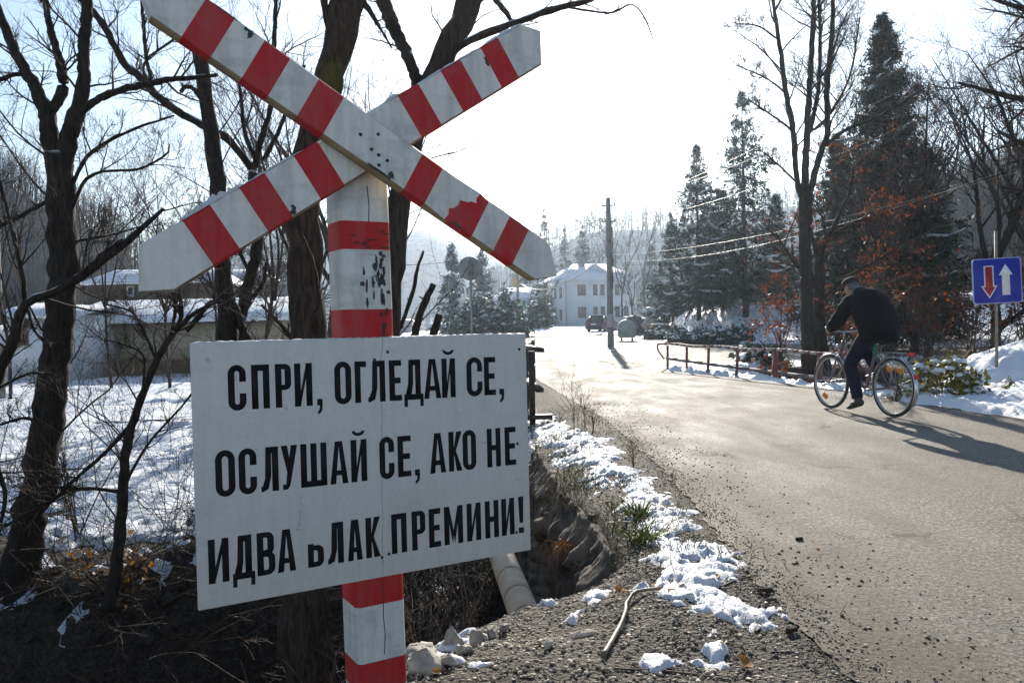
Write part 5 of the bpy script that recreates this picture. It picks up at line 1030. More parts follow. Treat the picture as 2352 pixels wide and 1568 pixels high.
def hip_roof(mb, w, d, z, h, ov, ridge, mi=0, th=.14):
    x0, x1, y0, y1 = -w / 2 - ov, w / 2 + ov, -ov, d + ov; a = (x0 + (y1 - y0) / 2 * (1 - ridge), d / 2, z + h); c = (x1 - (y1 - y0) / 2 * (1 - ridge), d / 2, z + h)
    b_ = [(x0, y0, z), (x1, y0, z), (x1, y1, z), (x0, y1, z)]; u = [(p[0], p[1], p[2] - th) for p in b_]
    mb.add(b_ + [a, c] + u, [[0, 1, 5, 4], [1, 2, 5], [2, 3, 4, 5], [3, 0, 4], [6, 7, 1, 0], [7, 8, 2, 1], [8, 9, 3, 2], [9, 6, 0, 3], [9, 8, 7, 6]], mi)
def window(root, c, w, h, ax, fm, gm, depth=.12, fw=.07, bars=1):
    """window set in a recess; ax 'x': lies in the local xz plane facing -y; 'y': faces -x"""
    D = (lambda a, b_, c_: (a, b_, c_)) if ax == 'x' else (lambda a, b_, c_: (b_, a, c_)); mb = MB(); cx, cy, cz = c
    def bx(dx, dz, sx, sz, sy=.07, oy=0):
        o = D(dx, oy, dz); mb.box((cx + o[0], cy + o[1], cz + o[2]), D(sx, sy, sz))
    bx(-w / 2 + fw / 2, 0, fw, h); bx(w / 2 - fw / 2, 0, fw, h); bx(0, h / 2 - fw / 2, w - 2 * fw, fw); bx(0, -h / 2 + fw / 2, w - 2 * fw, fw)
    for k in range(bars): bx(-w / 2 + w * (k + 1) / (bars + 1), 0, fw * .7, h - 2 * fw, .06)
    f = mb.build('window', fm, root); mb = MB(); o = D(0, .02, 0); mb.box((cx + o[0], cy + o[1], cz + o[2]), D(w - fw, .02, h - fw)); mb.build('pane', gm, f)
    mb = MB(); o = D(0, -.06, -h / 2 - .04); mb.box((cx + o[0], cy + o[1], cz + o[2]), D(w + .16, .16, .06)); mb.build('sill', PLASTERG, f); return f
# white two storey house
YH = 98; pc = P(1302, 750, YH); zb = float(pc[2]); k = YH / FPX
hw = 166 * k / cos(rad(14)); hd = 9.2; yaw = rad(-14)
house = thing('house', 'white two storey house with a snowy hipped roof across the square', 'house', (pc[0], pc[1], zb - .25), rad(13))
ox = hw / 2; H_ = 104 * k
mb = MB(); mb.box((ox, hd / 2, H_ / 2 + .2), (hw, hd, H_ + .4)); mb.build('wall', PLASTER, house)
mb = MB(); mb.box((ox, hd / 2, .2), (hw + .1, hd + .1, .5)); mb.build('plinth', PLASTERG, house)
mb = MB(); hip_roof(mb, hw, hd, H_ + .5, 2.1, .75, .42); mb.v[-1][:, 0] += ox; rf = mb.build('roof', ROOFS, house)
mb = MB(); mb.box((ox * .72, hd * .42, H_ + 2.2), (.75, .6, 2.2)); mb.box((ox * .72, hd * .42, H_ + 3.35), (.9, .75, .12)); mb.build('chimney', CONC, rf)
mb = MB(); mb.box((ox * .5, hd * .7, H_ + 2.2), (.7, .6, 1.9)); mb.build('chimney', CONC, rf)
mb = MB(); x0 = ox * 1.0; mb.add([(x0 - 1.5, 1.6, H_ + 1.35), (x0 + 1.5, 1.6, H_ + 1.35), (x0, 1.6, H_ + 2.35), (x0 - 1.5, 4.4, H_ + 1.9), (x0 + 1.5, 4.4, H_ + 1.9), (x0, 4.6, H_ + 2.6)], [[0, 1, 2], [0, 2, 5, 3], [1, 4, 5, 2]]); mb.build('dormer', [ROOFS], rf)
for col, ww in ((1093, 108), (1277, 55), (1376, 52), (1580, 56), (1700, 56)):
    X_ = (1149.3 + .1736 * col - 1303) * k / cos(rad(13)) ; 
    for yv in (535, 830):
        if col > 1600 and yv < 700: continue
        zc = 1.2 + (735.5 - (574.7 + .1736 * yv)) * k - (zb - .25) + .15; window(house, (X_, -.02, zc), ww * .1736 * k / cos(rad(13)), 140 * .1736 * k, 'x', WFRAME, CURT, bars=1 if ww > 80 else 0)
for yy in (2.2, 4.6):
    for zc in (1.7, 4.35): window(house, (-.02, yy, zc), .9, 1.25, 'y', WFRAME, CURT, bars=0)
mb = MB(); mb.box((-.03, 6.6, 1.3), (.08, .95, 2.1)); dr = mb.build('door', WFRAME, house); mb = MB(); mb.box((-.1, 6.25, 1.3), (.06, .04, .14)); mb.build('handle', STEEL, dr)
mb = MB(); mb.tube([(-.06, -.06, .3), (-.06, -.06, H_ + .3)], .05, 8); mb.build('drainpipe', STEEL, house)
# lower left wing
wx = -6.6; mb = MB(); mb.box((wx / 2 - .3, 8, 2.0), (6.0, 5, 3.8)); mb.build('wing_wall', PLASTERG, house); mb = MB(); hip_roof(mb, 6.0, 5, 3.95, 1.3, .4, .4); mb.v[-1] += np.array([wx / 2 - .3, 5.5, 0]); mb.build('wing_roof', ROOFS, house)
# low stone wall of the house yard
mb = MB(); a = P(1196, 763, 84); c = P(1272, 760, 84); r = np.random.default_rng(2); n = 11
for i in range(n):
    x0 = a[0] + (c[0] - a[0]) * i / n; w = (c[0] - a[0]) / n; mb.box((x0 + w / 2, 84 + r.normal(0, .03), .35), (w - .03, .4, .75 + r.normal(0, .04)))
tag(mb.build('low_wall', STONED, bevel=.03), 'low dark wall along the yard of the white house', 'wall')
mb = MB(); mb.add([(a[0], 83.7, .76), (c[0], 83.7, .76), (c[0], 84.3, .76), (a[0], 84.3, .76), (a[0], 83.8, .9), (c[0], 83.8, .88), (c[0], 84.2, .88), (a[0], 84.2, .9)], [[0, 1, 5, 4], [1, 2, 6, 5], [2, 3, 7, 6], [3, 0, 4, 7], [4, 5, 6, 7]]); mb.build('snow', SNOW, kind='stuff')
# long low shed on the left with a snowy roof
YS = 34; ks = YS / FPX
def zat(u, v, Y): return float(P(u, v, Y)[2])
x0, x1 = P(150, 760, YS)[0], P(655, 750, YS)[0]; ze, zr = zat(300, 737, YS) , zat(300, 690, YS + 4); zg = -.7
shed = thing('shed', 'long low shed with a stained ochre wall and a thick snow covered roof', 'shed', ((x0 + x1) / 2, YS, zg))
Lx = x1 - x0; hE = ze - zg; hR = zr - zg
mb = MB(); mb.box((0, 2.5, hE / 2 - .05), (Lx, 5, hE)); mb.build('wall', OCHRE, shed)
mb = MB(); mb.box((.4, -.03, hE * .27), (Lx * .82, .04, .16)); mb.build('rusty_strip', RUSTM, shed)
mb = MB(); n = 60; xs = np.linspace(-Lx / 2 - .3, Lx / 2 + .3, n); r = np.random.default_rng(6); rows = []
for y, z in ((-.55, hE - .10), (-.6, hE + .02), (-.45, hE + .14), (1.5, (hE + hR) / 2 + .04), (3.7, hR - .02), (4.2, hR + .02), (4.4, hR - .1)): rows.append(np.stack([xs, np.full(n, y) + r.normal(0, .02, n), z + r.normal(0, .012, n)], -1))
v = np.array(rows).reshape(-1, 3); i = np.arange(6)[:, None] * n; j = np.arange(n - 1)[None]; mb.add(v, np.stack([i + j, i + j + 1, i + n + j + 1, i + n + j], -1).reshape(-1, 4)); mb.build('roof', ROOFW, shed, smooth=True)
mb = MB()
for i in range(46): mb.box((-Lx / 2 + Lx * (i + .5) / 46, -.3, hE - .13), (.10, .5, .08))
mb.build('rafters', BROWNW, shed)
# white gabled cottage at the far left
x0, x1 = P(8, 770, 31)[0], P(178, 760, 31)[0]; cot = thing('cottage', 'white cottage with a red brown window and a snowy roof at the far left', 'house', ((x0 + x1) / 2, 31, -.7)); Lx = x1 - x0; hE = zat(100, 725, 31) + .7
mb = MB(); mb.box((0, 2, hE / 2), (Lx, 4, hE)); mb.build('wall', PLASTER, cot)
mb = MB(); n = 30; xs = np.linspace(-Lx / 2 - .25, Lx / 2 + .25, n); rows = [np.stack([xs, np.full(n, y), z - .06 * (xs - xs[0]) + r.normal(0, .01, n)], -1) for y, z in ((-.4, hE + .02), (-.42, hE + .12), (1.4, hE + .42), (2.6, hE + .58), (4.6, hE - .1))]
v = np.array(rows).reshape(-1, 3); i = np.arange(4)[:, None] * n; j = np.arange(n - 1)[None]; mb.add(v, np.stack([i + j, i + j + 1, i + n + j + 1, i + n + j], -1).reshape(-1, 4)); mb.build('roof', ROOFW, cot, smooth=True)
window(cot, (P(52, 770, 31)[0] - (x0 + x1) / 2, -.02, zat(52, 763, 31) + .7), .42, .95, 'x', WFRAME, GLASS, bars=1)
# brown barn and small houses behind the shed
def block(name, label, u0, u1, vt, vr, Y, wm, rm, cat='house', zg=-.7, wins=(), dep=5, ov=.3):
    x0, x1 = P(u0, 740, Y)[0], P(u1, 740, Y)[0]; ze = zat((u0 + u1) / 2, vt, Y); zr = zat((u0 + u1) / 2, vr, Y + dep * .5); rt = thing(name, label, cat, ((x0 + x1) / 2, Y, zg)); L = x1 - x0
    mb = MB(); mb.box((0, dep / 2, (ze - zg) / 2), (L, dep, ze - zg)); mb.build('wall', wm, rt)
    mb = MB(); hip_roof(mb, L, dep, ze - zg + .1, zr - ze, ov, .85); mb.build('roof', rm, rt)
    for (u, v, w, h) in wins: window(rt, (P(u, v, Y)[0] - (x0 + x1) / 2, -.02, zat(u, v, Y) - zg), w * Y / FPX, h * Y / FPX, 'x', PLASTERG, GLASS, bars=0)
    return rt
block('barn', 'dark brown timber barn behind the long snowy shed', 205, 478, 650, 622, 47, BROWNW, ROOFS, 'barn', dep=6, wins=[(300, 668, 16, 22), (400, 668, 16, 22)])
block('house', 'small pale house with snowy roof between the slim trunks', 505, 588, 640, 622, 55, PLASTERG, ROOFS, wins=[(535, 662, 12, 16), (565, 662, 12, 16)])
block('house', 'far house with snowy roof half hidden behind the thickest trunk', 590, 668, 655, 600, 62, PLASTERG, ROOFS, wins=[(640, 690, 12, 18)])
block('house', 'tiny distant house at the end of the road behind the snags', 985, 1035, 752, 742, 110, PLASTERG, ROOFS, wins=[(1010, 758, 6, 6)], zg=0)
block('kiosk', 'small grey shelter at the far end of the road, left of the snags', 905, 942, 740, 735, 90, PLASTERG, ROOFS, 'kiosk', zg=0, wins=[(924, 752, 10, 10)], dep=2.5)
# ------------------------------------------------------------------ poles and wires
def pole(name, label, u, vb, Y, vt, r0, r1, mat, cat='utility pole', xtra=True, group=None):
    p = P(u, vb, Y); z0 = float(ground_z(p[0], p[1])); h = zat(u, vt, Y) - z0; rt = thing(name, label, cat, (p[0], p[1], z0), 0, group)
    mb = MB(); zz = [-.2, .02, h * .25, h * .5, h * .75, h]; mb.tube([(0, 0, z) for z in zz], np.interp(zz, [0, h], [r0, r1]), 10); mb.build('shaft', mat, rt, smooth=False)
    if xtra:
        mb = MB(); 
        for z in (h - .35, h - 1.05): mb.box((0, 0, z), (.62, .05, .05))
        mb.build('bracket', DARKST, rt)
        for z in (h - .35, h - 1.05):
            for s in (-.28, .28): b_ = MB(); b_.lathe([(0, 0), (.035, .02), (.03, .06), (.045, .08), (.03, .12), (0, .13)], 8, (s, 0, z + .02)); b_.build('insulator', CURT, rt)
    rt['top'] = h; return rt, np.array([p[0], p[1], z0 + h])
up, uptop = pole('utility_pole', 'weathered concrete utility pole standing on the square', 1403, 797, 37.0, 454, .15, .10, CONC)
mb = MB(); mb.lathe([(.152, .9), (.156, .9), (.156, 1.5), (.15, 1.5)], 12); mb.build('pasted_notice', PLASTERG, up)
mb = MB(); hT = up['top']; mb.tube([(.13, -.05, 2.6), (.16, -.08, 4.2), (.13, -.06, 5.3), (.1, -.02, hT - 1)], .02, 5); mb.build('cable', DARKST, up)
fp, fptop = pole('utility_pole', 'dim utility pole by the map board, lower part pale', 1191, 764, 78, 560, .16, .11, CONC, xtra=False)
mb = MB(); mb.lathe([(.17, .1), (.19, .12), (.19, 1.7), (.17, 1.72)], 10); mb.build('white_band', PLASTER, fp)
mb = MB(); mb.prism([(-.35, 0), (.1, 0), (.1, 1.1)], (-.12, -.2, 4.3), (1, 0, 0), (0, 0, 1), (0, -1, 0), .02); mb.build('warning_plate', simple('orange_plate', (.55, .26, .02), (.7, .36, .04), 3, .5), fp)
fp2, fp2top = pole('utility_pole', 'slim distant utility pole among the evergreen bushes', 1123, 764, 84, 690, .12, .09, CONC, xtra=False)
lp, lptop = pole('utility_pole', 'grey pole at the left edge carrying a metal box', 3, 875, 22, 395, .10, .08, CONC, xtra=False)
bxp = P(8, 768, 21.7); mb = MB(); mb.box((.07, -.24, bxp[2] - lp.location.z), (.24, .2, .48)); mb.build('meter_box', simple('pale_metal_box', (.42, .48, .54), (.5, .56, .62), 4, .5), lp, bevel=.01)
WIRE = simple('bright_wire', (.2, .185, .165), (.36, .335, .3), 2, .45, metal=.6)
WIRED = simple('dark_wire', (.05, .05, .05), (.12, .11, .1), 2, .5)
def wire(label, a, b, sag, r=.0048, m=None):
    t = np.linspace(0, 1, 28)[:, None]; q = np.asarray(a) * (1 - t) + np.asarray(b) * t; q[:, 2] -= 4 * sag * (t * (1 - t))[:, 0]
    mb = MB(); mb.tube(q, np.clip(r * q[:, 1] / 37, .0023, None), 5); return tag(mb.build('overhead_wire', m or WIRE, smooth=True), label, 'wire', 'overhead wires')
T_ = uptop
wire('highest wire from the pole up to the upper right corner', T_ + [.28, 0, -.3], P(2420, -60, 13), .5)
wire('second wire from the pole to the upper right, just below the highest', T_ + [-.28, 0, -.3], P(2420, 30, 13.4), .5)
wire('wire from the pole to the right passing lowest over the tall open spruce', T_ + [.28, 0, -1.0], P(2400, 130, 14), .6)
wire('slack wire dipping from the middle of the pole towards the right edge', P(1407, 585, 37), P(2420, 372, 15), .35)
wire('lowest slack wire from the pole to the trees on the right', P(1407, 597, 37), P(2300, 395, 15.5), .55)
wire('top wire from the pole to the left', T_ + [-.28, 0, -.9], P(1100, 565, 92), .8, .016)
wire('second wire from the pole to the left', T_ + [-.28, 0, -1.0], fptop + [-.2, 0, -.9], .8, .016)
wire('third wire from the pole to the left', T_ + [.28, 0, -1.0], fptop + [.2, 0, -1.4], .9, .016)
wire('wire from the middle of the pole to the left, skimming the roof', P(1400, 570, 37), fptop + [0, 0, -2.0], 1.0, .014)
wire('low cable from the pole to the left, over the roof of the wing', P(1400, 582, 37), P(1196, 652, 78), 1.0, .02)
wire('upper drooping wire from the far pole to the slim distant pole', fptop + [0, 0, -1.2], fp2top + [0, 0, -.1], .8, .018)
wire('lower drooping wire from the far pole to the slim distant pole', fptop + [0, 0, -2.4], fp2top + [0, 0, -.8], .9, .018)
wire('thin dark wire crossing the hill behind the striped post', P(880, 608, 60), P(1125, 582, 60), .3, .012, WIRED)
# ------------------------------------------------------------------ signs on the square
pr = gp(1084, 852, 0); rs = thing('road_sign', 'round road sign seen from behind on a grey pole', 'road sign', (pr[0], pr[1], 0)); zc = zat(1082, 616, pr[1])
mb = MB(); mb.tube([(.02, 0, -.2), (.02, 0, zc + .25)], .03, 10); mb.build('pole', STEEL, rs, smooth=True)
BACK = simple('dull_sign_back', (.16, .155, .14), (.30, .29, .26), 3, .5, metal=.3)
mb = MB(); mb.lathe([(0, .0), (.28, 0), (.296, .004), (.30, .012), (.288, .012), (.282, .006), (0, .006)], 40, (0, .06, zc), 'y'); mb.build('disc', BACK, rs)
mb = MB()
for z in (zc - .14, zc + .16): mb.box((.02, .035, z), (.10, .03, .04))
mb.build('clamp', DARKST, rs)
pm = P(1195, 763, 80); bd = thing('map_board', 'green and white map board on two thin posts behind the dim pole', 'notice board', (pm[0], 80, float(ground_z(pm[0], 80)))); km = 80 / FPX
for s in (-17.5, 17.5): b_ = MB(); b_.tube([(s * km, 0, -.1), (s * km, 0, 72 * km)], .035, 8); b_.build('post', STEEL, bd)
mb = MB(); mb.box((0, -.03, 54 * km), (34 * km, .05, 34 * km)); pb = mb.build('panel', PLASTER, bd)
mb = MB(); mb.box((0, -.07, 54 * km), (28 * km, .02, 28 * km)); mb.build('map', simple('map_print', (.06, .22, .12), (.55, .55, .42), 1.6, .4, lo=.42, hi=.56), pb)
# blue priority sign
pbq = gp(2290, 895, .06); zg = float(ground_z(pbq[0], pbq[1])); bs = thing('priority_sign', 'square blue priority sign with a red and a white arrow on a thin leaning pole', 'road sign', (pbq[0], pbq[1], zg - .05), rad(-10)); kb = pbq[1] / FPX
hz = zat(2288, 645, pbq[1]) - zg + .05; ht = zat(2282, 530, pbq[1]) - zg + .05
mb = MB(); mb.tube([(0, 0, -.3), (0, .0, hz), (0, .0, ht)], .022, 10); mb.build('pole', simple('rusty_pole', (.2, .16, .12), (.36, .31, .26), 12, .6, metal=.3), bs, smooth=True)
sw = 98 * kb / cos(rad(20))
def rrect(w, r, n=5): return [(sx * (w / 2 - r) + r * cos(a + q), sz * (w / 2 - r) + r * sin(a + q)) for (sx, sz, q) in ((1, 1, 0), (-1, 1, pi / 2), (-1, -1, pi), (1, -1, 1.5 * pi)) for a in np.linspace(0, pi / 2, n)]
BLUE = simple('blue_sign_face', (.012, .022, .30), (.018, .03, .36), 3, .35); WHT = simple('white_sign_paint', (.78, .78, .78), rough=.4); REDP = simple('red_sign_paint', (.40, .015, .012), rough=.4)
o_ = np.array([0, -.034, hz]); ax_ = np.array([cos(rad(2)), 0, sin(rad(2))]); az_ = np.array([-sin(rad(2)), 0, cos(rad(2))]); nf = np.array([0, -1., 0])
mb = MB(); mb.prism(rrect(sw, .05), o_, ax_, az_, nf, .014); pnl = mb.build('panel', simple('pale_blue_edge', (.35, .4, .62), rough=.4), bs)
mb = MB(); mb.prism(rrect(sw * .955, .04), o_ + nf * .002, ax_, az_, nf, .0015); mb.build('face', BLUE, pnl)
def arrow(cx, w, hw, z0, zs, z1): return [(cx - w / 2, z0), (cx + w / 2, z0), (cx + w / 2, zs), (cx + hw / 2, zs), (cx, z1), (cx - hw / 2, zs), (cx - w / 2, zs)]
A_ = arrow(.175 * sw, .16 * sw, .28 * sw, -.32 * sw, .12 * sw, .36 * sw); mb = MB(); mb.prism(A_, o_ + nf * .004, ax_, az_, nf, .0012); mb.build('white_arrow', WHT, pnl)
A_ = arrow(-.165 * sw, .20 * sw, .34 * sw, .34 * sw, -.10 * sw, -.38 * sw)[::-1]; mb = MB(); mb.prism(A_, o_ + nf * .004, ax_, az_, nf, .0012); mb.build('arrow_border', WHT, pnl)
A_ = arrow(-.165 * sw, .145 * sw, .25 * sw, .315 * sw, -.13 * sw, -.335 * sw)[::-1]; mb = MB(); mb.prism(A_, o_ + nf * .0058, ax_, az_, nf, .0012); mb.build('red_arrow', REDP, pnl)
# ------------------------------------------------------------------ railings
RAILP = np.array([(3.68, 20.0), (4.12, 18.35), (4.55, 16.9), (4.98, 15.5), (5.42, 14.2), (5.8, 12.95)])
RAILR = paint('red_rail_paint', (.25, .075, .062), (.06, .03, .025), .64, 1., .6); RAILW = paint('white_rail_paint', (.50, .47, .43), (.15, .08, .06), .62, 1., .6); RAILG = simple('grey_rail_steel', (.10, .095, .09), (.2, .18, .17), 9, .6)
rl = thing('railing', 'bent red and white striped railing along the right edge of the road', 'railing', (3.68, 20.0, 0))
R3 = lambda x, y, z: np.array([x - 3.68, y - 20.0, z])
d = np.r_[0, np.cumsum(np.linalg.norm(np.diff(RAILP, axis=0), axis=1))]; at_ = lambda s: np.array([np.interp(s, d, RAILP[:, 0]), np.interp(s, d, RAILP[:, 1])])
hgt = lambda s: .60 - .05 * (s / d[-1]) + .015 * sin(s * 3)
mb = MB(); n = 46
for i in range(n):
    a, c = at_(d[-1] * i / n), at_(d[-1] * (i + 1) / n); mb.bar(R3(*a, hgt(d[-1] * i / n)), R3(*c, hgt(d[-1] * (i + 1) / n)), .05, .055, i % 2)
mb.build('top_rail', [RAILR, RAILW], rl)
mb = MB(); 
for i in range(12): a, c = at_(.1 + (d[-1] - .1) * i / 12), at_(.1 + (d[-1] - .1) * (i + 1) / 12); mb.bar(R3(*a, .26 - .015 * i), R3(*c, .26 - .015 * (i + 1)), .05, .06)
mb.build('mid_rail', RAILG, rl)
for i, s in enumerate((.15, 1.15, 2.15, 3.3, 4.6, 5.85, 7.1)):
    a = at_(s); ln = -.03 - .055 * i if i < 4 else -.26; w = .05 if i < 4 else .09; b_ = MB()
    b_.bar(R3(a[0] + ln * .5, a[1] - .02, -.35), R3(a[0] + ln * .15, a[1], .1), w, w, 1); b_.bar(R3(a[0] + ln * .15, a[1], .1), R3(a[0], a[1], hgt(s) - .035), w, w, 0); b_.build('post', [RAILR, RAILG], rl)
a = at_(0); t = np.linspace(0, pi * .75, 10); mb = MB(); mb.tube([R3(a[0] - .16 - .05 * sin(q) + .22 * (1 - cos(q)) * .5, a[1] + .05, .60 - .36 * q / (pi * .75)) for q in t], .02, 6); mb.tube([R3(a[0] - .17, a[1] + .05, .60), R3(a[0] + .02, a[1], .6)], .022, 6); mb.build('end_loop', RAILR, rl)
lr = thing('railing', 'rusty dark railing at the left edge of the road, beside the notice board', 'railing', (.24, 10.5, 0)); LP_ = [(.24, 10.5), (.2, 12.5), (.3, 14.6), (.42, 16.6)]
for (x, y) in LP_: b_ = MB(); b_.box((x - .24, y - 10.5, .36), (.075, .075, .94)); b_.build('post', DARKST, lr)
for zz, nm in ((.84, 'top_rail'), (.34, 'mid_rail')):
    mb = MB(); mb.bar((.12 if zz > .5 else .1, -.1, zz), (-.05, 2.0, zz), .09, .05); mb.bar((-.05, 2.0, zz), (.06, 4.1, zz), .09, .05); mb.bar((.06, 4.1, zz), (.18, 6.1, zz), .09, .05); mb.build(nm, DARKST, lr)
mb = MB(); mb.box((.06, -.03, .0), (.38, .2, .05)); mb.build('base_plate', DARKST, lr)
# ------------------------------------------------------------------ waste bin, car, boulder, covered pile
pb_ = gp(1440, 783, 0); bn = thing('waste_container', 'grey rounded waste container on small wheels beside the utility pole', 'waste bin', (pb_[0], pb_[1], .0), rad(-4))
BINM = simple('galvanised_bin', (.30, .33, .31), (.42, .45, .43), 2.5, .5, metal=.1)
mb = MB(); w = .52; prof = [(-w * .8, .2), (w * .8, .2), (w * .95, .32), (w * 1.0, .8), (w * .92, .95)] + [(w * .92 * cos(a), .88 + .34 * sin(a)) for a in np.linspace(.2, pi - .2, 9)] + [(-w * .92, .95), (-w * 1.0, .8), (-w * .95, .32)]
mb.prism(prof, (0, -.4, 0), (1, 0, 0), (0, 0, 1), (0, -1, 0), .85); mb.build('body', BINM, bn, bevel=.03)
mb = MB(); mb.lathe([(w * 1.02, -.03), (w * 1.05, 0), (w * 1.02, .03)], 24, (0, -.44, .85), 'y'); mb.build('lid', BINM, bn)
for s in (-1, 1):
    for y in (-.32, .36): b_ = MB(); b_.lathe([(0, -.03), (.08, -.03), (.09, 0), (.08, .03), (0, .03)], 14, (s * .3, y, .09), 'x'); b_.box((s * .3, y, .17), (.03, .05, .14)); b_.build('wheel', RUBBER, bn)
for s in (-1, 1): b_ = MB(); b_.tube([(s * .56, -.1, .75), (s * .62, -.1, .78), (s * .62, .1, .78), (s * .56, .1, .75)], .025, 6); b_.build('handle', BINM, bn)
# car: dark red hatchback seen from behind and to its left
pcq = gp(1386, 768, 0); car = thing('parked_car', 'dark red hatchback parked before the white house, left of the waste container', 'car', (pcq[0], pcq[1] + .8, float(ground_z(pcq[0], pcq[1]))), rad(62)); CARP = simple('dark_red_car_paint', (.075, .008, .012), rough=.28, spec=.6)
Lc, Wc = 3.9, 1.62
side = [(-1.9, .32), (-1.93, .55), (-1.86, .82), (-1.78, .92), (-1.15, .98), (.95, .95), (1.75, .84), (1.93, .62), (1.93, .34), (1.55, .22), (-1.6, .22)]
mb = MB(); K = len(side); L_ = [(x, -Wc / 2, z) for x, z in side]; R_ = [(x, Wc / 2, z) for x, z in side]; mb.add(L_ + R_, [list(range(K)), list(range(K, 2 * K))[::-1]] + [[(i + 1) % K, i, K + i, K + (i + 1) % K] for i in range(K)]); body = mb.build('body', CARP, car, bevel=.06)
gh = [(-1.72, .93), (-1.12, 1.36), (-.85, 1.40), (.15, 1.38), (.98, .95)]; mb = MB(); K = 5; mb.add([(x, -Wc / 2 + .05 + (z - .93) * .28, z) for x, z in gh] + [(x, Wc / 2 - .05 - (z - .93) * .28, z) for x, z in gh], [list(range(K)), list(range(K, 2 * K))[::-1]] + [[(i + 1) % K, i, K + i, K + (i + 1) % K] for i in range(K)]); mb.build('windows', GLASS, car)
mb = MB(); mb.add([(-1.15, -.60, 1.37), (.2, -.60, 1.39), (.2, .60, 1.39), (-1.15, .60, 1.37), (-1.1, -.56, 1.44), (.1, -.56, 1.45), (.1, .56, 1.45), (-1.1, .56, 1.44)], [[0, 1, 5, 4], [1, 2, 6, 5], [2, 3, 7, 6], [3, 0, 4, 7], [4, 5, 6, 7]]); mb.build('roof', CARP, car); mb = MB(); mb.box((-.5, 0, 1.465), (1.15, 1.0, .04)); mb.build('snow', SNOW, car)
for s in (-1, 1):
    mb = MB()
    for (a, c) in (((-1.72, .93), (-1.12, 1.37)), ((-.55, .95), (-.5, 1.39)), ((.98, .95), (.15, 1.39))): mb.bar((a[0], s * (Wc / 2 - .045), a[1]), (c[0], s * (Wc / 2 - .175), c[1]), .07, .04)
    mb.build('pillars', CARP, car)
    for x in (-1.22, 1.25):
        b_ = MB(); b_.lathe([(.17, -.08), (.27, -.09), (.30, -.06), (.30, .06), (.27, .09), (.17, .08)], 24, (x, s * .74, .30), 'y', closed=True); wl = b_.build('wheel', RUBBER, car, smooth=True); b_ = MB(); b_.lathe([(0, -.085), (.17, -.07), (.175, .07), (0, .085)], 18, (x, s * .74, .30), 'y'); b_.build('rim', STEEL, wl)
    b_ = MB(); b_.box((-1.91, s * .66, .72), (.05, .24, .16)); b_.build('tail_light', simple('tail_light_red', (.3, .01, .01), rough=.2), car)
mb = MB(); mb.box((-1.97, 0, .45), (.12, 1.55, .22)); mb.build('bumper', BLACKM, car, bevel=.03)
mb = MB(); mb.box((-1.94, 0, .70), (.02, .5, .12)); mb.build('number_plate', WHT, car)
p = gp(1492, 772, 0); rock('boulder', 'big pale rounded boulder with a snow cap at the end of the juniper row', (p[0], p[1], .95), (1.35, 1.3, 2.1), 80, simple('boulder_stone', (.24, .23, .21), (.50, .47, .43), 2, .85, .03), 'boulder')
mb = MB(); mb.lathe([(0, .22), (.3, .18), (.5, .02), (.54, -.12)], 14, (p[0], p[1], 1.86)); mb.build('snow', SNOW, smooth=True, kind='stuff')
TARP = simple('black_tarpaulin', (.010, .010, .011), (.025, .024, .024), 2, .6, .05)
def pile(label, u0, u1, vt, Y, seed):
    a, c = P(u0, 745, Y), P(u1, 745, Y); r = np.random.default_rng(seed); cx = (a[0] + c[0]) / 2; L = c[0] - a[0]; zt = zat((u0 + u1) / 2, vt, Y); zg = float(ground_z(cx, Y)); n, m = 26, 12
    X, V = np.meshgrid(np.linspace(-1, 1, n), np.linspace(-1, 1, m)); Z = (zt - zg) * np.clip((1 - np.abs(X) ** 2.6) * (1 - np.abs(V) ** 2.2), 0, None) ** .6 * (.82 + .3 * fbm(X * 3 + seed, V * 2, 1.3, 3, seed)); rt = thing('covered_pile', label, 'pile', (cx, Y, zg))
    b_ = MB(); idx = np.arange(n * m).reshape(m, n); f = np.stack([idx[:-1, :-1], idx[:-1, 1:], idx[1:, 1:], idx[1:, :-1]], -1).reshape(-1, 4); v = np.stack([X * L / 2, V * 1.6, Z - .1], -1).reshape(-1, 3); b_.add(v, f); b_.build('tarpaulin', TARP, rt)
    b_ = MB(); kp = (Z > .92 * Z.max()) & (V > -.2); kq = kp.reshape(-1)[f].all(1); b_.add(v + np.array([0, 0, .04]) + r.normal(0, .03, v.shape), f[kq]); b_.build('snow', SNOW, rt, smooth=True)
pile('broad pile under a black cover with snow on its crest, right of the car', 1420, 1505, 720, 66, 3); pile('smaller black covered pile to the right of the broad one', 1490, 1540, 726, 62, 8)
p = P(1504, 748, 55); mb = MB(); mb.box((p[0] + .3, p[1], float(p[2]) - .1), (.9, .7, .3)); bb = thing('blue_crate', 'snow topped blue crate with an orange corner behind the junipers', 'crate', (0, 0, 0)); mb.build('side', simple('faded_blue', (.03, .06, .2), rough=.5), bb, bevel=.04); mb = MB(); mb.box((p[0] + .3, p[1], float(p[2]) + .09), (.96, .76, .12)); mb.build('snow', SNOW, bb, bevel=.04); mb = MB(); mb.box((p[0] - .2, p[1] - .4, float(p[2]) - .05), (.2, .12, .26)); mb.build('orange_corner', simple('orange_plastic', (.6, .3, .02), rough=.5), bb)
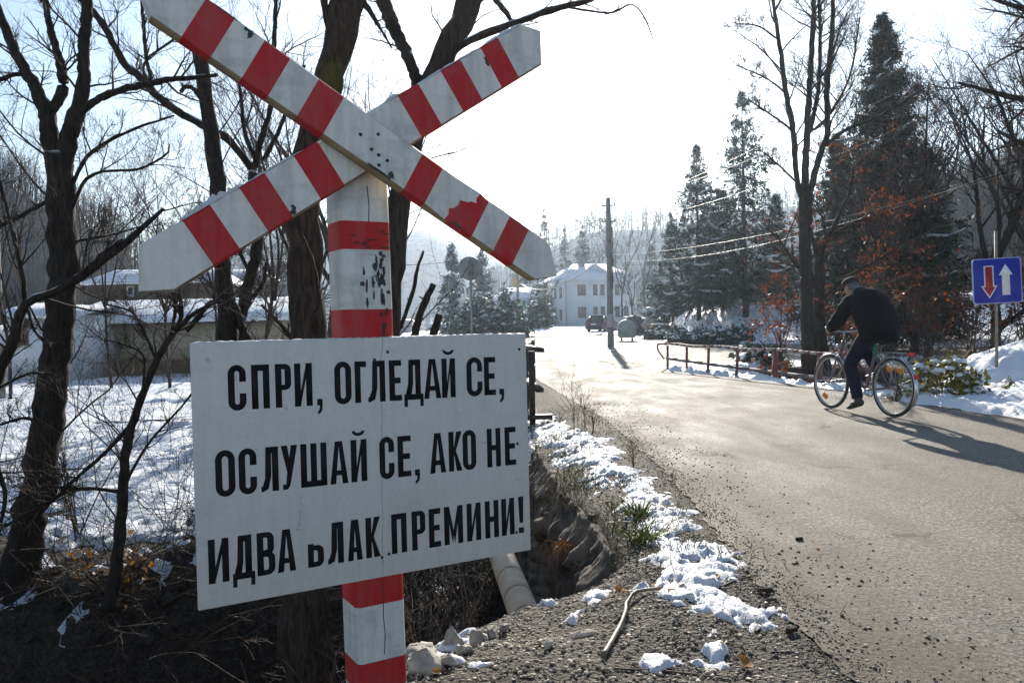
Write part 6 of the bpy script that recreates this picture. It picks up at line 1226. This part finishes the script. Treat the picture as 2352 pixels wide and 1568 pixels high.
# ------------------------------------------------------------------ sticks and litter in the foreground
def stick(name, label, rows, r0, r1, m, cat='stick', lift=.0, sides=8, group=None):
    q = np.array([[*gp(u, v, 0)[:2], 0.] for u, v in rows]); q[:, 2] = np.maximum(ground_z(q[:, 0], q[:, 1]), np.where(sdf(q[:, 0], q[:, 1], ROAD) < 0, .004, -9)) + r0 + lift; l = resample(np.c_[q, np.linspace(r0, r1, len(q))], 22)
    rr = np.random.default_rng(len(label)); mb = MB(); mb.tube(l[:, :3] + rr.normal(0, r0 * .08, (22, 3)), l[:, 3] * rr.uniform(.9, 1.1, 22), sides); return tag(mb.build(name, m, smooth=True), label, cat, group)
stick('fallen_branch', 'pale curved branch lying on the gravel at the bottom', [(1386, 1532), (1400, 1500), (1420, 1455), (1437, 1415), (1440, 1390), (1460, 1374), (1490, 1366), (1520, 1363)], .010, .007, TWIGP, lift=.008)
for i, (rows, r, lab) in enumerate([([(1410, 1555), (1480, 1548), (1560, 1545)], .004, 'thin straight twig on the gravel at the bottom edge'), ([(1500, 1550), (1600, 1560), (1680, 1570)], .004, 'thin twig along the bottom edge right of the straight one'), ([(1735, 1455), (1750, 1440), (1752, 1422)], .005, 'short bent twig on the asphalt'), ([(1770, 1500), (1810, 1498), (1845, 1500)], .003, 'dark twig lying flat on the wet asphalt'), ([(1640, 1360), (1690, 1335), (1740, 1322)], .004, 'dark twig across the end of the snow strip'), ([(1300, 1195), (1345, 1165), (1370, 1150)], .004, 'twig on the verge above the gully wall')]):
    stick('twig', lab, rows, r, r * .6, TWIGB, 'twig', group='twigs on the ground')
for i, (u, v, w, h, rz, lab) in enumerate([(1758, 1358, .075, .02, .05, 'flat dark wood chip alone on the asphalt beyond the snow strip'), (1820, 1452, .06, .02, .6, 'split wood chip on the pale wet asphalt'), (1745, 1398, .03, .02, 1.2, 'small dark clod on the asphalt'), (1835, 1240, .05, .018, .2, 'dark flat clod on the shoulder')]):
    p = gp(u, v, .004); b_ = MB(); b_.box((0, 0, h / 2), (w, w * .35, h), 0, None, .8); b_.v[-1] += np.random.default_rng(i).normal(0, w * .05, b_.v[-1].shape); o = b_.build('wood_chip', BARK, bevel=.003); o.location = p; o.rotation_euler = (0, 0, rz); tag(o, lab, 'wood chip', 'wood chips on the asphalt')
def leaf(label, u, v, s, seed, m=LEAFY, z=0):
    r = np.random.default_rng(seed); p = gp(u, v, z); zz = max(float(ground_z(p[0], p[1])), .004 if sdf(np.array([p[0]]), np.array([p[1]]), ROAD)[0] < 0 else -9); t = np.linspace(0, 1, 7); w = np.sin(t * pi) ** .8 * .36; cu = r.uniform(.1, .4)
    top = [(a - .5, b_, cu * (a - .5) ** 2 * 2 + .1 + .18 * b_) for a, b_ in zip(t, w)]; bot = [(a - .5, -b_, cu * (a - .5) ** 2 * 2 + .1 + .25 * b_) for a, b_ in zip(t, w)]; mid = [(a - .5, 0, cu * (a - .5) ** 2 * 2 + .04) for a in t]; v_ = np.array(top + mid + bot) * s; f = [[i, i + 1, 8 + i, 7 + i] for i in range(6)] + [[7 + i, 8 + i, 15 + i, 14 + i] for i in range(6)]
    b_ = MB(); b_.add(v_, f); o = b_.build('fallen_leaf', m, smooth=True); o.location = (p[0], p[1], zz + .012); o.rotation_euler = (r.uniform(-.5, .5), r.uniform(-.5, .5), r.uniform(0, 6)); return tag(o, label, 'leaf', 'fallen leaves')
for i, (u, v, s, lab) in enumerate([(1707, 1535, .085, 'long orange leaf curled on the gravel at the bottom'), (1545, 1376, .05, 'yellow green leaf at the end of the pale branch'), (1566, 1362, .04, 'dark red leaf standing against the snow strip'), (1662, 1495, .035, 'small brown leaf on the gravel near the bottom'), (1010, 1530, .035, 'orange leaf among the stones beside the striped post'), (1028, 1535, .03, 'rust leaf right of the stones by the striped post'), (1005, 1558, .04, 'orange leaf lowest beside the striped post'), (1045, 1500, .03, 'dark orange leaf between two lip stones'), (1650, 1332, .04, 'brown leaf lying on the widest part of the snow strip'), (1420, 1342, .05, 'large yellow leaf at the top of the gravel heap'), (1436, 1350, .045, 'yellow green leaf next to the large yellow one'), (1500, 1345, .04, 'ochre leaf at the corner of the gully wall'), (1570, 1230, .03, 'rust leaf on the snow strip beside the grass'), (1480, 1135, .03, 'small rust leaf on the narrow part of the snow strip'), (1345, 1020, .03, 'rust leaf under the dry weeds'), (1880, 1270, .025, 'tiny dark leaf on the shoulder')]): leaf(lab, u, v, s, 800 + i)
# ------------------------------------------------------------------ cyclist
RC, FC = np.array([4.41, 9.58]), np.array([4.08, 10.71]); HEAD = math.atan2(*(FC - RC)[::-1]); MID = (RC + FC) / 2
bike = thing('bicycle', 'silver and purplish city bicycle ridden away along the right side of the road', 'bicycle', (MID[0], MID[1], .006), HEAD)
bike.rotation_euler = (rad(2), 0, HEAD)
CHROME = simple('chrome', (.5, .5, .52), rough=.22, metal=.9); FRAMEP = simple('mauve_frame_paint', (.16, .10, .13), (.22, .15, .18), 5, .35)
ALU = simple('dull_alloy', (.42, .42, .42), rough=.35, metal=.8); WR = .345; AXR, AXF = -.56, .56
def wheel(ax, name='wheel'):
    b_ = MB(); c = (ax, 0, WR); pr = [(WR - .018 + .018 * cos(t), .019 * sin(t)) for t in np.linspace(0, 2 * pi, 9)[:-1]]; b_.lathe(pr, 44, c, 'y', closed=True); ty = b_.build('wheel', RUBBER, bike, smooth=True)
    b_ = MB(); b_.lathe([(WR - .028, -.013), (WR - .028, .013), (WR - .046, .011), (WR - .046, -.011)], 44, c, 'y', closed=True); b_.build('rim', ALU, ty)
    b_ = MB(); q = []
    for k in range(32):
        a = k * 2 * pi / 32; h = a + (.45 if k % 4 < 2 else -.45); s = .03 if k % 2 else -.03; q.append([(ax + .02 * cos(h), s, WR + .02 * sin(h)), (ax + (WR - .045) * cos(a), s * .1, WR + (WR - .045) * sin(a))])
    b_.tubes(np.array(q), np.full((32, 2), .0014), 4); b_.build('spokes', CHROME, ty); b_ = MB(); b_.lathe([(0, -.055), (.01, -.05), (.012, -.034), (.024, -.032), (.016, -.026), (.016, .026), (.024, .032), (.012, .034), (.01, .05), (0, .055)], 14, c, 'y'); b_.build('hub', ALU, ty); return ty
wr, wf = wheel(AXR), wheel(AXF)
ORF = simple('orange_reflector', (.75, .28, .01), rough=.25); RRF = simple('red_reflector', (.6, .01, .01), rough=.15)
for w, spots in ((wf, [(AXF, -1.05)]), (wr, [(AXR, 1.25), (AXR, 2.0)])):
    for ax, a in spots: b_ = MB(); b_.box((ax + .22 * cos(a), .0, WR + .22 * sin(a)), (.055, .03, .085), 0, Matrix.Rotation(-a, 3, 'Y')); b_.build('reflector', ORF, w, bevel=.008)
T_ = lambda pts, r, s=8: MB().tube(pts, r, s)
b_ = MB(); BB = (-.10, 0, .29); ST = (-.27, 0, .82); HT, HBt = (.335, 0, .87), (.385, 0, .70)
b_.tube([HBt, (.12, 0, .42), BB], .019, 10); b_.tube([(.345, 0, .83), (.1, 0, .60), (-.17, 0, .48)], .015, 10); b_.tube([BB, ST], .017, 10); b_.tube([HT, HBt], .021, 10)
for s in (-1, 1): b_.tube([(-.12, s * .035, .29), (-.3, s * .055, .31), (AXR, s * .058, WR)], .010, 8); b_.tube([(-.255, s * .02, .76), (-.35, s * .05, .62), (AXR, s * .058, WR)], .009, 8)
frame = b_.build('frame', FRAMEP, bike, smooth=True)
b_ = MB(); b_.tube([(.385, 0, .70), (.39, 0, .685)], .024, 10)
for s in (-1, 1): b_.tube([(.388, s * .02, .70), (.392, s * .052, .665), (.45, s * .055, .46), (.505, s * .055, .37), (AXF, s * .055, WR)], [.012, .013, .012, .010, .009], 8)
b_.build('fork', FRAMEP, bike, smooth=True)
b_ = MB(); b_.tube([(.335, 0, .87), (.315, 0, .955), (.335, 0, .985)], .012, 8); b_.tube([(.20, .29, .985), (.28, .275, .995), (.335, .21, 1.0), (.35, .1, .99), (.345, 0, .985), (.35, -.1, .99), (.335, -.21, 1.0), (.28, -.275, .995), (.20, -.29, .985)], .011, 8); hbar = b_.build('handlebar', CHROME, bike, smooth=True)
for s in (-1, 1):
    MB().tube([(.28, s * .275, .995), (.19, s * .292, .983)], .0155, 10).build('grip', BLACKM, hbar); MB().tube([(.33, s * .22, 1.0), (.36, s * .24, 1.02), (.33, s * .27, 1.045), (.27, s * .30, 1.03)], .006, 6).build('brake_lever', CHROME, hbar)
b_ = MB(); b_.tube([(-.27, 0, .80), (-.29, 0, .90)], .013, 8); b_.build('seat_post', CHROME, bike)
b_ = MB(); prof = [(-.43, .105, .035), (-.40, .115, .045), (-.34, .10, .045), (-.26, .055, .04), (-.20, .03, .035), (-.165, .02, .025)]; rows = np.array([[(x, w * cos(a), .915 + h * (sin(a) if sin(a) > 0 else .5 * sin(a)) + (.012 if x < -.38 else 0)) for a in np.linspace(0, 2 * pi, 13)[:-1]] for x, w, h in prof]); i = np.arange(5)[:, None] * 12; j = np.arange(12)[None]
b_.add(rows.reshape(-1, 3), np.stack([i + j, i + (j + 1) % 12, i + 12 + (j + 1) % 12, i + 12 + j], -1).reshape(-1, 4)); b_.f += [list(range(12)), list(range(60, 72))[::-1]]; b_.m += [0, 0]; b_.build('saddle', simple('cream_saddle', (.42, .36, .26), (.55, .48, .38), 8, .5), bike, smooth=True)
def guard(ax, a0, a1, nm='mudguard'):
    b_ = MB(); n = 22; A = np.linspace(a0, a1, n); r = WR + .022; rows = np.array([[(ax + (r - .012 * (abs(k) > 1.5)) * cos(a), k * .016, WR + (r - .012 * (abs(k) > 1.5)) * sin(a)) for k in (-1.8, -1, 0, 1, 1.8)] for a in A]); i = np.arange(n - 1)[:, None] * 5; j = np.arange(4)[None]
    b_.add(rows.reshape(-1, 3), np.stack([i + j, i + j + 1, i + 6 + j, i + 5 + j], -1).reshape(-1, 4)); o = b_.build(nm, CHROME, bike, smooth=True); m = o.modifiers.new('thick', 'SOLIDIFY'); m.thickness = .002; return o
gr = guard(AXR, rad(25 + 0), rad(212)); guard(AXF, rad(45), rad(150))
b_ = MB(); b_.box((AXR - .37 * cos(rad(22)), 0, WR + .37 * sin(rad(22))), (.025, .045, .055), 0, Matrix.Rotation(rad(22), 3, 'Y')); b_.build('rear_reflector', RRF, gr, bevel=.006)
b_ = MB()
for s in (-.06, 0, .06): b_.tube([(-.33, s * .6, .745), (-.5, s, .75), (-.80, s, .745)], .0055, 6)
for x in (-.5, -.65, -.79): b_.tube([(x, -.06, .75), (x, .06, .75)], .005, 6)
for s in (-1, 1): b_.tube([(-.62, s * .06, .745), (AXR - .02, s * .062, WR + .02)], .005, 6)
b_.tube([(-.33, -.04, .745), (-.27, 0, .72), (-.33, .04, .745)], .006, 6); rk = b_.build('carrier', ALU, bike); b_ = MB(); b_.box((-.815, 0, .738), (.03, .085, .04)); b_.build('rear_light', RRF, rk, bevel=.006)
b_ = MB(); b_.lathe([(.075, -.004), (.09, -.004), (.09, .004), (.075, .004)], 26, (BB[0], -.045, BB[2]), 'y', closed=True)
for a in range(5): b_.tube([(BB[0], -.045, BB[2]), (BB[0] + .08 * cos(a * 1.257), -.045, BB[2] + .08 * sin(a * 1.257))], .006, 5)
ch = b_.build('chainring', ALU, bike); b_ = MB(); b_.tube([(BB[0], -.045, BB[2] + .09), (AXR, -.045, WR + .03)], .004, 5); b_.tube([(BB[0], -.045, BB[2] - .09), (AXR + .02, -.045, WR - .09), (AXR, -.045, WR - .03)], .004, 5); b_.build('chain', DARKST, ch); b_ = MB(); b_.lathe([(.012, -.07), (.035, -.06), (.05, -.035), (.012, -.03)], 18, (AXR, 0, WR), 'y'); b_.box((AXR + .02, -.06, WR - .1), (.03, .02, .13)); b_.build('sprockets', DARKST, bike)
for s, a in ((1, -pi / 2 + .12), (-1, pi / 2 + .12)):
    e = (BB[0] + .17 * cos(a), s * .075, BB[2] + .17 * sin(a)); cr = T_([(BB[0], s * .06, BB[2]), e], .009).build('crank', ALU, bike); b_ = MB(); b_.box((e[0], s * .13, e[2]), (.085, .09, .022)); b_.build('pedal', BLACKM, cr, bevel=.004)
GRN = simple('green_cable_lock', (.02, .28, .14), rough=.4); T_([(-.28, .02, .86), (-.33, .07, .82), (-.36, .075, .74), (-.35, .05, .67), (-.29, .03, .68), (-.26, .045, .74), (-.275, .03, .84)], .008, 7).build('cable_lock', GRN, bike, smooth=True)
b_ = MB(); b_.lathe([(0, 0), (.03, .005), (.034, .03), (.02, .06), (0, .065)], 14, (.40, 0, .80), 'x'); b_.box((.38, 0, .78), (.04, .02, .05)); b_.build('headlight', CHROME, bike)
# rider
def loft(mb, secs, n=16):
    """secs: (centre, half width, half depth, [squash axis]); rings across the spine with the width axis kept to y"""
    c = np.array([s[0] for s in secs], float); T = np.gradient(c, axis=0); T /= np.linalg.norm(T, axis=1, keepdims=True); rows = []
    for q, t, s in zip(c, T, secs):
        y = np.array([0, 1., 0]); y = y - t * (y @ t); y /= np.linalg.norm(y); x = np.cross(y, t); a = np.arange(n) * 2 * pi / n; rows.append(q + np.outer(np.cos(a) * s[1], y) + np.outer(np.sin(a) * s[2], x))
    k = len(secs); v = np.array(rows).reshape(-1, 3); i = np.arange(k - 1)[:, None] * n; j = np.arange(n)[None]; b = mb.n
    mb.add(v, np.stack([i + j, i + (j + 1) % n, i + n + (j + 1) % n, i + n + j], -1).reshape(-1, 4)); mb.f += [[b + q for q in range(n)][::-1], [b + (k - 1) * n + q for q in range(n)]]; mb.m += [0, 0]; return mb
def ell(mb, c, r, n=14, k=9, rot=None):
    ph = np.linspace(-pi / 2 + .02, pi / 2 - .02, k); b = mb.n; mb.lathe([(cos(p), sin(p)) for p in ph], n, (0, 0, 0)); v = mb.v[-1] * np.array(r)
    if rot is not None: v = v @ np.array(rot).T
    mb.v[-1] = v + np.array(c); mb.f += [[b + q for q in range(n)][::-1], [b + (k - 1) * n + q for q in range(n)]]; mb.m += [0, 0]; return mb
def fuse(mb, name, mats, parent, vox, smooth=2):
    o = mb.build(name, mats, None); m = o.modifiers.new('r', 'REMESH'); m.mode = 'VOXEL'; m.voxel_size = vox; s = o.modifiers.new('s', 'SMOOTH'); s.iterations = smooth; s.factor = .5
    bpy.context.view_layer.update(); me = bpy.data.meshes.new_from_object(o.evaluated_get(bpy.context.evaluated_depsgraph_get())); bpy.data.objects.remove(o)
    me.polygons.foreach_set('use_smooth', np.ones(len(me.polygons), bool)); 
    if not me.materials: me.materials.append(mats if not isinstance(mats, list) else mats[0])
    return obj(name, me, parent)
SKIN = simple('skin', (.38, .21, .15), (.46, .27, .2), 30, .55); CLOTH = simple('black_jacket_cloth', (.004, .004, .0045), (.009, .0088, .0095), 60, .9, .002, spec=.2)
TROU = simple('dark_navy_trousers', (.008, .008, .02), (.016, .016, .034), 50, .85, .002, spec=.2)
PEL = (-.27, 0, .975)
mb = MB(); loft(mb, [((-.29, 0, .93), .13, .10), ((-.25, 0, 1.02), .15, .11), ((-.15, 0, 1.18), .16, .11), ((-.06, 0, 1.34), .17, .11), ((.0, 0, 1.41), .12, .09), ((.07, 0, 1.45), .06, .06), ((.135, 0, 1.495), .055, .06)])
HC = np.array([.175, .015, 1.535]); ry = np.array(Matrix.Rotation(rad(28), 3, 'Y'))
ell(mb, HC, (.098, .078, .112), rot=ry); ell(mb, HC + ry @ np.array([.03, 0, -.07]), (.06, .055, .055), rot=ry); ell(mb, HC + ry @ np.array([.108, 0, -.018]), (.022, .014, .024), rot=ry)
for s in (-1, 1): ell(mb, HC + ry @ np.array([-.008, s * .082, -.015]), (.018, .009, .03), 10, 7, ry); ell(mb, HC + ry @ np.array([.088, s * .032, .012]), (.012, .016, .01), 8, 6, ry)
ell(mb, HC + ry @ np.array([.092, 0, -.066]), (.014, .024, .008), 8, 6, ry)
ARM = {}
for s in (-1, 1):
    sh, elb, wrs = np.array([-.01, s * .20, 1.365]), np.array([.05, s * .315, 1.12]), np.array([.195, s * .298, 1.022]); ARM[s] = (sh, elb, wrs)
    mb.tube([sh, (sh + elb) / 2, elb, (elb + wrs) / 2, wrs], [.055, .048, .042, .036, .026], 10)
    g0, g1 = np.array([.275, s * .277, .995]), np.array([.20, s * .292, .985]); ax = (g1 - g0) / np.linalg.norm(g1 - g0); side = np.array([0, 0, 1.]); out = np.cross(ax, side) * (1 if s > 0 else 1); fw = -ax
    pc = (g0 + g1) / 2 + np.array([-.012, 0, .026]); mb.tube([wrs, wrs * .5 + pc * .5 + np.array([0, 0, .006]), pc], [.026, .03, .03], 10); ell(mb, pc, (.042, .03, .017), 12, 7)
    o1 = np.array([0, s * 1., 0.])
    for k in range(4):   # fingers wrap over the grip and close underneath it
        p0 = g0 + (g1 - g0) * (.0 + .27 * k) + np.array([0, 0, .022]); rr = .0085 - .0006 * k; lng = (1., 1.08, 1.0, .82)[k]; ths = np.linspace(pi / 2 - .4, pi / 2 - .4 - 3.6 * lng, 7); c0 = g0 + (g1 - g0) * (.0 + .27 * k)
        mb.tube([c0 + o1 * (.024 * cos(t)) + np.array([0, 0, .024 * sin(t)]) for t in ths], [rr] * 5 + [rr * .9, rr * .7], 7)
    mb.tube([pc + np.array([.0, -s * .02, 0]), pc + np.array([.03, -s * .032, -.008]), pc + np.array([.052, -s * .026, -.022]), pc + np.array([.06, -s * .012, -.038])], [.013, .012, .010, .007], 8)
LEG = {1: (np.array([-.22, .10, .945]), np.array([.045, .13, .585]), np.array([-.115, .135, .215])), -1: (np.array([-.22, -.10, .945]), np.array([.205, -.13, .84]), np.array([-.13, -.135, .56]))}
for s, (h, kn, an) in LEG.items(): mb.tube([h, (h * .5 + kn * .5), kn, kn * .5 + an * .5, an, an + np.array([.02, 0, -.06])], [.085, .07, .055, .05, .036, .035], 12)
person = fuse(mb, 'person', SKIN, None, .0065, 2); person.location = bike.location; person.rotation_euler = bike.rotation_euler
tag(person, 'cyclist in black jacket and dark flat cap hunched over the handlebar, seen from behind', 'person')
# jacket: bulky, round backed
mb = MB(); loft(mb, [((-.33, 0, .86), .21, .19), ((-.315, 0, .95), .245, .205), ((-.28, 0, 1.06), .262, .205), ((-.22, 0, 1.19), .275, .195), ((-.135, 0, 1.32), .27, .175), ((-.06, 0, 1.395), .225, .145), ((.01, 0, 1.44), .135, .10), ((.065, 0, 1.475), .075, .075)], 20)
for s, (sh, elb, wrs) in ARM.items():
    shs = sh * np.array([1, .93, 1]) + np.array([-.02, 0, -.01]); mb.tube([shs + np.array([-.03, -s * .06, .015]), shs, (shs + elb) / 2, elb + np.array([-.015, 0, 0]), (elb + wrs) / 2, wrs + np.array([.006, 0, -.004])], [.08, .10, .094, .088, .075, .058], 14)
jk = fuse(mb, 'jacket', CLOTH, person, .011, 3)
tx = bpy.data.textures.new('folds', 'CLOUDS'); tx.noise_scale = .13; dm = jk.modifiers.new('folds', 'DISPLACE'); dm.texture = tx; dm.strength = .03; dm.mid_level = .5
mb = MB(); loft(mb, [((.035, 0, 1.465), .08, .08), ((.08, 0, 1.49), .077, .08), ((.105, 0, 1.512), .068, .072)], 18); fuse(mb, 'collar', simple('grey_collar', (.10, .11, .10), (.17, .18, .165), 40, .9), person, .008, 1)
mb = MB(); loft(mb, [((-.30, 0, .91), .155, .13), ((-.24, 0, .955), .165, .125), ((-.18, 0, 1.02), .16, .115)], 16)
for s, (h, kn, an) in LEG.items(): 
    q_ = resample(np.c_[np.array([h + np.array([-.02, 0, .0]), h * .6 + kn * .4, kn * .93 + h * .07, kn * .93 + an * .07, kn * .5 + an * .5 + np.array([-.01, 0, 0]), an + np.array([.0, 0, -.03])]), [.112, .098, .084, .082, .073, .066]], 14)
    for a_, c_ in zip(q_[:-1], q_[1:]): mb.tube([a_[:3], c_[:3]], [a_[3], c_[3]], 14)
    for a_ in q_[1:-1]: ell(mb, a_[:3], (a_[3],) * 3, 12, 7)
fuse(mb, 'trousers', TROU, person, .011, 3)
# cap and hair
mb = MB(); cc = HC + ry @ np.array([-.005, 0, .068]); ell(mb, cc, (.125, .102, .056), 20, 9, ry); ell(mb, cc + ry @ np.array([.015, 0, .02]), (.105, .088, .05), 18, 9, ry); ell(mb, cc + ry @ np.array([.115, 0, -.022]), (.06, .07, .012), 16, 7, ry)
fuse(mb, 'cap', simple('dark_wool_cap', (.018, .014, .016), (.04, .032, .034), 60, .95), person, .009, 1)
mb = MB(); ell(mb, HC + ry @ np.array([-.018, 0, -.008]), (.09, .082, .075), 18, 9, ry); fuse(mb, 'hair', simple('grey_hair', (.07, .065, .06), (.16, .15, .14), 60, .8, stretch=(1, 1, .3)), person, .008, 1)
SHOE = simple('black_shoe', (.012, .011, .010), (.03, .026, .022), 20, .5)
for s, (h, kn, an) in LEG.items():
    mb = MB(); a = an + np.array([0, 0, -.04]); tilt = np.array(Matrix.Rotation(rad(16 if s > 0 else 4), 3, 'Y')); f_ = lambda x, z: a + tilt @ np.array([x, 0, z])
    loft(mb, [(f_(-.075, -.055), .030, .03), (f_(-.05, -.05), .04, .045), (f_(0, -.045), .042, .05), (f_(.07, -.06), .045, .035), (f_(.13, -.068), .046, .027), (f_(.18, -.07), .036, .022), (f_(.20, -.07), .018, .014)], 14); mb.tube([f_(-.02, -.05), f_(-.012, .03)], [.045, .048], 14)
    fuse(mb, 'shoe', SHOE, person, .008, 1)
# ------------------------------------------------------------------ haze
hm = bpy.data.materials.new('haze_air'); hm.use_nodes = True; nt = hm.node_tree; nt.nodes.remove(nt.nodes['Principled BSDF'])
pv = N(nt, 'VolumePrincipled', Density=.0004, Anisotropy=.68); pv.inputs['Color'].default_value = (.66, .81, 1, 1); nt.links.new(pv.outputs[0], nt.nodes['Material Output'].inputs['Volume'])
mb = MB(); mb.box((0, 350, 60), (2100, 1250, 150)); hz_ = mb.build('haze', hm, kind='stuff')
mb = None
